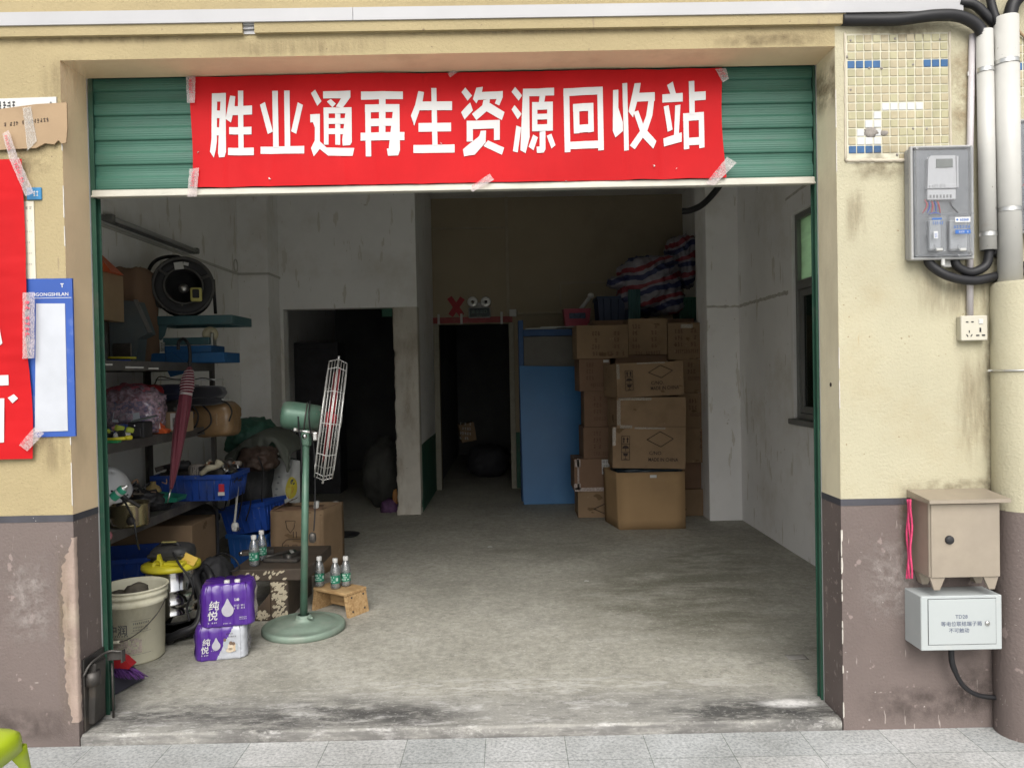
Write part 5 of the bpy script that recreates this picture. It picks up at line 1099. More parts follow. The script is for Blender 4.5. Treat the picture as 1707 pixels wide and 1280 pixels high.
a, b_ = P(250,643,2.1), P(302,690,2.1)
CL = thing('folded_clothes', 'pile of folded navy clothes at the back of the middle shelf', 'clothes', ((a.x+b_.x)/2+.05,2.15,z2))
mb = MB()
for k in range(5):
    h = (a.z-z2)/5; mb.blob(((a.x+b_.x)/2+.02+.01*math.sin(k*2.1),2.2,z2+h*(k+.5)), ((b_.x-a.x)/2*1.2,.15,h*.62), .09, 2.5, k+20, 5, 3)
    pass
build('folded_cloth', mb, M('navy_cloth', (.012,.015,.04), .9, var=.25, vs=8, sheen=.3), CL)
a, b_ = P(302,641,2.05), P(362,668,2.05)
mb = MB(); mb.blob(((a.x+b_.x)/2,2.15,(a.z+b_.z)/2), ((b_.x-a.x)/2*1.1,.1,.045), .12, 2.2, 5, 4, 3); mb.blob(((a.x+b_.x)/2+.0,2.15,(a.z+b_.z)/2-.06), ((b_.x-a.x)/2*.9,.1,.03), .12, 2.2, 8, 4, 3); solo('dark_coat', mb, M('black_cloth', (.015,.015,.02), .9, var=.3, sheen=.3), 'black folded coat on the parcel at the right end of the middle shelf', 'coat', ((a.x+b_.x)/2,2.15,b_.z))
mb = MB(); q = P(262,697,1.62); mb.prism([(q.x-.055,1.6,z2),(q.x+.06,1.6,z2),(q.x+.065,1.62,z2+.02),(q.x+.035,1.6,z2+.035),(q.x+.022,1.6,z2+.165),(q.x-.0,1.6,z2+.15),(q.x-.05,1.6,z2+.045)], (0,.05,0)); OB = thing('orange_box', 'orange and white torn box standing on the middle shelf left of the umbrella', 'box', (q.x,1.6,z2)); build('box_body', mb, m_orange, OB)
mb = MB(); mb.prism([(q.x-.02,1.597,z2+.035),(q.x+.03,1.597,z2+.03),(q.x+.018,1.597,z2+.15)], (0,.002,0)); build('white_triangle', mb, m_paper, OB)
a, b_ = P(272,689,1.72), P(302,718,1.72)
KB = thing('small_carton', 'small kraft box with a white barcode label beside the umbrella', 'box', ((a.x+b_.x)/2,1.75,z2)); mb = MB(); mb.box(a.x, b_.x+.03, 1.72, 1.84, z2, a.z+.005, .003); build('box_body', mb, m_kraftw, KB)
mb = MB(); mb.box(a.x+.045, b_.x+.015, 1.7185, 1.7195, z2+.012, a.z); build('label', mb, m_paper, KB); mb = MB()
for k in range(7): mb.box(a.x+.06+.004*k, a.x+.062+.004*k, 1.7175, 1.7184, z2+.03, a.z-.03)
build('barcode', mb, m_ink, KB)
lumpy('brown_pouch', 262, 668, 300, 692, 1.95, m_dsteel, 'dark brown leather pouch behind the small kraft box', 'pouch', .09, .12, 2, 4, parts='pouch', z0=z2)
q = P(234,712,1.3); TB = thing('tool_holder', 'black plastic tool holder with a tilted grey lid on the middle shelf', 'tool holder', (q.x,1.3,z2)); mb = MB(); mb.box(q.x-.05, q.x+.045, 1.25, 1.36, z2, z2+.095, .008); mb.box(q.x-.03, q.x+.03, 1.24, 1.25, z2+.012, z2+.06, .004); build('holder', mb, m_black, TB)
mb = MB(); mb.obox((q.x+.03,1.29,z2+.112),(.13,.09,.012),.3,0,-.22,.003); build('lid', mb, M('slate_plastic', (.06,.07,.07), .5), TB); mb = MB(); mb.lathe([(0,-.004),(.006,-.003),(.007,0)], (q.x-.005,1.239,z2+.075), (0,1,0), 10); build('screw', mb, m_steel, TB)
q = P(190,727,1.05)
mb = MB(); mb.tube(bez([(q.x-.09,1.03,z2+.012),(q.x-.02,1.02,z2+.014),(q.x+.03,1.0,z2+.018),(q.x+.075,1.03,z2+.02)],6), [.008]*9+[.010]*10, 8); mb.tube(bez([(q.x-.09,1.06,z2+.012),(q.x-.01,1.075,z2+.014),(q.x+.04,1.06,z2+.016),(q.x+.09,1.05,z2+.018)],6), .008, 8); mb.lathe([(0,-.012),(.018,-.011),(.021,0),(.018,.011),(0,.012)], (q.x+.085,1.04,z2+.022), (0,0,1), 16); solo('pliers', mb, m_yellow, 'yellow handled pliers at the front edge of the middle shelf', 'pliers', (q.x,1.04,z2))
mb = MB(); mb.obox((q.x-.02,.98,z2+.006),(.17,.05,.012),.05,bev=.004); solo('plastic_scraper', mb, M('green_plastic', (.03,.28,.1), .4), 'flat green plastic scraper lying in front of the pliers', 'scraper', (q.x,1.0,z2))
rg = random.Random(12); mb = MB()
for k in range(14):
    p_ = Vector((q.x-.09+.018*(k % 7)+rg.uniform(-.01,.01), 1.12+.05*(k//7)+rg.uniform(-.02,.02), z2+.02+rg.uniform(0,.05)))
    mb.obox(p_, (rg.uniform(.02,.05),rg.uniform(.015,.03),rg.uniform(.02,.05)), rg.uniform(0,3), rg.uniform(-.6,.6), rg.uniform(-.6,.6), .004, k % 4)
solo('small_parts_heap', mb, [m_paper, M('lime_bits', (.35,.42,.05), .5), m_black, M('pink_bits', (.5,.25,.25), .6)], 'jumble of small coloured fittings at the left end of the middle shelf', 'fittings', (q.x,1.1,z2))['kind'] = 'stuff'
a, b_ = P(315,672,2.2), P(386,728,2.2)
WP = thing('taped_parcel', 'crumpled brown parcel bound in shiny tape at the end of the middle shelf', 'parcel', ((a.x+b_.x)/2,2.3,z2)); mb = MB(); mb.blob(((a.x+b_.x)/2,2.32,(a.z+b_.z)/2), ((b_.x-a.x)/2,.13,(a.z-b_.z)/2), .07, 2, 31, 5, 4, ridge=.35); build('wrapping', mb, M('parcel_paper', (.25,.155,.075), .45, var=.2, vs=8, coat=.4), WP)
mb = MB(); xm_ = (a.x+b_.x)/2+.05; mb.tube([(xm_+.0,2.32+.136*math.cos(t_), (a.z+b_.z)/2+.118*math.sin(t_)) for t_ in [R(15*k) for k in range(24)]], .006, 6, closed=True); build('tape_band', mb, m_kraftw, WP)
hose('black_cable', [(318,672,2.1),(330,690,2.12),(326,710,2.12),(312,722,2.1),(330,722,2.08),(350,708,2.08),(350,690,2.08),(338,676,2.1),(330,671,2.14),(372,669,2.14),(386,684,2.13),(382,702,2.13)], .0055, 'black cable coiled in two loops over the taped parcel', 'cable', False, m_hose, 10)
hose('thin_black_wire', [(258,640,2.0),(266,628,2.05),(290,632,2.02),(318,633,2.02),(340,630,2.02),(358,636,2.02)], .0035, 'thin black wire draped under the blue frame on the shelf', 'wire', False, m_hose, 8)
mb = MB(); a, b_ = P(262,634,2.2), P(362,630,2.2); mb.obox(((a.x+b_.x)/2,2.25,a.z),((b_.x-a.x),.16,.012),0,0,.02,.003); solo('white_board', mb, m_paper, 'thin white board lying on top of the folded navy clothes', 'board', (a.x,2.25,a.z))
mb = MB(); mb.obox((b_.x-.02,2.2,P(345,666,2.2).z),(.17,.1,.012),0,0,.03,.003); solo('white_board', mb, m_paper, 'short white board on the taped parcel under the black coat', 'board', (b_.x,2.2,a.z-.1))

# ---- bottom shelf
c = P(178,805,1.05); ax = Vector((.55,-.35,.75)).normalized()
LS = thing('reflector_shade', 'tilted pale grey lamp reflector at the left end of the lowest shelf', 'reflector', (c.x,1.05,z3)); mb = MB(); mb.lathe([(.135,-.0),(.14,.004),(.135,.008),(.1,.055),(.06,.085),(.03,.10),(0,.102)], c-ax*.02, ax, 32); build('shade', mb, M('grey_enamel', (.45,.46,.47), .4, var=.08), LS, solid=.003)
mb = MB(); mb.tube(bez([c+Vector((-.08,-.04,-.02)), c+Vector((0,-.07,.0)), c+Vector((.07,-.05,-.03)), c+Vector((.12,-.02,-.09))],6), .011, 8); mb.blob(c+Vector((-.02,.02,-.07)), (.12,.08,.04), .2, 3, 4); build('black_harness', mb, m_black, LS)
a, b_ = P(168,846,.78), P(209,812,.78); d = (b_-a)
SC_ = thing('spray_can', 'green and white spray can leaning on the lowest shelf', 'spray can', (a.x,.78,z3)); mb = MB(); L_ = d.length; r_ = .024
mb.lathe([(0,0),(r_,.002),(r_,L_*.1)], a, d, 20, 1); mb.lathe([(r_,L_*.1),(r_,L_*.5)], a, d, 20, 1); mb.lathe([(r_,L_*.5),(r_,L_*.72)], a, d, 20, 0); mb.lathe([(r_,L_*.72),(r_,L_*.80)], a, d, 20, 1); mb.lathe([(r_,L_*.80),(r_,L_*.9),(r_*.8,L_*.95)], a, d, 20, 0); mb.lathe([(r_*.8,L_*.95),(r_*.5,L_),(r_*.3,L_*1.02),(r_*.3,L_*1.1),(0,L_*1.1)], a, d, 16, 2); build('can', mb, [M('can_green', (.05,.35,.22), .35), m_paper, m_galv], SC_)
c = P(217,852,1.15); PT = thing('steel_pot', 'dull brass coloured metal pot on the lowest shelf', 'pot', (c.x,1.15,z3)); r_ = .10; hh = c.z+.05-z3
mb = MB(); mb.lathe([(0,.001),(r_*.95,.001),(r_,.012),(r_,hh-.01),(r_*1.05,hh),(r_*1.02,hh),(r_*.97,hh-.012),(r_*.95,.02),(0,.015)], (c.x,1.15,z3), (0,0,1), 32); build('pot_body', mb, M('brassy_steel', (.38,.33,.2), .25, .9, var=.12, dirt=(.2,.17,.1), dirt_amt=.4), PT)
mb = MB(); mb.tube(bez([(c.x-.02,1.05,z3+.13),(c.x+.05,1.03,z3+.16),(c.x+.10,1.06,z3+.12)],8), .01, 8); mb.lathe([(0,-.012),(.022,-.012),(.024,0)], (c.x+.06,1.04,z3+.045), (0,1,0), 16); build('pot_handle', mb, m_dsteel, PT)
rg = random.Random(31); mb = MB(); c = P(232,822,1.35)
for k in range(16):
    o = c+Vector((rg.uniform(-.1,.1),rg.uniform(-.08,.1),rg.uniform(-.08,.05))); mb.tube(bez([o,o+Vector((rg.uniform(-.06,.06),rg.uniform(-.05,.05),rg.uniform(-.02,.06))),o+Vector((rg.uniform(-.1,.1),rg.uniform(-.06,.06),rg.uniform(-.05,.05)))],6), rg.uniform(.003,.008), 6, mi=k % 3)
mb.blob(c+Vector((0,.03,-.05)), (.12,.1,.06), .3, 3, 3)
solo('wire_tangle', mb, [m_hose, m_dsteel, m_kraft2], 'dark tangle of wires and scrap behind the brass pot', 'wires', (c.x,1.35,z3))
mb = MB(); a, b_ = P(240,828,1.7), P(303,838,1.7); mb.prism([(a.x,1.65,z3+.03),(b_.x,1.62,z3+.05),(b_.x+.01,1.62,z3+.075),(a.x+.05,1.65,z3+.095),(a.x,1.65,z3+.09)], (0,.14,0)); solo('green_tray', mb, M('green_tray', (.02,.2,.13), .4, var=.15), 'green plastic tray in front of the blue crate on the lowest shelf', 'tray', (a.x,1.7,z3))
mb = MB(); q = P(175,866,.72); mb.lathe([(.024,-.02),(.03,-.02),(.03,.02),(.024,.02),(.024,-.02)], (q.x,.72,z3+.03), (.3,-.9,.1), 20); solo('tape_roll', mb, M('pink_roll', (.4,.14,.17), .5), 'small pink tape roll standing at the left end of the lowest shelf', 'tape roll', (q.x,.72,z3))
hose('black_cable', [(186,818,.85),(206,834,.8),(218,856,.72),(224,872,.68),(228,900,.7),(232,915,.9)], .005, 'black cable drooping over the front of the lowest shelf', 'cable', False)
def crate(name, cx_, cy_, z0, sx_, sy_, h, label, rz=0, mat=None, ribs=7, taper=.92, tilt=0, group=None):
    t = thing(name, label, 'crate', (cx_,cy_,z0), group); mb = MB(); hx, hy = sx_/2, sy_/2
    def ring(k, z, ins=0): return [Vector((sx*(hx*k-ins),sy*(hy*k-ins),z)) for sx,sy in ((-1,-1),(1,-1),(1,1),(-1,1))]
    prof = [(ring(taper,0)),(ring(1,h-.03)),(ring(1,h-.03,-.012)),(ring(1,h,-.012)),(ring(1,h,.0)),(ring(taper,.012,.006))]
    vs = [v for r_ in prof for v in r_]; fs = [(3,2,1,0)]
    for i in range(len(prof)-1):
        for k in range(4): q = (k+1) % 4; fs.append((i*4+k,i*4+q,(i+1)*4+q,(i+1)*4+k))
    n0 = (len(prof)-1)*4; fs.append((n0,n0+1,n0+2,n0+3)); mb.add(vs, fs)
    # moulded ribs down the sides and a band
    for s in (-1,1):
        for i in range(ribs):
            u = -1+2*(i+.5)/ribs
            for (ux, uy) in ((u*.9, s), (s, u*.9)):
                p0 = Vector((ux*hx*taper, uy*hy*taper, .01)); p1 = Vector((ux*hx, uy*hy, h-.03)); mb.tube([p0,p1], .006, 4)
    m_ = Matrix.Rotation(tilt,3,'Y'); mb.v = [m_ @ v + Vector((cx_,cy_,z0)) for v in mb.v]; build('crate_body', mb, mat or m_bluebin, t); t.rotation_euler = (0,0,rz); return t
a, b_ = P(258,838,1.95), P(385,790,1.95)
BCx = crate('blue_crate', (a.x+b_.x)/2, 2.1, z3+.0, (b_.x-a.x), .34, b_.z-z3-.0, 'blue plastic crate heaped with old tools on the lowest shelf', 0, ribs=9)
mb = MB(); q = P(370,814,1.93); mb.box(q.x-.018,q.x+.018,1.918,1.925,q.z-.03,q.z+.03,.001,mi=0); mb.box(q.x-.022,q.x+.022,1.916,1.9179,q.z-.045,q.z-.022,mi=1); build('sticker', mb, [M('sticker_red', (.45,.03,.05), .5), m_paper], BCx)
rg = random.Random(77); zc = b_.z; xc0, xc1 = a.x+.02, b_.x-.02
HT = thing('tool_heap', 'heap of worn tools and scrap piled in the blue crate on the lowest shelf', 'tools', ((xc0+xc1)/2,2.1,zc-.08))
mb = MB(); mb.blob(((xc0+xc1)/2,2.1,zc-.03), ((xc1-xc0)/2,.14,.07), .25, 3, 7, 3); build('scrap_base', mb, m_dsteel, HT)
mats_ = [m_dsteel, M('rust_brown', (.16,.075,.04), .8, var=.3, vs=15), M('bone_plastic', (.36,.33,.24), .6, var=.15), m_black, M('warm_grey', (.2,.18,.16), .7, var=.2), m_steel]
for k in range(26):
    q = Vector((rg.uniform(xc0,xc1), 2.1+rg.uniform(-.13,.1), zc+rg.uniform(-.01,.07))); mb = MB(); L_ = rg.uniform(.05,.11); d = Vector((rg.uniform(-1,1),rg.uniform(-.4,.4),rg.uniform(-.35,.35))).normalized()
    if k % 3 == 0: mb.lathe([(0,-L_),(.014,-L_),(.017,-L_*.3),(.03,-L_*.2),(.032,L_*.5),(.02,L_*.6),(0,L_*.62)], q, d, 14)
    elif k % 3 == 1: mb.tube([q-d*L_, q-d*L_*.2, q+d*L_], [.008,.012,.018], 10)
    else: mb.obox(q, (L_*1.2,.03,.035), rg.uniform(0,3), rg.uniform(-.5,.5), rg.uniform(-.4,.4), .006)
    build('scrap_tool', mb, mats_[k % 6], HT)
q = P(326,786,1.95)
mb = MB(); mb.blob((q.x,1.98,q.z), (.05,.05,.05), .05, 2, 3, 4, 3); build('motor_body', mb, mats_[4], HT); mb = MB()
for k in range(5): mb.obox((q.x-.03+.015*k,1.935,q.z-.002),(.004,.012,.075),ry=.1)
build('cooling_fin', mb, m_steel, HT)
q = P(352,783,1.9); mb = MB(); mb.tube(bez([(q.x-.07,1.9,q.z-.03),(q.x-.02,1.9,q.z+.01),(q.x+.03,1.91,q.z+.02),(q.x+.05,1.93,q.z+.05)],6), [.012,.014,.018,.018,.018,.02,.022,.022,.02,.02,.018,.018,.016,.02,.024,.028,.03,.03,.03][:19], 10); build('pale_grip', mb, mats_[2], HT)
# umbrella hooked on the blue frame
u0, u1 = P(311,572,1.72), P(279,838,1.45)
UM = thing('umbrella', 'closed maroon umbrella with a striped tie hanging by its black handle from the shelf', 'umbrella', u0)
hk = P(303,566,1.75); mb = MB(); mb.tube(bez([P(297,583,1.8),P(298,570,1.8),P(306,565,1.78),P(314,574,1.74),P(317,592,1.72),P(316,612,1.70)],8), .0105, 10); build('handle', mb, m_black, UM)
mb = MB(); a = P(316,604,1.70); mb.lathe([(0,-.005),(.012,-.004),(.013,.004)], a, (0,-1,0), 12); build('button', mb, m_steel, UM)
c0, c1 = P(317,612,1.70), P(285,815,1.47); d = c1-c0; L_ = d.length; ax = d.normalized(); e1 = ax.orthogonal().normalized(); e2 = ax.cross(e1)
prof = [(.0,.012),(.04,.026),(.10,.036),(.16,.040),(.22,.033),(.235,.031),(.26,.036),(.4,.039),(.6,.034),(.8,.025),(.95,.014),(1,.008)]
def pr(t):
    for (a_, ra), (b__, rb) in zip(prof, prof[1:]):
        if t <= b__: return ra+(rb-ra)*(t-a_)/(b__-a_)
    return prof[-1][1]
mb = MB(); mb.grid(36, 60, lambda u, v: c0+d*v+(lambda an, rr_: (math.cos(an)*e1+math.sin(an)*e2)*rr_*(1+.10*math.sin(an*8+v*7)+.06*math.sin(an*3+v*11)))(2*math.pi*u, pr(v))); build('canopy', mb, M('maroon_cloth', (.125,.016,.03), .6, var=.12, vs=9, sheen=.2), UM)
mb = MB()
for k in range(9):
    v0 = .02+k*.024; pts = []
    for i in range(10): an = R(150+i*26); v = v0+.03*i/9; pts.append(c0+d*v+(math.cos(an)*e1+math.sin(an)*e2)*(pr(v)*1.13))
    mb.tube(pts, .0022, 5)
for v in (.228,.238): mb.tube([c0+d*v+(math.cos(R(k*15))*e1+math.sin(R(k*15))*e2)*(pr(v)*1.12) for k in range(24)], .003, 5, closed=True)
build('tie_cord', mb, M('cord_white', (.55,.5,.5), .8), UM)
mb = MB(); mb.tube([c1, u1], [.006,.004], 8); build('tip', mb, m_galv, UM)
# hanging cord with plug
WC = hose('power_flex', [(384,776,2.2),(390,790,2.15),(396,802,2.12),(394,840,2.12),(391,870,2.12),(391,876,2.12)], .008, 'white flex hanging down in front of the dark bags', 'flex', False, M('flex_white', (.45,.44,.4), .5)); 
q = P(392,878,2.12); PLG = MB(); PLG.blob(q, (.024,.02,.032), .06, 2, 2, 3, 3); PL = solo('plug', PLG, m_white_plastic, 'pale three pin plug at the end of the hanging white flex', 'plug', q); mb = MB(); mb.obox((q.x+.034,2.1,q.z-.004),(.03,.004,.007),ry=.2); mb.obox((q.x+.03,2.1,q.z-.018),(.026,.004,.007),ry=.5); build('pins', mb, m_steel, PL)
hose('black_cable', [(380,772,2.25),(396,792,2.2),(404,820,2.2),(400,850,2.25),(396,866,2.25)], .005, 'black flex hanging beside the white plug cord', 'cable', False)

# odds and ends lying between the bigger things on the shelves
def odd(name, px, py, x, z, fn, mat, label, cat):
    q = WX(px, py, x); mb = MB(); fn(mb, Vector((q.x, q.y, z))); solo(name, mb, mat, label, cat, (q.x, q.y, z))
def spanner(mb, q): mb.tube([q+Vector((-.02,-.09,.008)), q+Vector((.02,.09,.010))], .006, 6); mb.lathe([(.008,-.004),(.017,-.004),(.017,.005),(.008,.005),(.008,-.004)], q+Vector((.024,.105,.009)), (0,0,1), 12); mb.obox(q+Vector((-.024,-.1,.008)),(.03,.022,.008),.3)
def spool(mb, q): mb.lathe([(0,0),(.04,0),(.04,.008),(.022,.012),(.022,.045),(.04,.05),(.04,.058),(.012,.058),(.012,.03),(0,.03)], q, (0,0,1), 20)
def jug(mb, q): mb.lathe([(0,.001),(.045,.001),(.05,.01),(.05,.10),(.04,.125),(.018,.14),(.018,.16),(0,.16)], q, (0,0,1), 20)
def coil(mb, q):
    for k in range(4): mb.tube([q+Vector((.075*math.cos(R(a_*15))*(1+.05*k), .085*math.sin(R(a_*15+k*9)), .008+.011*k+.004*math.sin(a_+k))) for a_ in range(24)], .005, 6, closed=True)
def rag(mb, q): mb.blob(q+Vector((0,0,.03)), (.07,.08,.035), .35, 3, 5, 2.2, 3, ridge=.8)
def tin(mb, q): mb.lathe([(0,0),(.038,0),(.039,.004),(.037,.007),(.037,.09),(.039,.093),(.036,.096),(.03,.09),(0,.09)], q, (0,0,1), 20)
odd('spanner', 250, 727, -2.22, z2, spanner, m_dsteel, 'dark spanner lying on the middle shelf in front of the orange box', 'spanner')
odd('wire_spool', 296, 722, -2.2, z2, spool, m_black, 'small black wire spool on the middle shelf beside the umbrella', 'spool')
odd('oil_jug', 256, 838, -2.32, z3, jug, M('jug_amber', (.30,.22,.09), .4, var=.15, dirt=(.12,.09,.05), dirt_amt=.4), 'dull amber oil jug behind the green tray on the lowest shelf', 'jug')
odd('hose_coil', 262, 850, -2.24, z3, coil, m_hose, 'flat coil of black hose at the front of the lowest shelf', 'coil')
odd('oily_rag', 206, 874, -2.2, z3, rag, M('rag_grey', (.16,.14,.12), .9, var=.3, vs=12), 'crumpled grey rag in front of the brass pot on the lowest shelf', 'rag')
odd('paint_tin', 238, 836, -2.42, z3, tin, m_galv, 'dull metal tin behind the brass pot on the lowest shelf', 'tin')
odd('blue_rag', 200, 716, -2.3, z2, rag, m_multib, 'crumpled blue packet in front of the clear plastic bag', 'packet')
odd('steel_tin', 332, 718, -2.5, z2, tin, m_dsteel, 'dark tin at the back of the middle shelf near the taped parcel', 'tin')

# ================================================================== on the floor, left side
# bucket
bx, by = G(226,1078).x, G(226,1078).y
by = .88; bx = P(224,1050,by).x; br, bh = .165, .385; zr = FZ+bh
BK = thing('paint_bucket', 'dirty white plastic pail with a wire bail beside the left shutter rail', 'bucket', (bx,by,FZ))
m_pail = M('pail_white', (.78,.75,.58), .5, var=.06, vs=5, dirt=(.40,.36,.22), dirt_amt=.42, ds=7, dstr=(1,1,.6))
mb = MB(); rb = br*.88
mb.lathe([(0,FZ+.001),(rb-.012,FZ+.001),(rb,FZ+.012),(br-.012,zr-.085),(br-.004,zr-.085),(br,zr-.082),(br,zr-.06),(br-.004,zr-.057),(br-.004,zr-.042),(br+.004,zr-.04),(br+.004,zr-.024),(br-.001,zr-.021),(br-.001,zr-.012),(br+.007,zr-.010),(br+.009,zr-.004),(br+.005,zr),(br-.002,zr-.001),(br-.008,zr-.02),(rb-.008,FZ+.06),(0,FZ+.05)], (bx,by,0), seg=56); build('pail', mb, m_pail, BK)
mb = MB()
def cyl(a, z, r_): return Vector((bx+r_*math.sin(a), by-r_*math.cos(a), z))
def rad(z): return rb+(br-.012-rb)*(z-FZ)/(bh-.085)
def wraprow(w0, w1, z, h, seed, n, mi=0):
    rg = random.Random(seed); cw = (w1-w0)/n
    for i in range(n):
        if rg.random() < .1: continue
        for k in range(3):
            a0 = w0+cw*(i+rg.uniform(.05,.3)); a1 = w0+cw*(i+rg.uniform(.55,.92)); zz = z+h*(k+rg.uniform(0,.3))/3; t = h*.17; r_ = rad(z)+.0016
            mb.add([cyl(a0,zz,r_),cyl(a1,zz,r_),cyl(a1,zz+t,r_),cyl(a0,zz+t,r_)], [(0,1,2,3)], mi)
        a0 = w0+cw*(i+rg.uniform(.3,.6)); r_ = rad(z)+.0018; mb.add([cyl(a0,z,r_),cyl(a0+cw*.12,z,r_),cyl(a0+cw*.12,z+h,r_),cyl(a0,z+h,r_)], [(0,1,2,3)], mi)
tm = text_mb('中润', .055, (0,0,0), bold=.012)
for v in tm.v:
    a0 = -.40+v.x/br; r_ = rad(FZ+.185)+.0018; q = cyl(a0, FZ+.172+v.z, r_+v.y*0); v.x, v.y, v.z = q.x, q.y, q.z
mb.add(tm.v, tm.f)
wraprow(-.42,.28,FZ+.158,.008,1,9); wraprow(.42,.95,FZ+.215,.011,2,9); wraprow(.42,.90,FZ+.196,.008,3,10); wraprow(.42,.9,FZ+.182,.008,4,10)
def line(a0, a1, z, t=.0012):
    n = 14
    for i in range(n):
        b0 = a0+(a1-a0)*i/n; b1 = a0+(a1-a0)*(i+1)/n; r_ = rad(z)+.0016; mb.add([cyl(b0,z,r_),cyl(b1,z,r_),cyl(b1,z+t,r_),cyl(b0,z+t,r_)], [(0,1,2,3)])
line(-.45,.3,FZ+.15); line(.36,1.0,FZ+.234); line(.36,1.0,FZ+.174); line(-.45,1.0,FZ+.06)
build('pail_print', mb, M('pail_ink', (.09,.09,.09), .7, var=.3, vs=40), BK)
mb = MB(); n = 24
for j in range(7):
    for i in range(n):
        if mnoise.noise(Vector((i*.42,j*.8,3))) < -.16: continue
        a0 = -.45+.0475*i; z0_ = FZ+.066+.0115*j; r_ = rad(z0_)+.0012; mb.add([cyl(a0,z0_,r_),cyl(a0+.046,z0_+.001,r_),cyl(a0+.043,z0_+.0105,r_),cyl(a0+.003,z0_+.0115,r_)], [(0,1,2,3)])
build('worn_label', mb, M('worn_label', (.42,.35,.30), .8, var=.4, vs=50, dirt=(.58,.54,.46), dirt_amt=.5, ds=40), BK)
mb = MB(); pv = Vector((bx+br+.006, by, zr-.075)); mid = cyl(.12, FZ+.145, br+.012); pl = Vector((bx-br-.006, by, zr-.075)); path = bez([pv, cyl(1.1,FZ+.25,br+.012), cyl(.6,FZ+.185,br+.016), mid, cyl(-.5,FZ+.15,br+.014), cyl(-1.1,FZ+.24,br+.012), pl],10)
mb.tube(path, .0026, 7); build('bail_wire', mb, m_dsteel, BK); mb = MB(); mb.tube(path[31:43], .0085, 10); build('bail_grip', mb, m_pail, BK)
mb = MB(); mb.blob((bx+.01,by+.01,zr-.05), (.055,.05,.055), .2, 2, 4, 2.4, 3); mb.blob((bx-.08,by,zr-.075), (.05,.05,.045), .2, 2, 8, 2.4, 3); mb.lathe([(0,zr-.085),(br-.02,zr-.085)], (bx,by,0), seg=30); solo('bucket_rubbish', mb, M('mud_lump', (.13,.115,.09), .9, var=.3, vs=14, bump=.5, bs=40), 'grey brown lumps of rubbish inside the white pail', 'rubbish', (bx,by,zr-.08))
# broom head and dustpan
a = P(176,1105,.44); DP = thing('dustpan', 'dark grey dustpan lying at the foot of the shutter rail', 'dustpan', (-1.78,.42,FZ)); mb = MB()
q0, q1, q2, q3 = G(178,1166), G(241,1134), G(226,1105), G(150,1120)
mb.add([(q0.x-.2,q0.y-.03,FZ+.004),(q0.x,q0.y,FZ+.004),(q1.x,q1.y,FZ+.012),(q1.x-.12,q1.y+.1,FZ+.055),(q0.x-.25,q0.y+.2,FZ+.06)], [(0,1,2,3,4)]); mb.add([(q0.x,q0.y,FZ+.004),(q1.x,q1.y,FZ+.012),(q1.x-.005,q1.y+.003,FZ+.02),(q0.x-.06,q0.y+.012,FZ+.115)],[(0,1,2,3)]); build('pan', mb, M('pan_grey', (.035,.035,.045), .5), DP, solid=.003)
BR = thing('broom_head', 'red and purple broom head resting on the dark dustpan', 'broom', (-1.8,.45,FZ+.05))
e0, e1 = P(160,1100,.42), P(222,1110,.42); mb = MB()
prf = [P(160,1088,.42),P(190,1091,.42),P(206,1098,.42),P(219,1110,.42),P(215,1115,.42),P(160,1112,.42)]
mb.prism(prf, (0,.05,0)); build('broom_block', mb, M('broom_red', (.33,.018,.022), .4, var=.08), BR)
mb = MB(); rg = random.Random(4)
for i in range(120):
    u = rg.random(); t = P(165+54*u, 1111+2*u, .42).lerp(P(165+54*u, 1108+2*u, .47), rg.random()); b_ = P(172+68*u, 1130-1*(1-u)+rg.uniform(-2,2)+3*u, .42)+Vector((0,rg.uniform(0,.05),0)); mb.tube([t, t.lerp(b_,.5)+Vector((.002,0,0)), b_], [.0022,.002,.0012], 4)
build('bristles', mb, M('bristle_purple', (.10,.03,.17), .5, var=.35, vs=30), BR, label='purple bristles')
# vacuum
vy = 1.22; vx = P(287,1000,vy).x; vr = .145
VC = thing('vacuum_cleaner', 'stainless steel drum vacuum with a yellow rim and black motor head', 'vacuum cleaner', (vx,vy,FZ))
zt_ = P(287,941,vy).z
mb = MB(); prof = [(0,FZ+.05),(vr,FZ+.05)]
for zb1 in (.10,.16,.235): 
    zz = FZ+.05+zb1; prof += [(vr,zz-.012),(vr+.005,zz-.006),(vr+.005,zz+.004),(vr,zz+.01)]
prof += [(vr,zt_-.012)]; mb.lathe(prof, (vx,vy,0), seg=48); build('drum', mb, M('drum_steel', (.52,.52,.52), .13, 1, var=.06, vs=3, rv=.05), VC)
mb = MB(); mb.lathe([(vr+.01,FZ+.06),(vr+.02,FZ+.055),(vr+.022,FZ+.02),(vr-.01,FZ+.012),(0,FZ+.012)], (vx,vy,0), seg=36); build('base_ring', mb, m_black, VC)
for an in (20,110,200,290): mb = MB(); mb.blob((vx+(vr+.012)*math.cos(R(an)),vy+(vr+.012)*math.sin(R(an)),FZ+.016),(.022,.022,.016),.02,2,1,3,2); build('castor', mb, m_rubber, VC)
mb = MB(); mb.lathe([(vr-.002,zt_-.016),(vr+.012,zt_-.016),(vr+.015,zt_-.004),(vr+.012,zt_+.012),(vr-.02,zt_+.022),(vr*.6,zt_+.026),(0,zt_+.026)], (vx,vy,0), seg=48)
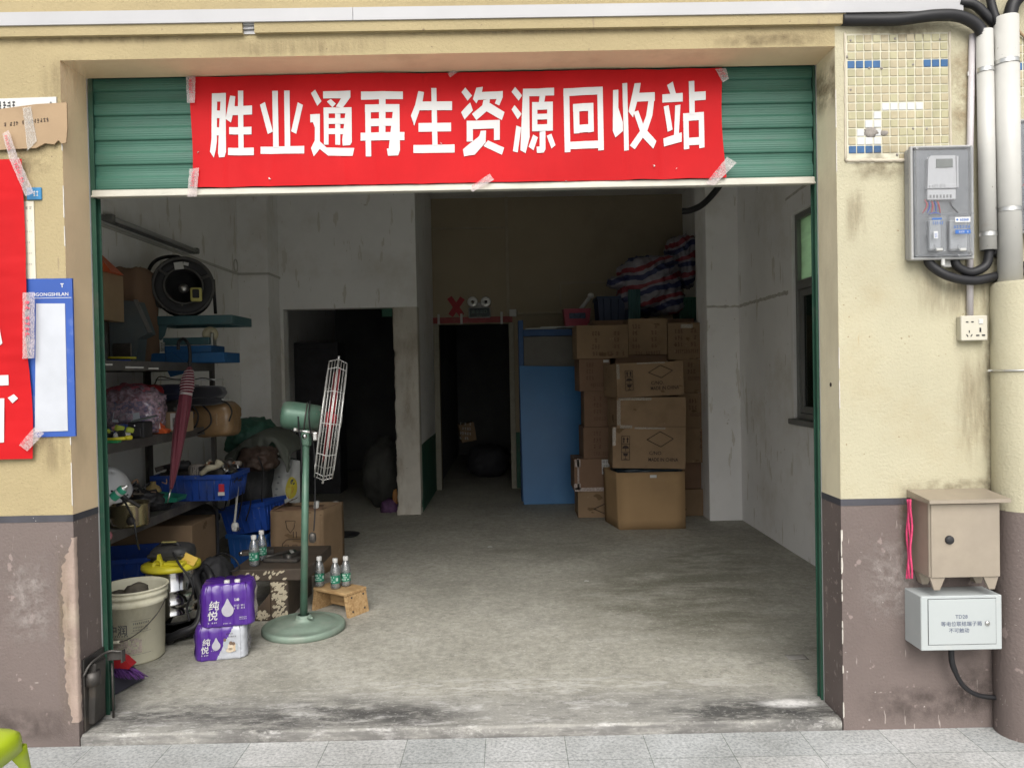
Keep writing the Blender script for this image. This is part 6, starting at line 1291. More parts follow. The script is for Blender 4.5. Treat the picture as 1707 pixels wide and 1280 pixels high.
q = P(262,925,vy-.12); mb.lathe([(.026,-.05),(.03,-.05),(.03,.02),(.024,.03),(.024,-.045)], (q.x,vy-.10,zt_+.022), (-.1,-.9,.3), 20); mb.prism([(q.x-.012,vy-.11,zt_+.03),(q.x+.05,vy-.11,zt_+.02),(q.x+.02,vy-.11,zt_+.035),(q.x+.006,vy-.11,zt_+.085),(q.x-.004,vy-.11,zt_+.085)], (0,.02,0)); mb.box(q.x+.03,vx+.12,vy-.125,vy-.03,zt_+.02,zt_+.04,.008); build('lid_rim', mb, m_yellow, VC)
mb = MB(); mb.blob((vx-.0,vy+.03,zt_+.06), (.115,.10,.055), .03, 2, 6, 3.4, 3); mb.box(vx-.11,vx+.10,vy-.07,vy+.11,zt_+.05,zt_+.075,.012); hd = build('motor_head', mb, M('head_charcoal', (.035,.035,.035), .5, dirt=(.12,.11,.1), dirt_amt=.45, ds=7), VC)
mb = MB(); mb.tube(bez([(vx-.055,vy-.01,zt_+.09),(vx-.045,vy-.012,zt_+.125),(vx+.04,vy-.012,zt_+.125),(vx+.055,vy-.01,zt_+.09)],6), .011, 8); build('carry_handle', mb, m_black, hd); mb = MB(); mb.obox((vx-.0,vy-.018,zt_+.135),(.085,.022,.007),bev=.003); build('handle_trim', mb, M('dull_yellow', (.36,.32,.12), .5), hd)
q = P(316,932,vy-.06); mb = MB(); mb.obox((q.x,vy-.06,q.z),(.085,.003,.05),-.25,-.5,.35); lb = build('hang_tag', mb, M('tag_yellow', (.62,.42,.08), .6), VC); mb = MB(); dashes(mb, (q.x-.028,vy-.068,q.z+.0), .055, .009, (1,-.2,-.35), (.2,-.4,1), 3, 8, .004); build('tag_print', mb, M('tag_red', (.5,.12,.06), .6), lb)
hose('black_cable', [(288,921,1.1),(300,942,1.05),(315,962,1.05),(322,985,1.05),(312,1010,1.07),(316,1035,1.06)], .006, 'black vacuum cable looping down the steel drum', 'cable', False)
hose('vacuum_hose', [(270,1068,1.05),(300,1055,1.0),(328,1040,1.02),(336,1000,1.1),(326,960,1.2),(340,945,1.3),(352,965,1.25),(345,1000,1.25)], .022, 'ribbed black vacuum hose coiled between the steel drum and the water packs', 'hose')
lumpy('dark_bag', 322, 938, 372, 1000, 1.28, M('black_canvas', (.018,.018,.02), .8, var=.3, vs=10), 'black canvas bag slumped behind the purple water packs', 'bag', .1, .18, 2.4, 6)
# purple packs
m_purple = M('purple_film', (.075,.022,.235), .28, var=.14, vs=7, coat=.4); m_purpled = M('purple_dim', (.20,.07,.42), .3, var=.1)
m_silver = M('film_pale', (.44,.46,.50), .28, var=.07, vs=6, coat=.4); m_drop = M('drop_silver', (.42,.41,.46), .3, var=.1, vs=20)
def pack(cx_, cy_, z0, w_, d_, h, rz, label, two, nb=4):
    t = thing('water_pack', label, 'water pack', (cx_,cy_,z0)); mb = MB(); nx = 90
    def front(x): return -d_/2 - .006*abs(math.cos(math.pi*nb*(x/w_+.5)+math.pi/2))**.8
    hk_ = [(0,.88),(.03,1),(.25,.99),(.5,.985),(.7,.99),(.80,.97),(.88,.90),(.94,.82),(1.0,.74)]
    hp = []
    for (v0, k0), (v1, k1) in zip(hk_, hk_[1:]):
        m_ = max(1, int((v1-v0)/.035)); hp += [(v0+(v1-v0)*i/m_, k0+(k1-k0)*i/m_) for i in range(m_)]
    hp.append(hk_[-1])
    per = []
    for i in range(nx): x = -w_/2+w_*i/nx; per.append((x, front(x), nb))
    for i in range(24): y = -d_/2+d_*i/24; per.append((w_/2+.005*abs(math.sin(math.pi*3*i/24)), y, 3))
    for i in range(nx): x = w_/2-w_*i/nx; per.append((x, -front(x), nb))
    for i in range(24): y = d_/2-d_*i/24; per.append((-w_/2-.005*abs(math.sin(math.pi*3*i/24)), y, 3))
    N_ = len(per); vs = []; fs = []
    # round the four upright corners
    def rc(x, y):
        r_ = .028; ax_, ay_ = abs(x), abs(y)
        if ax_ > w_/2-r_ and ay_ > d_/2-r_:
            u = Vector((ax_-(w_/2-r_), ay_-(d_/2-r_)));
            if u.length > r_: u = u.normalized()*r_
            ax_, ay_ = w_/2-r_+u.x, d_/2-r_+u.y
        return math.copysign(ax_, x), math.copysign(ay_, y)
    for v, k in hp:
        for x, y, _ in per:
            x2, y2 = rc(x, y); sh = (1-k)*.055; L_ = math.hypot(x2, y2); wr = .0025*mnoise.noise(Vector((x*30+cx_*9, y*30, v*9)))
            x3 = x2-math.copysign(min(sh, abs(x2)), x2)*min(1, abs(x2)/(w_/2-.03)) if abs(x2) > w_/2-.03 else x2
            y3 = y2-math.copysign(min(sh, abs(y2)), y2)*(1 if abs(y2) > d_/2-.05 else 0)
            scal = .012*max(0, v-.72)*abs(math.sin(math.pi*nb*(x/w_+.5)))*6
            vs.append(Vector((x3, y3+(wr+scal*.25 if y < 0 else wr), h*v - (.03*max(0,v-.9)*10*(1-abs(math.sin(math.pi*nb*(x/w_+.5)))**.5)*.3))))
    for j in range(len(hp)-1):
        for i in range(N_):
            q = (i+1) % N_; fs.append((j*N_+i, j*N_+q, (j+1)*N_+q, (j+1)*N_+i))
    mi0 = [0]*len(fs)
    tb = len(vs); vs.append(Vector((0,0,h*.93))); o = (len(hp)-1)*N_
    for i in range(N_): fs.append((o+i, o+(i+1) % N_, tb))
    fs.append(list(range(N_))[::-1])
    mb.add(vs, fs, 0, True)
    if two:   # the pale half of the wrapper slants up across the front
        for k, f in enumerate(mb.f):
            if len(f) == 4:
                c = sum((mb.v[i] for i in f), Vector())/4
                if c.y < d_/2-.02 and c.x > -.01+ .25*(c.z/h-.15)*.4 + (0 if c.z < h*.6 else .0) : mb.m[k] = 1
    mb.v = [v+Vector((cx_,cy_,z0)) for v in mb.v]; build('wrapper', mb, [m_purple, m_silver], t)
    yf_ = cy_-d_/2-.0085
    mb = MB(); x0 = cx_-w_/2
    s_ = .052 if not two else .040
    xa_ = x0+.040 if not two else x0+.036; za_ = z0+h*.44 if not two else z0+h*.46
    text_mb('纯', s_, (xa_,yf_,za_), up=(.12,0,1), bold=.012, mb=mb); text_mb('悦', s_, (xa_-.008,yf_,za_-s_*1.0), up=(.12,0,1), bold=.012, mb=mb)
    dashes(mb, (xa_-.006,yf_,za_-s_*1.42), s_*1.1, .008, seed=5, n=6)
    if not two:
        dashes(mb, (x0+.165,yf_,z0+h*.47), .055, .010, seed=6, n=8); dashes(mb, (x0+.165,yf_,z0+h*.41), .055, .010, seed=7, n=8); dashes(mb, (x0+.19,yf_,z0+h*.20), .038, .006, seed=8, n=8); dashes(mb, (x0+.19,yf_,z0+h*.16), .038, .005, seed=9, n=8); dashes(mb, (x0+.11,yf_,z0+h*.08), .045, .006, seed=10, n=9); dashes(mb, (x0+.167,yf_,z0+h*.60), .02, .014, seed=11, n=2)
    else:
        dashes(mb, (x0+.155,yf_,z0+h*.70), .035, .007, seed=12, n=6, mi=1); dashes(mb, (x0+.165,yf_,z0+h*.62), .04, .008, seed=13, n=6, mi=1); dashes(mb, (x0+.075,yf_,z0+h*.28), .03, .005, seed=14, n=7)
    build('wrapper_print', mb, [m_white, m_ink], t)
    mb = MB(); dc = (x0+.134, z0+h*.40) if not two else (x0+.105, z0+h*.42); r_ = .030 if not two else .021; pts = []
    for k in range(28):
        a = 2*math.pi*k/28; st = 1+(.75*max(0,math.sin(a))**6); pts.append((dc[0]+r_*math.cos(a)*(1-.35*max(0,math.sin(a))**2), yf_-.0005, dc[1]+r_*1.15*math.sin(a)*st))
    mb.prism(pts, (0,.0015,0)); 
    if not two: mb.prism([(x0+.187+ .006*math.cos(R(k*30))*(1-.4*max(0,math.sin(R(k*30)))), yf_-.0005, z0+h*.63+.008*math.sin(R(k*30))) for k in range(12)], (0,.001,0))
    build('water_drop', mb, m_drop, t)
    if two:
        mb = MB()
        for px_, pz_, a_, b__, mi in ((.155,.45,.016,.026,1),(.148,.56,.007,.009,3),(.175,.36,.014,.02,2),(.177,.46,.009,.010,3),(.192,.34,.012,.022,0),(.190,.44,.008,.009,3),(.205,.33,.006,.022,1),(.172,.27,.02,.012,2)):
            mb.prism([(x0+px_+a_*math.cos(R(k*30)), yf_-.0004-.0001*mi, z0+h*pz_+b__*math.sin(R(k*30))) for k in range(12)], (0,.001,0), mi=mi)
        build('wrapper_picture', mb, [M('pic_tan', (.5,.38,.26), .5), M('pic_grey', (.36,.40,.42), .5), M('pic_cream', (.55,.47,.36), .5), M('pic_brown', (.16,.11,.08), .5)], t)
    # bottle caps that show through the top, and the clear film flaps
    for i in range(nb):
        for j in range(3):
            if two or j > 0 or i not in (2, 3): continue
            x = cx_-w_/2+w_*(i+.5)/nb; y = cy_-d_/2+d_*(j+.5)/3; mb = MB(); zc_ = z0+h*.93; 
            if two: zc_ = z0+h*.88
            mb.lathe([(.0145,-.01),(.0145,.014),(.0135,.016),(0,.016)], (x,y,zc_+(.012 if not two else 0)), seg=14); build('bottle_cap', mb, m_white_plastic, t)
    for s in (-1,1):
        mb = MB(); mb.grid(6, 14, lambda u, v, s=s: Vector((cx_+s*(w_/2+.006+.003*math.sin(v*9)), cy_-d_/2+.02+(d_-.04)*u, z0+.02+(h*.8-.03)*v+.004*mnoise.noise(Vector((u*5,v*9,s))))))
        build('clear_film', mb, glassy('film_clear', (.9,.88,.92), .3, .1, (.7,.66,.74), .35), t)
    t.rotation_euler = (0,0,rz); return t
pA = P(369,1106,.80)
h1 = .19
pack(pA.x-.026, .90, FZ, .252, .18, h1, R(13), 'lower purple and silver shrink wrapped pack of water bottles', True)
pB = P(374,1040,.80)
pack(pB.x-.012, .905, FZ+h1*.905, .258, .18, .225, R(13), 'upper purple shrink wrapped pack of water bottles with white caps', False, 5)
# anvil bench with peeling paint
m_peel = M('peeling_black', (.065,.05,.038), .6, .2, var=.25, vs=8, dirt=(.12,.08,.05), dirt_amt=.4, ds=6)
m_flake = M('flaked_cream', (.42,.37,.27), .8, var=.15, vs=20, bump=.4, bs=60)
yb_ = 1.42; a, b_ = P(402,950,yb_), P(479,968,yb_)
AB = thing('iron_bench', 'heavy dark iron bench with flaking cream paint carrying two water bottles', 'bench', ((a.x+b_.x)/2,yb_,FZ))
xr_ = b_.x; xl2 = P(385,960,yb_).x; zt_ = (a.z); zb2 = b_.z+.0
mb = MB(); mb.box(xl2, xr_+.12, yb_, yb_+.62, zb2, zt_, .006); build('top_slab', mb, m_peel, AB)
x0 = P(450,1000,yb_).x; mb = MB(); mb.box(x0, xr_, yb_+.004, yb_+.55, FZ, zb2-.001, .006)
q = P(413,1036,yb_); mb.prism([(q.x,yb_+.01,FZ),(x0-.001,yb_+.01,FZ),(x0-.001,yb_+.01,FZ+.17),(x0-.05,yb_+.01,FZ+.11),(q.x+.02,yb_+.01,FZ+.05)], (0,.3,0)); mb.box(xl2-.1, xl2-.04, yb_+.3, yb_+.36, FZ, zb2); build('leg', mb, m_peel, AB)
mb = MB(); rg = random.Random(15)
def flakes(x0, x1, z0, z1, n, y):
    for _ in range(n):
        cx_, cz_ = rg.uniform(x0,x1), rg.uniform(z0,z1)
        if mnoise.noise(Vector((cx_*18, cz_*18, 2))) < -.12: continue
        an = R(45)+rg.uniform(-.6,.6); L_ = rg.uniform(.006,.017); w_ = L_*rg.uniform(.35,.6); d_, e_ = Vector((math.cos(an),0,math.sin(an))), Vector((-math.sin(an),0,math.cos(an))); c = Vector((cx_, y-.0015-rg.random()*.001, cz_))
        mb.prism([c-d_*L_, c-d_*L_*.3+e_*w_, c+d_*L_*.6+e_*w_*.7, c+d_*L_, c+d_*L_*.2-e_*w_, c-d_*L_*.6-e_*w_*.8], (0,.002,0))
flakes(P(412,950,yb_).x, xr_-.01, zb2+.012, zt_-.014, 60, yb_); flakes(x0+.012, xr_-.01, zb2-.11, zb2-.01, 75, yb_+.004); flakes(x0+.012, xr_-.01, FZ+.02, FZ+.15, 80, yb_+.004); flakes(q.x+.05, x0-.01, FZ+.01, FZ+.06, 35, yb_+.01)
build('paint_flakes', mb, m_flake, AB)
zbt = zt_
o = P(455,946,1.6)
for px0, px1, py, yy, r_, mt, lab in ((443,482,940,1.65,.011,m_dsteel,'long dark wrench lying on the iron bench'),(400,430,938,1.75,.010,m_steel,'bright steel rod at the left of the iron bench top'),(478,500,948,1.6,.02,m_dsteel,'stubby dark tool at the right end of the iron bench')):
    mb = MB(); aa, bb = P(px0,py,yy), P(px1,py-3,yy+.1); mb.tube([(aa.x,yy,zbt+.02),((aa.x*3+bb.x)/4,yy+.025,zbt+.022),(bb.x,yy+.1,zbt+.03)], [r_*1.5,r_,r_], 8); solo('hand_tool', mb, mt, lab, 'tool', (aa.x,yy,zbt))
mb = MB(); mb.obox((P(430,938,1.8).x,1.8,zbt+.02),(.2,.06,.03),.3,bev=.004); solo('steel_bar', mb, m_dsteel, 'flat dark bar behind the two bottles on the iron bench', 'bar', (P(430,938,1.8).x,1.8,zbt))
mb = MB(); mb.obox((P(470,946,1.6).x,1.62,zbt+.012),(.22,.09,.02),-.1,bev=.004); solo('steel_plate', mb, m_dsteel, 'dark steel plate under the wrench on the iron bench', 'plate', (P(470,946,1.6).x,1.62,zbt))
mb = MB(); aa, bb = P(465,938,1.75), P(492,921,1.85); mb.tube([aa, aa.lerp(bb,.5), bb], [.03,.034,.03], 14); mb.lathe([(.035,-.01),(.036,.012)], aa.lerp(bb,.75), bb-aa, 14, 1); solo('torch', mb, [M('dark_green', (.015,.03,.022), .35), m_galv], 'dark green torch lying on the iron bench', 'torch', aa)
# bottles
m_pet = glassy('bottle_clear', (.9,.93,.93), .3, .05, (.6,.63,.63), .16); m_lab = M('label_green', (.015,.17,.10), .35, var=.2, vs=30); m_labw = M('label_print', (.55,.66,.6), .5)
def bottle(name, x, y, z, rz, label):
    t = thing(name, label, 'bottle', (x,y,z), 'green labelled water bottles'); r_, h = .0305, .188
    mb = MB(); mb.lathe([(0,.004),(r_*.75,.001),(r_*.95,.004),(r_,.012),(r_*.97,.022),(r_,.03),(r_*.97,.036),(r_*.98,.085),(r_,.09),(r_*1.02,.097),(r_*.98,.105),(r_*.92,.118),(r_*.80,.135),(r_*.62,.15),(r_*.45,.160),(r_*.42,.168)], (x,y,z), seg=28)
    for k in range(3): mb.tube([(x+rr_*math.cos(R(i*12+k*120)), y+rr_*math.sin(R(i*12+k*120)), z+.102+.0035*i) for i, rr_ in enumerate([r_*.99,r_*.975,r_*.95,r_*.93,r_*.9,r_*.86,r_*.82,r_*.78])], .0014, 5)
    build('bottle_body', mb, m_pet, t)
    mb = MB(); mb.lathe([(r_*1.005,.036),(r_*1.01,.085)], (x,y,z), seg=28); lb = build('label', mb, m_lab, t)
    mb = MB(); rg = random.Random(3)
    for zz, hh, a0, a1 in ((.07,.010,-1.2,.2),(.058,.006,-1.1,.1),(.045,.006,-1.3,.4),(.052,.02,.5,.95)):
        n = 8
        for i in range(n):
            if rg.random() < .3: continue
            b0 = a0+(a1-a0)*i/n; b1 = b0+(a1-a0)/n*.7; rr_ = r_*1.02; mb.add([(x+rr_*math.sin(b0),y-rr_*math.cos(b0),z+zz),(x+rr_*math.sin(b1),y-rr_*math.cos(b1),z+zz),(x+rr_*math.sin(b1),y-rr_*math.cos(b1),z+zz+hh),(x+rr_*math.sin(b0),y-rr_*math.cos(b0),z+zz+hh)], [(0,1,2,3)])
    build('label_print', mb, m_labw, lb)
    mb = MB(); mb.lathe([(r_*.52,.163),(r_*.54,.166),(r_*.54,.184),(r_*.48,.188),(0,.188)], (x,y,z), seg=20); build('cap', mb, m_white_plastic, t); t.rotation_euler = (0,0,rz); return t
B1 = bottle('water_bottle', P(424,940,1.52).x, 1.52, zbt, 0, 'nearer water bottle with a green label on the iron bench')
dup(B1, (P(437,940,1.66).x, 1.66, zbt), .7, 'water bottle on the iron bench, half behind the other one')
# wooden stool
sy0 = 1.50; a, b_ = P(517,992,1.80), P(600,978,1.5)
zt_ = FZ+.148
WS = thing('wooden_stool', 'small pine step stool carrying three water bottles beside the fan pole', 'stool', (-1.12,1.66,FZ))
C_ = Vector((-1.15,1.70,0)); rz = R(32)
mb = MB(); L_, D_ = .285, .18; th_ = .02
cc = Vector((-1.09, 1.606, 0)); 
def loc(u, v, z): return Vector((cc.x+u, cc.y+v, z))
mb.box(cc.x-L_/2, cc.x+L_/2, cc.y-D_/2, cc.y+D_/2, zt_-th_, zt_, .003); build('stool_top', mb, m_wood, WS)
for s in (-1,1):
    mb = MB(); x0 = cc.x+s*(L_/2-.012); mb.add([(x0-.012,cc.y-D_/2+.006,zt_-th_-.001),(x0+.012,cc.y-D_/2+.006,zt_-th_-.001),(x0+.012,cc.y+D_/2-.006,zt_-th_-.001),(x0-.012,cc.y+D_/2-.006,zt_-th_-.001)]+[(x0-.012+s*.022,cc.y-D_/2+.006,FZ),(x0+.012+s*.022,cc.y-D_/2+.006,FZ),(x0+.012+s*.022,cc.y+D_/2-.006,FZ),(x0-.012+s*.022,cc.y+D_/2-.006,FZ)], [(0,1,2,3),(4,5,6,7),(0,1,5,4),(1,2,6,5),(2,3,7,6),(3,0,4,7)]); build('side_panel', mb, m_wood, WS)
mb = MB(); mb.box(cc.x-L_/2+.026, cc.x+L_/2-.026, cc.y+.03, cc.y+.05, FZ+.02, zt_-th_-.001); build('rear_rail', mb, m_wood, WS)
mb = MB()
for v, zz in ((-.05,.115),(-.05,.03),(.05,.115),(.05,.03)): mb.lathe([(0,.003),(.005,.002),(.006,-.002)], (cc.x+L_/2+.001+.022*(1-(zz/.18)), cc.y+v, FZ+zz), (1,0,.1), 10)
build('screw', mb, m_dsteel, WS)
def turn(root, rz):
    """turn a thing about its own base point"""
    root.rotation_euler = (0,0,rz)
off = Vector((cc.x,cc.y,FZ))
WS_l = WS.location.copy(); WS.location = off
for ch in WS.children:
    for v in ch.data.vertices: v.co += WS_l-off
turn(WS, R(-33))
for px, yy, lab, rz in ((533,1.63,'water bottle closest to the fan pole on the pine stool',.3),(559.5,1.575,'middle one of the three water bottles on the pine stool',-.2),(577,1.625,'water bottle at the right end of the pine stool',.5)): q = P(px,978,yy); dup(B1, (q.x,yy,zt_), rz, lab)
# fan
fy = 1.257; fx = G(508,1048).x
FN = thing('pedestal_fan', 'green pedestal fan on a round iron base with a chrome wire guard seen edge on', 'fan', (fx,fy,FZ))
rbse = .236
mb = MB(); mb.lathe([(rbse-.008,0),(rbse,.006),(rbse,.028),(rbse-.006,.036),(rbse-.022,.038),(rbse-.03,.035),(rbse*.72,.044),(rbse*.70,.047),(rbse*.45,.052),(.07,.056),(.05,.064),(.05,.075),(0,.075)], (fx,fy,FZ), seg=64); build('base_plate', mb, m_base, FN)
mb = MB(); mb.lathe([(.045,.06),(.047,.085),(.034,.09)], (fx,fy,FZ), seg=24); mb.tube([(fx+.03,fy-.03,FZ+.078),(fx+.065,fy-.045,FZ+.082)], .007, 8); build('base_collar', mb, m_base, FN)
zp = P(509,722,fy).z; lean = Vector((P(509,722,fy).x-fx, 0, 0))
ptop = Vector((P(510,735,fy).x, fy, P(510,735,fy).z))
mb = MB(); mb.tube([(fx,fy,FZ+.08), ptop], [.0215,.0195], 24); mb.obox(ptop+Vector((0,-.012,.02)),(.05,.026,.10),bev=.018); mb.obox(ptop+Vector((0,.03,.02)),(.05,.018,.10),bev=.008); build('pole', mb, m_green_fan, FN)
mb = MB(); mb.lathe([(0,-.03),(.012,-.029),(.014,-.02)], ptop+Vector((0,-.005,.03)), (0,1,0), 14); build('pivot_bolt', mb, m_steel, FN)
AX = Vector((.965,.222,-.148)).normalized(); CG = P(551.5,699.5,fy+.05)
mc = P(511,693,fy); 
mb = MB(); m0 = CG-AX*.06
mb.lathe([(.05,.0),(.074,-.005),(.078,-.075),(.081,-.08),(.081,-.088),(.079,-.093),(.081,-.175),(.078,-.200),(.066,-.216),(.04,-.222),(0,-.223)], m0-AX*.0, AX, 36); mt = build('motor', mb, m_green_fan, FN)
mb = MB(); mb.tube([m0-AX*.083+.0825*(math.cos(R(12*k))*AX.orthogonal().normalized()+math.sin(R(12*k))*AX.cross(AX.orthogonal().normalized())) for k in range(30)], .004, 6, closed=True); q = P(497,693,fy-.07); mb.lathe([(0,-.004),(.007,-.003),(.008,.01)], P(497,693,fy-.062), (0,1,0), 10); build('motor_seam', mb, m_dsteel, mt)
mb = MB(); q = P(497,716,fy); mb.tube([P(490,717,fy-.02),P(525,721,fy-.02)], .008, 8); mb.obox(P(493,714,fy-.02),(.026,.03,.035),bev=.006); mb.obox(P(526,727,fy-.02),(.03,.04,.05),bev=.008); mb.tube([ptop+Vector((0,0,.03)), m0-AX*.11-Vector((0,0,.06))], .02, 10); build('tilt_bracket', mb, m_galv, FN)
e1 = AX.orthogonal().normalized(); e2 = AX.cross(e1); Rg = .355
GD = None
for s, nm in ((-1,'rear_guard'),(1,'front_guard')):
    mb = MB()
    for k in range(12):
        a = 2*math.pi*k/12+.26; d = math.cos(a)*e1+math.sin(a)*e2
        pts = [CG+d*.035+AX*s*.052, CG+d*.14+AX*s*.056, CG+d*.25+AX*s*.055, CG+d*.315+AX*s*.053, CG+d*.338+AX*s*.050, CG+d*Rg+AX*s*.003]
        mb.tube(pts, .0024, 5, caps=False)
    for rr_, hh in ((.05,.053),(.10,.055),(.16,.056),(.22,.055),(.28,.054),(.338,.050),(.346,.034),(.351,.018),(Rg,.003)):
        mb.tube([CG+(math.cos(R(6*k))*e1+math.sin(R(6*k))*e2)*rr_+AX*s*hh for k in range(60)], (.0028 if rr_ in (.338, Rg) else .0019), 5, closed=True)
    mb.lathe([(0,s*.064),(.04,s*.063),(.042,s*.058)], CG, AX, 20); g_ = build(nm, mb, m_wire, FN)
mb = MB()
for sgn in (1,-1): q = CG+Vector((0,0,1)).lerp(-AX*0,0)*0; d = (Vector((0,0,1))-AX*AX.z).normalized()*sgn; mb.tube([CG+d*(Rg-.012), CG+d*(Rg+.02)], .006, 8)
build('guard_clip', mb, m_wire, FN)
mb = MB(); mb.lathe([(0,.035),(.035,.03),(.045,.0),(.045,-.03),(0,-.03)], CG, AX, 20); 
m_bl = M('fan_blade_red', (.36,.04,.05), .35, var=.08)
build('hub', mb, m_bl, FN)
for k in range(3):
    mb = MB(); a0 = 2*math.pi*k/3+.5
    def bl(u, v, a0=a0):
        r_ = .04+.27*v; a = a0+(u-.5)*(.55+.5*math.sin(math.pi*v)); d = math.cos(a)*e1+math.sin(a)*e2; return CG+d*r_+AX*((u-.5)*.035)
    mb.grid(8, 10, bl); build('blade', mb, m_bl, FN, solid=.003)
hose('fan_cable', [(498,712,fy-.03),(503,735,fy-.04),(502,765,fy-.02),(500,800,fy+.03),(501,810,fy+.06)], .0042, 'dark cable leaving the fan motor beside its pole', 'cable', False, m_hose, 10) if False else None
cbl = bez([P(497,694,fy-.068),P(498,715,fy-.06),P(502,740,fy-.04),P(503,780,fy-.02),P(506,820,fy+.04)],8); mb = MB(); mb.tube(cbl, .0042, 6); cb2 = bez([P(517,668,fy-.02),P(515,690,fy-.075),P(517,715,fy-.07),P(523,745,fy-.02),P(525,790,fy-.005),P(525,850,fy-.005),P(523,885,fy-.01)],8); mb.tube(cb2, .0042, 6); build('power_cable', mb, m_hose, FN)
q = P(521,896,fy-.01); mb = MB(); mb.blob(q, (.020,.018,.030), .06, 2, 2, 3, 3); mb.obox(q+Vector((-.004,-.019,-.006)),(.005,.012,.009)); mb.obox(q+Vector((.006,-.019,-.006)),(.005,.012,.009)); build('plug', mb, m_dsteel, FN)
# big carton behind the bench
yc = 2.45; a, b_ = P(455,850,yc), P(549,950,yc)
FC = thing('open_carton', 'open kraft carton with line drawings behind the fan pole', 'carton', ((a.x+b_.x)/2,yc+.2,FZ)); zt_ = P(500,851,yc).z; x0, x1 = P(452,900,yc).x, P(536,900,yc).x
c4 = [Vector((x0,yc,0)),Vector((x1,yc+.0,0)),Vector((x1+.085,yc+.36,0)),Vector((x0+.02,yc+.38,0))]
mb = MB()
for i in range(4): mb.grid(8, 8, lambda u, v, i=i: (lambda p: Vector((p.x+.006*mnoise.noise(Vector((u*3,v*3,i))), p.y+.006*mnoise.noise(Vector((u*3+7,v*3,i))), FZ+(zt_-FZ)*v+(.012*mnoise.noise(Vector((u*4+i*9,1,2))) if v > .99 else 0))))(c4[i].lerp(c4[(i+1) % 4], u)))
mb.add([(p.x,p.y,FZ+.003) for p in c4], [(0,1,2,3)]); build('carton_body', mb, m_kraft, FC, solid=.005)
mb = MB()
for i, dn in ((0,Vector((0,.10,.02))),(1,Vector((-.09,.0,-.03))),(3,Vector((.07,.02,.035)))):
    p, q = c4[i], c4[(i+1) % 4]; mb.grid(6, 3, lambda u, v: Vector((*(p.lerp(q,u)+dn*v)[:2], zt_+dn.z*v+.008*mnoise.noise(Vector((u*4,v*3,i))))))
build('flap', mb, m_kraft2, FC, solid=.004)
mb = MB(); yl_ = yc-.008
def ln(pts, t=.0022): 
    pts = [P(px,py,yl_) for px,py in pts]
    mb.tube(pts, t, 4)
ln([(476,868),(478,880),(484,888),(490,880),(492,868),(476,868)]); ln([(489,886),(489,896)]); ln([(494,886),(494,896)]); ln([(470,920),(471,906),(478,899),(504,898),(508,905)]); ln([(474,918),(475,908),(481,908),(481,918)]); ln([(488,918),(488,908),(495,908),(495,920)]); ln([(509,938),(519,938),(519,946),(509,946)]); ln([(510,941),(518,941)])
build('line_drawing', mb, m_ink, FC)
hose('white_roll', [(527,848,2.5),(528,835,2.52)], .02, 'white cardboard tube poking out of the open kraft carton', 'tube', False, m_paper, 4)
# dark flask and pan behind the carton
q = G(560,886); mb = MB(); qy = 3.9; qx = P(561,886,qy).x; zt_ = P(561,850,qy).z
TF = thing('dark_flask', 'dark steel flask standing on the floor right of the open carton', 'flask', (qx,qy,FZ)); mb.lathe([(0,.001),(.062,.001),(.064,.01),(.064,zt_-FZ-.02),(.055,zt_-FZ)], (qx,qy,FZ), seg=24); build('flask_body', mb, m_black, TF); mb = MB(); mb.lathe([(.05,0),(.052,.02),(.03,.04),(.028,.085),(0,.09)], (qx,qy,zt_), seg=20); build('flask_cap', mb, m_galv, TF)
mb = MB(); q = P(576,890,3.8); mb.lathe([(0,.004),(.11,.004),(.13,.02),(.125,.022),(.1,.01),(0,.01)], (q.x,3.8,FZ), seg=28); solo('flat_pan', mb, m_black, 'flat dark dish on the floor beside the steel flask', 'dish', (q.x,3.8,FZ))
# blue tubs behind the bench
a = P(408,893,2.35); crate('blue_tub', a.x, 2.62, P(405,895,2.35).z, .36, .30, .21, 'blue plastic tub tipped on top of the other tub behind the bench', R(-12), tilt=R(-9), ribs=6)
zl_ = P(405,895,2.35).z; crate('blue_tub', P(404,900,2.35).x, 2.62, FZ, .30, .26, max(.1, zl_-FZ-.01), 'blue plastic tub standing on the floor under the tipped tub', R(-8), M('blue_tub', (.015,.075,.26), .45, var=.12), ribs=5, taper=.86)
a = P(208,958,1.35); crate('blue_tub', P(196,950,1.5).x-.06, 1.55, FZ, .52, .40, P(220,930,1.4).z-FZ-.0, 'low blue plastic tub on the floor under the steel shelf', R(14), ribs=6, taper=.82)
# cardboard under the shelf
mb = MB(); a, b_ = P(196,925,1.9), P(340,868,2.1); mb.box(a.x-.1, b_.x, 1.9, 2.3, FZ, P(270,872,2.0).z, .004); solo('flat_carton', mb, m_kraft, 'large brown carton lying under the steel shelf', 'carton', ((a.x+b_.x)/2,2.1,FZ))
mb = MB(); a = P(214,905,1.7); mb.add([(a.x-.15,1.6,FZ+.22),(a.x+.12,1.55,FZ+.20),(a.x+.25,1.75,FZ+.235),(a.x-.1,1.85,FZ+.26)], [(0,1,2,3)]); solo('loose_flap', mb, m_kraftw, 'loose sheet of brown card leaning on the carton under the shelf', 'card', (a.x,1.7,FZ+.2), solid=.005)
lumpy('shelf_bag', 290, 845, 352, 900, 2.3, m_black, 'black sack pushed under the right end of the steel shelf', 'sack', .1, .15, 2.4, 9)
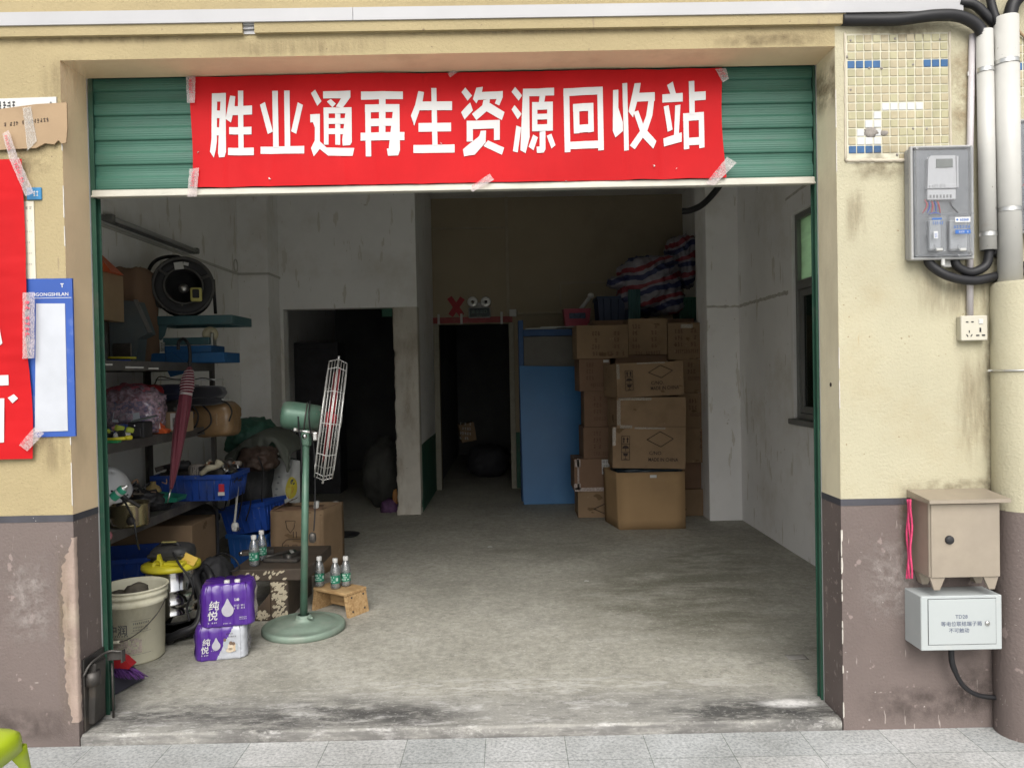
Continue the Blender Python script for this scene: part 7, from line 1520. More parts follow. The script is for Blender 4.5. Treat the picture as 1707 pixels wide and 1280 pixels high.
# tarps and dark bags by the pilaster
def drape(name, pts, y0, y1, mat, label, cat, seed=3, amp=.03):
    """a heavy sheet thrown over a heap: top outline traced, hanging down in folds"""
    mb = MB(); n = 40; ps = [P(px,py,y0) for px,py in pts]
    def top(u):
        f = u*(len(ps)-1); i = min(len(ps)-2, int(f)); return ps[i].lerp(ps[i+1], f-i)
    def fn(u, v):
        p = top(u); dz = 0; yy = y1+(y0-y1)*min(1, v*1.8); k = max(0, v-.45)/.55
        return Vector((p.x+.02*mnoise.noise(Vector((u*6,v*4,seed)))*(.3+k), yy-.06*k-amp*(mnoise.noise(Vector((u*9,v*2.2,seed)))+.6*mnoise.noise(Vector((u*22,v*3,seed+4)))), p.z-.02*v+.3*amp*mnoise.noise(Vector((u*7,v*5,seed+1)))-k*.14*(.8+.9*mnoise.noise(Vector((u*5,2,seed))))))
    mb.grid(n, 26, fn); return solo(name, mb, mat, label, cat, ps[len(ps)//2], solid=.006)
m_tarpg = M('green_tarp', (.035,.105,.075), .55, var=.3, vs=8, dirt=(.09,.12,.1), dirt_amt=.4, ds=6); m_tarpgrey = M('grey_tarp', (.115,.125,.105), .75, var=.15, vs=6)
lumpy('green_net_bag', 366, 701, 440, 768, 3.15, m_tarpg, 'crumpled green woven bag on the heap beside the left pilaster', 'bag', .22, .2, 2.6, 8, p=2.4, ridge=.6)
drape('grey_tarp', [(376,755),(395,740),(412,728),(432,716),(455,722),(478,738),(486,752)], 3.05, 3.5, m_tarpgrey, 'stiff grey tarpaulin thrown over the dark heap by the pilaster', 'tarpaulin', 5, .035)
lumpy('old_motor', 398, 748, 450, 788, 2.7, M('oily_brown', (.07,.045,.035), .6, .2, var=.4, vs=14, dirt=(.14,.12,.1), dirt_amt=.4, ds=12), 'oily brown machine part heaped behind the blue crate', 'machine part', .12, .2, 3.2, 41, p=3.2, ridge=.5, parts='casting')
for k_, (pts_, lab_) in enumerate((([(404,772,2.4),(412,800,2.35),(418,835,2.35),(410,868,2.4)],'black cable hanging down the front of the dark sack'),([(384,800,2.3),(378,830,2.25),(372,850,2.3),(356,842,2.3)],'black cable looping back under the blue crate'),([(430,760,2.6),(440,790,2.5),(436,830,2.5),(446,862,2.6)],'black cable trailing down between the dark sack and the feed bag'),([(352,930,1.5),(372,922,1.45),(392,932,1.4),(398,948,1.4),(380,952,1.4),(360,946,1.45)],'black cable coiled beside the left end of the iron bench'))): hose('black_cable', pts_, .005, lab_, 'cable', False, m_hose, 10)
lumpy('dark_sack', 372, 748, 446, 900, 2.95, m_black, 'black sack bulging under the grey tarpaulin', 'sack', .3, .14, 2.2, 14, p=2.6, z0=FZ)
lumpy('dark_sack', 430, 770, 492, 880, 3.5, M('charcoal_sack', (.03,.03,.033), .8, var=.25), 'charcoal sack leaning behind the printed feed bag', 'sack', .25, .14, 2.2, 17, p=2.6, z0=FZ)
# printed feed bag
yv = 3.1; ps = [P(440,840,yv), P(503,842,yv), P(500,768,yv+.1), P(462,763,yv+.1)]
FB = thing('feed_bag', 'white printed sack with a yellow picture leaning behind the open carton', 'sack', ((ps[0].x+ps[1].x)/2,yv,FZ)); mb = MB(); bt = [Vector((ps[0].x-.03,yv-.06,FZ)), Vector((ps[1].x,yv-.06,FZ))]
def fb(u, v, s): 
    lo = bt[0].lerp(bt[1],u); hi = ps[3].lerp(ps[2],u); p = lo.lerp(hi,v); p.x += -.04*(1-u)*math.sin(math.pi*v)*.5; p.y += s*.07*math.sin(math.pi*u)**.6*math.sin(math.pi*min(1,v*.92+.06))**.6+.012*mnoise.noise(Vector((u*6,v*9,s*3))); return p
mb.grid(20, 30, lambda u, v: fb(u,v,-1)); mb.grid(20, 30, lambda u, v: fb(u,v,1)); build('sack_body', mb, M('sack_white', (.40,.41,.40), .5, var=.12, vs=7, dirt=(.25,.25,.24), dirt_amt=.35, ds=8), FB)
mb = MB(); 
def fbp(u, v): p = fb(u, v, -1); p.y -= .006; return p
def patch(cu, cv, ru, rv, mi, n=18, f=lambda a: 1):
    pts = [fbp(cu+ru*f(2*math.pi*k/n)*math.cos(2*math.pi*k/n), cv+rv*f(2*math.pi*k/n)*math.sin(2*math.pi*k/n)) for k in range(n)]
    c = fbp(cu, cv); c.y -= .001; mb.add([c]+pts, [(0,k+1,(k+1) % n+1) for k in range(n)], mi)
patch(.76,.72,.17,.115,0); patch(.72,.68,.10,.06,1,f=lambda a:1+.25*math.sin(3*a)); patch(.80,.78,.07,.03,2); patch(.62,.93,.05,.016,3); patch(.5,.60,.05,.018,3)
for k in range(5): patch(.30,.58+.06*k,.05,.010,3,8)
build('sack_print', mb, [M('sack_yellow', (.45,.38,.03), .5, var=.15), M('sack_orange', (.40,.17,.03), .5), M('sack_dark', (.03,.04,.06), .5), M('sack_grey', (.2,.21,.22), .5)], FB)

# ================================================================== back of the shop and the right side
# emergency light and red tape
q0, q1 = P(781,513,YB), P(818,530,YB); EL = thing('emergency_light', 'emergency light with two round lamps and a dark green exit panel over the inner doorway', 'emergency light', ((q0.x+q1.x)/2,YB,q1.z))
mb = MB(); mb.box(q0.x, q1.x, YB-.05, YB, q1.z, q0.z, .012); build('housing', mb, M('housing_grey', (.42,.42,.42), .4, var=.05), EL)
mb = MB(); mb.box(q0.x+.012, q1.x-.012, YB-.054, YB-.049, q1.z+.012, q0.z-.012, .002); pn = build('exit_panel', mb, M('exit_panel_dark', (.008,.022,.018), .25), EL)
mb = text_mb('安全出口', .05, ((q0.x+q1.x)/2, YB-.0545, (q0.z+q1.z)/2-.008), align='CENTER', bold=.01); text_mb('EXIT', .03, ((q0.x+q1.x)/2, YB-.0545, q1.z+.018), align='CENTER', bold=.01, mb=mb); build('exit_print', mb, M('exit_print', (.10,.16,.13), .5), pn)
mb = MB(); mb.box(q0.x+.09, q1.x-.09, YB-.03, YB, q0.z, q0.z+.06, .004); build('lamp_bracket', mb, M('housing_grey2', (.3,.3,.3), .4), EL)
for px in (788,810):
    c = P(px,503.5,YB-.06); mb = MB(); mb.lathe([(0,-.02),(.018,-.02),(.02,-.035),(.04,-.035),(.046,-.03),(.062,-.035),(.066,-.02),(.066,.02),(.04,.05),(0,.05)], c, (.0,1,0), 28); build('lamp_head', mb, M('lamp_chrome', (.72,.72,.7), .25, .3, var=.05), EL)
    mb = MB(); mb.lathe([(0,-.046),(.016,-.044),(.018,-.03)], c, (0,1,0), 16); build('lamp_bulb', mb, m_dsteel, EL)
mb = MB(); a, b_, c, d = P(749,496,YB-.003), P(770,526,YB-.003), P(771,497,YB-.003), P(751,526,YB-.003)
for (p, q, yy) in ((a,b_,.002),(c,d,.004)):
    dr = (q-p).normalized(); n_ = Vector((-dr.z,0,dr.x))*.035; mb.prism([Vector((v.x,YB-yy,v.z)) for v in (p+n_, q+n_*1.05, q-n_*.95, p-n_)], (0,.0015,0))
solo('tape_cross', mb, M('tape_dark_red', (.32,.02,.03), .6, var=.15), 'dark red tape cross stuck on the beige wall left of the emergency light', 'tape', a)
# blue cabinet with the blue sheet leaning on it
yc = 5.45; x0, x1 = P(865,600,yc).x, P(1003,560,yc).x; zt_ = P(900,549,yc).z
BC = thing('blue_cabinet', 'blue steel cabinet with a grey panel behind the tall blue sheet', 'cabinet', ((x0+x1)/2,yc+.2,FZ))
mb = MB(); mb.box(x0, x0+.055, yc, yc+.45, FZ, P(870,534,yc).z, .003); mb.box(x1-.05, x1, yc, yc+.45, FZ, zt_, .003); mb.box(x0+.055, x1-.05, yc+.002, yc+.45, zt_-.075, zt_, .003); mb.box(x0+.055, x1-.05, yc+.4, yc+.45, FZ, zt_-.08); mb.box(x0+.055, x1-.05, yc+.01, yc+.3, FZ+.5, FZ+.55); build('frame', mb, M('cabinet_blue', (.012,.06,.17), .5, .1, var=.2, dirt=(.05,.08,.12), dirt_amt=.4, ds=6), BC)
mb = MB(); mb.box(x0+.058, x1-.053, yc+.02, yc+.03, P(900,608,yc).z-.1, zt_-.08); build('panel', mb, M('cabinet_grey', (.13,.125,.11), .6, var=.1), BC)
mb = MB(); a, b_ = P(876,541,yc-.02), P(962,548,yc-.02); mb.box(a.x, a.x+.35, yc-.02, yc+.2, zt_+.002, zt_+.014, .002); solo('white_board', mb, M('pale_panel', (.5,.52,.52), .5), 'lower thin white board on top of the blue cabinet', 'board', (a.x,yc,zt_)); mb = MB(); mb.box(a.x+.17, b_.x, yc-.03, yc+.18, zt_+.015, zt_+.026, .002); solo('white_board', mb, M('pale_panel', (.5,.52,.52), .5), 'upper thin white board below the red basket on the blue cabinet', 'board', (a.x,yc,zt_+.015))
yb2 = 5.24; c4 = [P(873,841,yb2), P(968,838,yb2), P(968,611,5.40), P(866,610,5.40)]
mb = MB(); c4[0].z = c4[1].z = FZ+.002
vs = []; 
mb.grid(8, 14, lambda u, v: (lambda p: p+Vector((0,.012*math.sin(math.pi*u)*math.sin(math.pi*v)*-1,0)))(c4[0].lerp(c4[1],u).lerp(c4[3].lerp(c4[2],u),v)))
solo('blue_sheet', mb, M('blue_sheet', (.02,.14,.34), .42, var=.08, vs=2, dirt=(.045,.2,.40), dirt_amt=.25, ds=3), 'tall bright blue plastic sheet leaning against the cabinet by the cartons', 'sheet', (c4[0]+c4[1])/2, solid=.008).data.polygons.foreach_set('use_smooth', [False]*112)
# red basket on the cabinet
yk = 5.35; a, b_ = P(940,543,yk), P(985,514,yk); BKt = thing('red_basket', 'small pinkish red basket with a white handle sticking out, on the blue cabinet', 'basket', ((a.x+b_.x)/2,yk+.1,zt_+.026)); mb = MB(); z0_ = zt_+.027; h = b_.z-z0_
vs = []; hx, hy = (b_.x-a.x)/2, .12; cx_, cy_ = (a.x+b_.x)/2, yk+.12
def rg4(k, z): return [Vector((cx_+sx*hx*k, cy_+sy*hy*k, z)) for sx,sy in ((-1,-1),(1,-1),(1,1),(-1,1))]
r_ = [rg4(.86,z0_),rg4(.9,z0_+h*.35),rg4(.96,z0_+h*.72),rg4(1,z0_+h),rg4(.94,z0_+h),rg4(.8,z0_+.01)]; vs = [v for q in r_ for v in q]; fs = [(3,2,1,0),(20,21,22,23)]
for i in range(5):
    for k in range(4): q = (k+1) % 4; fs.append((i*4+k,i*4+q,(i+1)*4+q,(i+1)*4+k))
mb.add(vs, fs); build('basket_body', mb, M('basket_red', (.30,.025,.055), .45, var=.1), BKt); mb = MB(); mb.box(cx_-hx*.6, cx_+hx*.6, cy_-hy-.004, cy_-hy*.9, z0_+h*.42, z0_+h*.75, .004); build('basket_window', mb, M('basket_inner', (.05,.07,.12), .6, var=.5, vs=30), BKt)
a, b_ = P(968,515,yk+.1), P(985,493,yk+.1); mb = MB(); mb.tube([a, b_], .022, 10); mb.blob(b_, (.035,.03,.03), .05, 2, 2, 3, 2); build('white_handle', mb, m_white_plastic, BKt)
# rack at the back carrying crates and striped bags
yr = 4.72; x0, x1 = P(990,545,yr).x, P(1162,545,yr).x; zr_ = P(1100,531,yr).z
RK = thing('back_rack', 'dark steel rack behind the carton stacks holding the striped bags', 'rack', ((x0+x1)/2,5.2,FZ)); mb = MB(); mb.box(x0, x1, yr+.13, 5.9, zr_-.03, zr_, .003); mb.box(x0, x1, yr+.12, yr+.13, zr_-.045, zr_, .001); build('rack_shelf', mb, m_kraft2, RK)
for x in (x0+.03, x1-.03):
    for y in (yr+.15, 5.86): mb = MB(); mb.box(x-.02,x+.02,y-.02,y+.02,FZ,zr_-.031); build('post', mb, m_dsteel, RK)
def stripe_mat():
    m = bpy.data.materials.new('striped_weave'); m.use_nodes = True; t = m.node_tree; N = t.nodes; L = t.links; b = N['Principled BSDF']; tc = N.new('ShaderNodeTexCoord')
    nz = N.new('ShaderNodeTexNoise'); nz.inputs['Scale'].default_value = 3; nz.inputs['Detail'].default_value = 3; L.new(tc.outputs['Object'], nz.inputs['Vector'])
    mx = N.new('ShaderNodeVectorMath'); mx.operation = 'MULTIPLY_ADD'; mx.inputs[1].default_value = (.22,.22,.22); L.new(nz.outputs['Color'], mx.inputs[0]); L.new(tc.outputs['Object'], mx.inputs[2])
    sp_ = N.new('ShaderNodeSeparateXYZ'); L.new(mx.outputs[0], sp_.inputs[0])
    m0 = N.new('ShaderNodeMath'); m0.operation = 'MULTIPLY_ADD'; m0.inputs[1].default_value = -.30; L.new(sp_.outputs[0], m0.inputs[0]); L.new(sp_.outputs[2], m0.inputs[2])
    m1 = N.new('ShaderNodeMath'); m1.operation = 'MULTIPLY'; m1.inputs[1].default_value = 1/.215; L.new(m0.outputs[0], m1.inputs[0])
    m2 = N.new('ShaderNodeMath'); m2.operation = 'FRACT'; L.new(m1.outputs[0], m2.inputs[0])
    r = N.new('ShaderNodeValToRGB'); r.color_ramp.interpolation = 'CONSTANT'; e = r.color_ramp.elements
    st = [(0,(.21,.20,.23)),(.2,(.018,.024,.085)),(.48,(.21,.20,.23)),(.64,(.19,.02,.032)),(.88,(.21,.20,.23))]
    while len(e) < len(st): e.new(.5)
    for k, (p, c) in enumerate(st): e[k].position = p; e[k].color = (*c,1)
    L.new(m2.outputs[0], r.inputs[0]); L.new(r.outputs[0], b.inputs['Base Color']); b.inputs['Roughness'].default_value = .55; return m
m_stripe = stripe_mat()
def striped(px0, py0, px1, py1, y, seed, label, tail=None, dy=.28):
    a, b_ = P(px0,py1,y), P(px1,py0,y); t = thing('striped_bag', label, 'bag', ((a.x+b_.x)/2,y+dy,a.z)); mb = MB()
    mb.blob(((a.x+b_.x)/2,y+dy,(a.z+b_.z)/2), ((b_.x-a.x)/2,dy,(b_.z-a.z)/2), .15, 2.3, seed, 2.8, 5, ridge=.75); build('bag_body', mb, m_stripe, t)
    for (qx, qy, rx_, rz_) in tail or []:
        q = P(qx,qy,y); mb = MB(); mb.blob((q.x,y+dy*.6,q.z), (rx_,.12,rz_), .16, 2.6, seed+5, 2.4, 4, ridge=.9); build('knotted_corner', mb, m_stripe, t)
    return t
striped(1040,424,1138,518,yr+.16, 3, 'big red white and blue striped woven bag on the rack', [(1122,500,.14,.13),(1036,468,.12,.06)])
striped(1118,392,1166,474,yr+.45, 8, 'darker striped woven bag wedged against the right pilaster behind the big one', None, .2)
crate('teal_crate', P(1148,500,yr+.3).x, yr+.45, zr_+.001, .22, .34, .24, 'dark green crate under the striped bags beside the right pilaster', 0, M('crate_green', (.015,.07,.045), .5), ribs=4)
a = P(1057,500,yr+.14); mb = MB()
for k in range(7): mb.box(a.x-.05+.017*k, a.x-.037+.017*k, yr+.135, yr+.16, zr_+.002, P(1057,480,yr).z, .003)
mb.box(a.x-.055, a.x+.07, yr+.16, yr+.2, zr_+.002, P(1057,480,yr).z); solo('ribbed_panel', mb, M('teal_dull', (.035,.10,.105), .5), 'dull teal ribbed plastic panel standing at the left of the striped bag', 'panel', a)
a, b_ = P(1000,545,yr+.2), P(1048,498,yr+.2)
crate('navy_tub', (a.x+b_.x)/2+.02, yr+.5, zr_+.001, .36, .4, b_.z-zr_+.04, 'dark navy plastic tub on the rack between the red basket and striped bag', 0, M('navy_plastic', (.01,.022,.06), .5), ribs=4)
hose('ceiling_hose', [(1226,120,3.25),(1224,200,3.28),(1218,262,3.32),(1205,300,3.4),(1190,322,3.5),(1170,342,3.62),(1150,351,3.7),(1137,352,3.72)], .028, 'black hose end drooping into view under the shutter at the right', 'hose', False)

# ---- cartons
GRP = None
def face_rows(px, py, y, w_px, seed, parent, cols=2, rows=3, last=True):
    """faded rows of small print on the front of a carton, at its real depth"""
    mb = MB(); k = sc(y)
    for r_ in range(rows):
        q = P(px, py+11*r_, y); dashes(mb, q, 14*k, 7.5*k, seed=seed+r_, n=3)
        if cols > 1: q = P(px+w_px*.52, py+11*r_-1, y); dashes(mb, q, 11*k, 7*k, seed=seed+9+r_, n=2)
    if last: q = P(px+1, py+11*rows, y); dashes(mb, q, w_px*.78*k, 6.5*k, seed=seed+20, n=11)
    return build('faded_print', mb, M('carton_ink_faded', (.13,.07,.045), .8, var=.2), parent)
def cbox(px0, py0, px1, py1, y, depth, mat, label, cat='carton', z0=None, z1_=None, rz=0, print_=None):
    a, b_ = P((px0), py1, y), P(px1, py0, y); q = P(px0, py0, y); r_ = P(px1, py1, y)
    xa_, xb_ = (a.x+q.x)/2, (b_.x+r_.x)/2; za, zb_ = (a.z+r_.z)/2 if z0 is None else z0, (q.z+b_.z)/2
    t = carton('carton', xa_, xb_, y, y+depth, za, zb_, mat, label, 0)
    t['group'] = 'cartons stacked by the right pilaster'
    if print_: face_rows(*print_, t)
    t.rotation_euler = (0,0,rz); return t, xa_, xb_, za, zb_
ya = 4.42
# left column, bottom to top
st = []
z = FZ
def stack(lst, y, depth):
    z = FZ; out = []
    for (px0, px1, py0, mat, label, dyy, rz, pr) in lst:
        zt_ = P((px0+px1)/2, py0, y).z; a, b_ = P(px0, py0, y), P(px1, py0, y)
        t = carton('carton', a.x, b_.x, y+dyy, y+dyy+depth, z+.002, zt_, mat, label, 0); t['group'] = 'cartons stacked by the right pilaster'
        if pr:
            face_rows(pr[0], pr[1], y+dyy-.0108, pr[2], pr[3], t, *pr[4:])
        t.rotation_euler = (0,0,rz); out.append((t, a.x, b_.x, z+.002, zt_, y+dyy)); z = zt_
    return out
A_ = stack([(963,1034,817,m_kraft,'carton at the foot of the left stack, partly behind the open front carton',0,0,None),
 (956,1030,764,m_kraft2,'reddish carton wrapped in printed clear tape with a white label, left stack',-.02,0,None),
 (972,1030,712,m_kraft2,'carton third from the floor in the left stack, stepped to the right',0,.02,(988,726,42,3,1,3)),
 (975,1026,652,m_kraft2,'carton of the left stack beside the plain tape-marked front carton',.02,-.02,(990,668,36,7,1,3)),
 (964,1016,598,m_kraft2,'carton with a tiny white sticker just under the tilted top left carton',0,.02,(976,612,46,11,1,3)),
 (960,1045,542,m_kraft,'wide carton at the top left of the stacks, over the stickered one',-.01,.04,(985,560,70,13,2,3))], ya, .40)
t = A_[1][0]; yf_ = A_[1][5]-.0115; mb = MB()
for (p0, p1) in (((958,766),(968,778)),((957,806),(968,816)),((958,813),(1026,818)),((962,764),(966,816))): a, b_ = P(*p0,yf_), P(*p1,yf_); mb.prism([(a.x,yf_,a.z),(b_.x,yf_,a.z),(b_.x,yf_,b_.z),(a.x,yf_,b_.z)], (0,.0006,0))
build('printed_tape', mb, M('tape_dull_print', (.36,.30,.27), .5, var=.4, vs=60), t)
mb = MB(); a, b_ = P(1003,766,yf_-.001), P(1016,790,yf_-.001); mb.prism([(a.x,yf_-.001,a.z),(b_.x,yf_-.001,a.z),(b_.x,yf_-.001,b_.z),(a.x,yf_-.001,b_.z)], (0,.001,0)); build('label', mb, m_paper, t); mb = MB()
for k in range(3): dashes(mb, P(1004,772+7*k,yf_-.002), 11*sc(ya), 5*sc(ya), seed=80+k, n=4)
build('label_print', mb, m_ink, t)
t = A_[4][0]; yf_ = A_[4][5]-.012; a, b_ = P(1005,600,yf_), P(1014,604,yf_); mb = MB(); mb.box(a.x,b_.x,yf_,yf_+.001,b_.z,a.z); build('label', mb, m_paper, t)
t = A_[0][0]; yf_ = A_[0][5]-.011; mb = MB(); 
def diamond(mb, pts, y, t_=.0032):
    p = [P(px,py,y) for px,py in pts]
    for i in range(len(p)): mb.tube([p[i], p[(i+1) % len(p)]], t_, 4)
diamond(mb, ((990,848),(1012,838),(1032,848),(1010,857)), yf_); build('diamond_mark', mb, m_ink, t)
# middle column (its top carton shows between the others)
M_ = stack([(1036,1112,815,m_kraft,'carton low in the middle stack, hidden behind the open front carton',.06,0,None),(1036,1112,765,m_kraft,'carton in the middle stack behind the diamond printed cartons',.06,0,None),(1036,1112,712,m_kraft,'carton in the middle stack behind the plain front carton',.06,0,None),(1036,1112,652,m_kraft,'carton in the middle stack behind the topmost front carton',.06,0,None),
 (1026,1112,592,m_kraft2,'dark carton showing as a thin strip under the squarish top carton',.05,0,None),
 (1048,1111,531,m_kraft,'squarish carton at the top centre of the stacks, below the striped bag',.0,-.01,(1054,548,60,23,2,4))], ya, .36)
# right column
C__ = stack([(1136,1183,815,m_kraft,'lowest carton of the right stack beside the white pilaster',-.02,0,None),(1132,1174,771,m_kraft2,'narrower carton second from the floor in the right stack, leaving a dark gap',.04,0,None),(1132,1184,714,m_kraft,'carton of the right stack beside the lower diamond printed carton',-.02,0,(1166,726,20,33,1,3,False)),(1130,1182,655,m_kraft,'carton of the right stack beside the plain front carton',-.01,0,(1148,672,26,37,1,2)),(1126,1177,599,m_kraft,'carton of the right stack beside the topmost front carton',0,0,(1146,612,26,41,1,2)),(1112,1178,538,m_kraft,'carton at the top right of the stacks with a strip of tape on its lid',0,.02,(1124,556,50,45,2,3))], ya, .38)
t = C__[5][0]; mb = MB(); q = P(1144,541,ya-.01); mb.box(q.x-.06,q.x+.06,ya-.0115,ya-.0105,q.z-.035,q.z+.004); build('tape', mb, m_tape, t)
# front column
yb3 = 3.82
def front(px0, px1, py0, py1, rz, roll, label, dep, mark=True, z0=None, mat=m_kraftw if False else m_kraft, y=yb3):
    a, b_ = P(px0,py1,y), P(px1,py0,y); z0_ = a.z if z0 is None else z0
    t = carton('carton', a.x, b_.x, y, y+dep, z0_, b_.z, mat, label, 0); t['group'] = 'cartons stacked by the right pilaster'; w_ = b_.x-a.x; h = b_.z-z0_; yf_ = y-.0085
    yf_ = y-.011
    if mark:
        mb = MB(); x0 = a.x
        def pt(u, v): return Vector((x0+w_*u, yf_, z0_+h*v))
        d_ = [pt(.47,.70),pt(.65,.90),pt(.83,.73),pt(.66,.53)]
        for i in range(4): mb.tube([d_[i], d_[(i+1) % 4]], .0028, 4)
        text_mb('C/NO.', .044, pt(.50,.34), bold=.012, mb=mb); text_mb('MADE IN CHINA', .046, pt(.49,.18), bold=.012, mb=mb, sx=.80)
        # the three handling marks in a frame: arrows, umbrella, glass
        fr_ = [pt(.125,.78),pt(.235,.78),pt(.235,.20),pt(.125,.20)]
        for i in range(4): mb.tube([fr_[i], fr_[(i+1) % 4]], .002, 4)
        for v in (.59,.39): mb.tube([pt(.125,v),pt(.235,v)], .002, 4)
        for u in (.155,.205):
            mb.prism([pt(u-.008,.62),pt(u+.008,.62),pt(u+.008,.70),pt(u+.018,.70),pt(u,.76),pt(u-.018,.70),pt(u-.008,.70)], (0,.001,0))
        mb.prism([pt(.18+.045*math.cos(R(k*20)), .48+.075*math.sin(R(k*20))) for k in range(10)], (0,.001,0)); mb.tube([pt(.18,.48),pt(.18,.41)], .002, 4)
        mb.prism([pt(.145,.37),pt(.215,.37),pt(.205,.30),pt(.155,.30)], (0,.001,0)); mb.tube([pt(.18,.30),pt(.18,.23)], .002, 4); mb.tube([pt(.155,.225),pt(.205,.225)], .002, 4)
        build('shipping_marks', mb, m_ink, t)
    for (u0, u1, v0, v1) in (((0,.045,.55,.98),(.3,.72,.955,1.0)) if mark else ((0,.05,.1,.9),(.02,.5,.9,.99),(.04,.22,.0,.1))):
        mb = MB(); f_ = lambda u, v: Vector((a.x+w_*u, y-.0095-.003*abs(mnoise.noise(Vector((u*9,v*9,w_*7)))), z0_+h*v)); mb.grid(6, 6, lambda p, q: f_(u0+(u1-u0)*p, v0+(v1-v0)*q)); build('tape', mb, m_tape, t)
    return t
zopen = P(1085,786,yb3).z
a, b_ = P(1030,882,yb3), P(1141,786,yb3)
OC = thing('open_carton', 'open carton on the floor at the foot of the front stack with a dark liner', 'carton', ((a.x+b_.x)/2,yb3+.25,FZ), 'cartons stacked by the right pilaster')
zt_ = b_.z; c4 = [Vector((a.x+.02,yb3,0)),Vector((b_.x,yb3,0)),Vector((b_.x-.02,yb3+.45,0)),Vector((a.x-.06,yb3+.42,0))]
mb = MB()
for i in range(4): mb.grid(6, 6, lambda u, v, i=i: (lambda p: Vector((p.x+(-.012 if i in (0,3) and u*(i == 0)+0 < .01 else 0)*v, p.y-.012*math.sin(math.pi*u)*math.sin(math.pi*v)*(1 if i == 0 else 0), FZ+.001+(zt_-FZ)*v)))(c4[i].lerp(c4[(i+1) % 4],u)))
mb.add([Vector((p.x,p.y,FZ+.002)) for p in c4], [(0,1,2,3)]); build('carton_body', mb, M('kraft_open', (.36,.235,.12), .85, var=.07, vs=3, dirt=(.26,.17,.09), dirt_amt=.3, ds=2), OC, solid=.006)
mb = MB(); mb.blob(((a.x+b_.x)/2-.01,yb3+.21,zt_-.005), ((b_.x-a.x)/2-.015,.19,.035), .12, 3, 6, 4, 4, ridge=.6); build('liner', mb, M('liner_dark', (.012,.022,.03), .4, var=.3), OC)
mb = MB(); q = P(1089,794,yb3-.014); mb.box(q.x-.03,q.x+.03,yb3-.0155,yb3-.0145,q.z-.012,q.z+.014); build('label', mb, m_paper, OC)
zz = zt_+.03
F1 = front(1022,1142,712,783,R(-3), 0, 'tilted diamond printed carton sitting on the open carton in the front stack', .42, True, zz)
z2_ = P(1080,714,yb3).z+.002
F2 = front(1025,1140,661,716,R(-1), 0, 'plain carton with worn tape between the two diamond printed cartons', .42, False, z2_, y=yb3+.01)
z3_ = P(1080,663,yb3).z+.002
F3 = front(1021,1137,605,664,R(2.5), 0, 'topmost carton of the front stack printed with a diamond and arrows', .42, True, z3_, y=yb3+.0)
F1.rotation_euler = (0,R(1.6),R(-2)); F2.rotation_euler = (0,R(1.0),R(4)); F3.rotation_euler = (0,R(-1.4),R(9))
F3.location.z += .012; F1.location.z += .006
# sack, rubbish and cartons inside the dark rooms
lumpy('pale_sack', 600, 735, 664, 856, 5.05, M('dull_sack', (.045,.045,.04), .85, var=.3, vs=6), 'large dull grey sack standing inside the left dark doorway', 'sack', .35, .13, 2.4, 21, p=2.3, z0=FZ, ridge=.5)
mb = MB(); q = P(650,840,4.98); mb.blob((q.x,5.0,q.z-.05), (.10,.08,.1), .3, 3, 3, 2.2, 3); mb.blob((q.x+.06,4.98,q.z+.06), (.03,.03,.09), .3, 3, 5, 2.2, 3, mi=1); solo('plastic_rubbish', mb, [M('rubbish_purple', (.09,.04,.10), .6, var=.4, vs=20), M('rubbish_orange', (.35,.16,.05), .6)], 'purple and orange rubbish heaped at the foot of the ragged pier', 'rubbish', q)
yd = 7.6; a, b_ = P(762,742,yd), P(793,700,yd); IC = thing('printed_carton', 'pale printed carton lying in the dark inner corridor', 'carton', ((a.x+b_.x)/2,yd,a.z)); mb = MB(); mb.obox(((a.x+b_.x)/2,yd+.1,(a.z+b_.z)/2),(.22,.2,.26),.2,0,-.15,.006); build('carton_body', mb, m_kraft, IC)
mb = MB()
for k in range(4): dashes(mb, P(766,708+8*k,yd-.06), .17, .04, (1,.2,-.1), (0,0,1), 90+k, 5)
build('carton_print', mb, m_paper, IC)
lumpy('corridor_sack', 780, 745, 846, 830, 7.3, M('corridor_dark', (.025,.025,.03), .8, var=.3), 'big dark sack filling the right side of the inner corridor', 'sack', .35, .14, 2.2, 33, z0=FZ)
y_ = 6.3; mb = MB(); a, b_ = P(496,850,y_), P(560,570,y_); mb.box(a.x, a.x+.02+ (b_.x-a.x), y_, y_+.4, FZ, b_.z, .01); mb.box(a.x+.05, b_.x-.04, y_-.01, y_, FZ+.5, b_.z-.08, .004); solo('old_locker', mb, M('locker_dark', (.045,.045,.05), .6, var=.3), 'tall dark locker standing inside the left dark room', 'locker', (a.x,y_,FZ))
# loose bits on the floor
for i, (px, py, lab, s_) in enumerate(((978,969,'small white scrap of paper on the middle of the floor',.016),(817,912,'pale scrap on the floor below the inner doorway',.02),(1328,1096,'flattened clear plastic strip on the floor near the right rail',.05))):
    q = G(px,py); mb = MB(); mb.grid(5, 4, lambda u, v: Vector((q.x+(u-.5)*s_*2, q.y+(v-.5)*s_*1.3, FZ+.004+.006*abs(mnoise.noise(Vector((u*4,v*4,i)))))))
    solo('floor_scrap', mb, m_paper if i < 2 else M('dull_film', (.28,.27,.25), .4), lab, 'scrap', q, solid=.001)

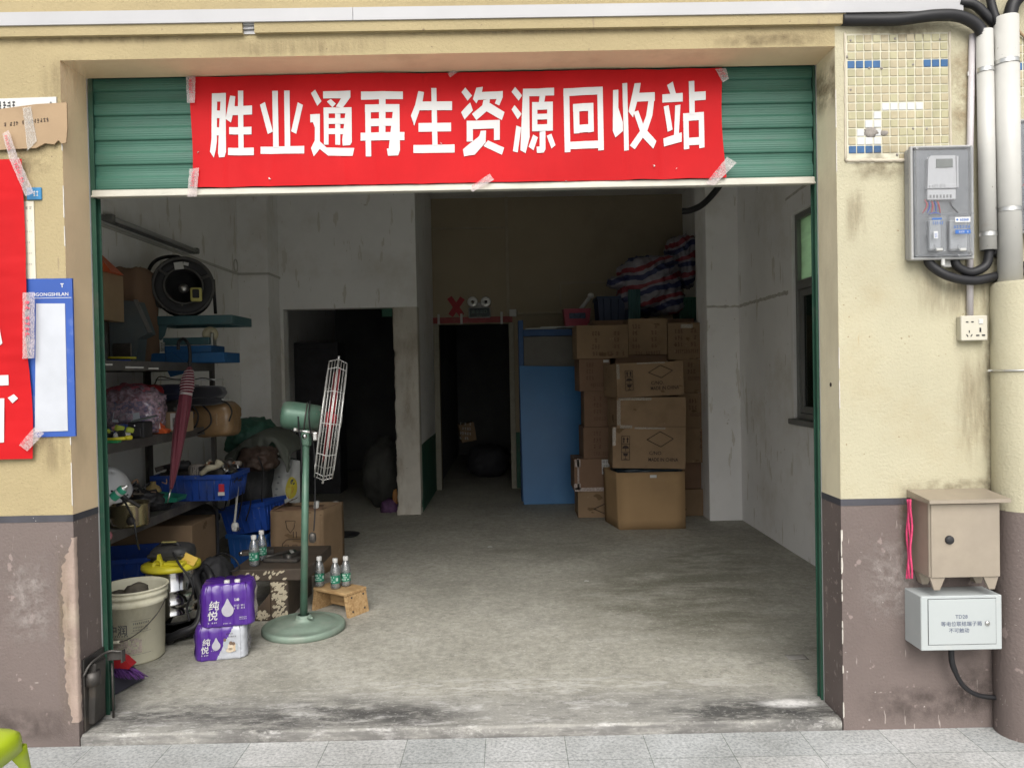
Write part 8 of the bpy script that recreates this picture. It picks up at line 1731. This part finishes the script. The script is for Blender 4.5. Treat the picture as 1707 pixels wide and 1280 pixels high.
# ---- grime on the plaster where water and dust have run (stains with their own outline, lying on the wall)
def stain_mat(name, col, amt, scale, st=(1,1,1)):
    m = bpy.data.materials.new(name); m.use_nodes = True; t = m.node_tree; N = t.nodes; L = t.links
    for n in list(N): N.remove(n)
    out = N.new('ShaderNodeOutputMaterial'); tr = N.new('ShaderNodeBsdfTransparent'); df = N.new('ShaderNodeBsdfDiffuse'); df.inputs[0].default_value = (*col,1)
    tc = N.new('ShaderNodeTexCoord'); mp = N.new('ShaderNodeMapping'); mp.inputs['Location'].default_value = (-.5,-.5,-.5); L.new(tc.outputs['Generated'], mp.inputs[0])
    sx = N.new('ShaderNodeSeparateXYZ'); L.new(mp.outputs[0], sx.inputs[0])
    def edge(o_):
        a = N.new('ShaderNodeMath'); a.operation = 'ABSOLUTE'; L.new(o_, a.inputs[0]); r = N.new('ShaderNodeMapRange'); r.interpolation_type = 'SMOOTHSTEP'; r.inputs[1].default_value = .12; r.inputs[2].default_value = .5; r.inputs[3].default_value = 1; r.inputs[4].default_value = 0; L.new(a.outputs[0], r.inputs[0]); return r.outputs[0]
    e1_ = N.new('ShaderNodeMath'); e1_.operation = 'MULTIPLY'; L.new(edge(sx.outputs[0]), e1_.inputs[0]); L.new(edge(sx.outputs[2]), e1_.inputs[1])
    m2 = N.new('ShaderNodeMapping'); m2.inputs['Scale'].default_value = st; L.new(tc.outputs['Object'], m2.inputs[0])
    nz = N.new('ShaderNodeTexNoise'); nz.inputs['Scale'].default_value = scale; nz.inputs['Detail'].default_value = 8; nz.inputs['Roughness'].default_value = .68; L.new(m2.outputs[0], nz.inputs['Vector'])
    r2 = N.new('ShaderNodeMapRange'); r2.inputs[1].default_value = .38; r2.inputs[2].default_value = .64; L.new(nz.outputs[0], r2.inputs[0])
    e2_ = N.new('ShaderNodeMath'); e2_.operation = 'MULTIPLY'; L.new(e1_.outputs[0], e2_.inputs[0]); L.new(r2.outputs[0], e2_.inputs[1])
    e3_ = N.new('ShaderNodeMath'); e3_.operation = 'MULTIPLY'; e3_.inputs[1].default_value = amt; L.new(e2_.outputs[0], e3_.inputs[0])
    mx = N.new('ShaderNodeMixShader'); L.new(e3_.outputs[0], mx.inputs[0]); L.new(tr.outputs[0], mx.inputs[1]); L.new(df.outputs[0], mx.inputs[2]); L.new(mx.outputs[0], out.inputs[0]); return m
st_brown = stain_mat('grime_brown', (.17,.13,.08), .5, 16); st_drip = stain_mat('grime_drip', (.24,.185,.115), .42, 9, (2.6,1,.35)); st_tan = stain_mat('bare_render_tan', (.31,.235,.145), .75, 10); st_soot = stain_mat('grime_soot', (.085,.07,.064), .5, 14); st_pale = stain_mat('scuff_pale', (.36,.32,.30), .6, 22, (1,1,1))
k_ = 0
for (px0, py0, px1, py1, m_) in ((1494,790,1716,840,st_brown),(1494,780,1530,1000,st_brown),(1500,425,1700,545,st_drip),(1585,560,1665,800,st_drip),(1640,480,1664,880,st_brown),(1575,40,1640,260,st_tan),(1395,30,1600,75,st_brown),(1396,236,1530,310,st_brown),(1405,300,1450,420,st_drip),
    (-20,215,118,300,st_brown),(60,700,135,800,st_drip),(-40,48,420,80,st_brown),(500,40,1380,66,st_drip),(300,60,700,100,st_drip),(1150,50,1420,84,st_brown),(60,84,160,190,st_drip),
    (-60,1170,135,1262,st_soot),(1400,1130,1680,1236,st_soot),(1420,870,1560,1060,st_pale),(0,900,100,1100,st_pale),(1580,1075,1680,1200,st_soot),(100,880,136,1240,st_drip)):
    a, b_ = P(px0,py1,0), P(px1,py0,0); x1 = min(b_.x, OL-.001) if px1 < 140 else b_.x; x0 = max(a.x, OR+.001) if 1390 < px0 else a.x; yy = -.0028-.0002*k_; k_ += 1; mb = MB()
    mb.add([(x0,yy,max(a.z,.0)),(x1,yy,max(a.z,.0)),(x1,yy,b_.z),(x0,yy,b_.z)], [(0,1,2,3)]); build('grime_stain', mb, m_, B)
for (px0, py0, px1, py1, x_, m_) in ((1362,60,1394,200,OR-.002,st_brown),):
    a, b_ = WX(1393,190,OR), WX(1362,110,OR); mb = MB(); mb.add([(x_,.002,a.z),(x_,.188,a.z),(x_,.188,OT-.002),(x_,.002,OT-.002)], [(0,1,2,3)]); build('grime_stain', mb, stain_mat('grime_corner', (.2,.16,.10), .7, 12), B)
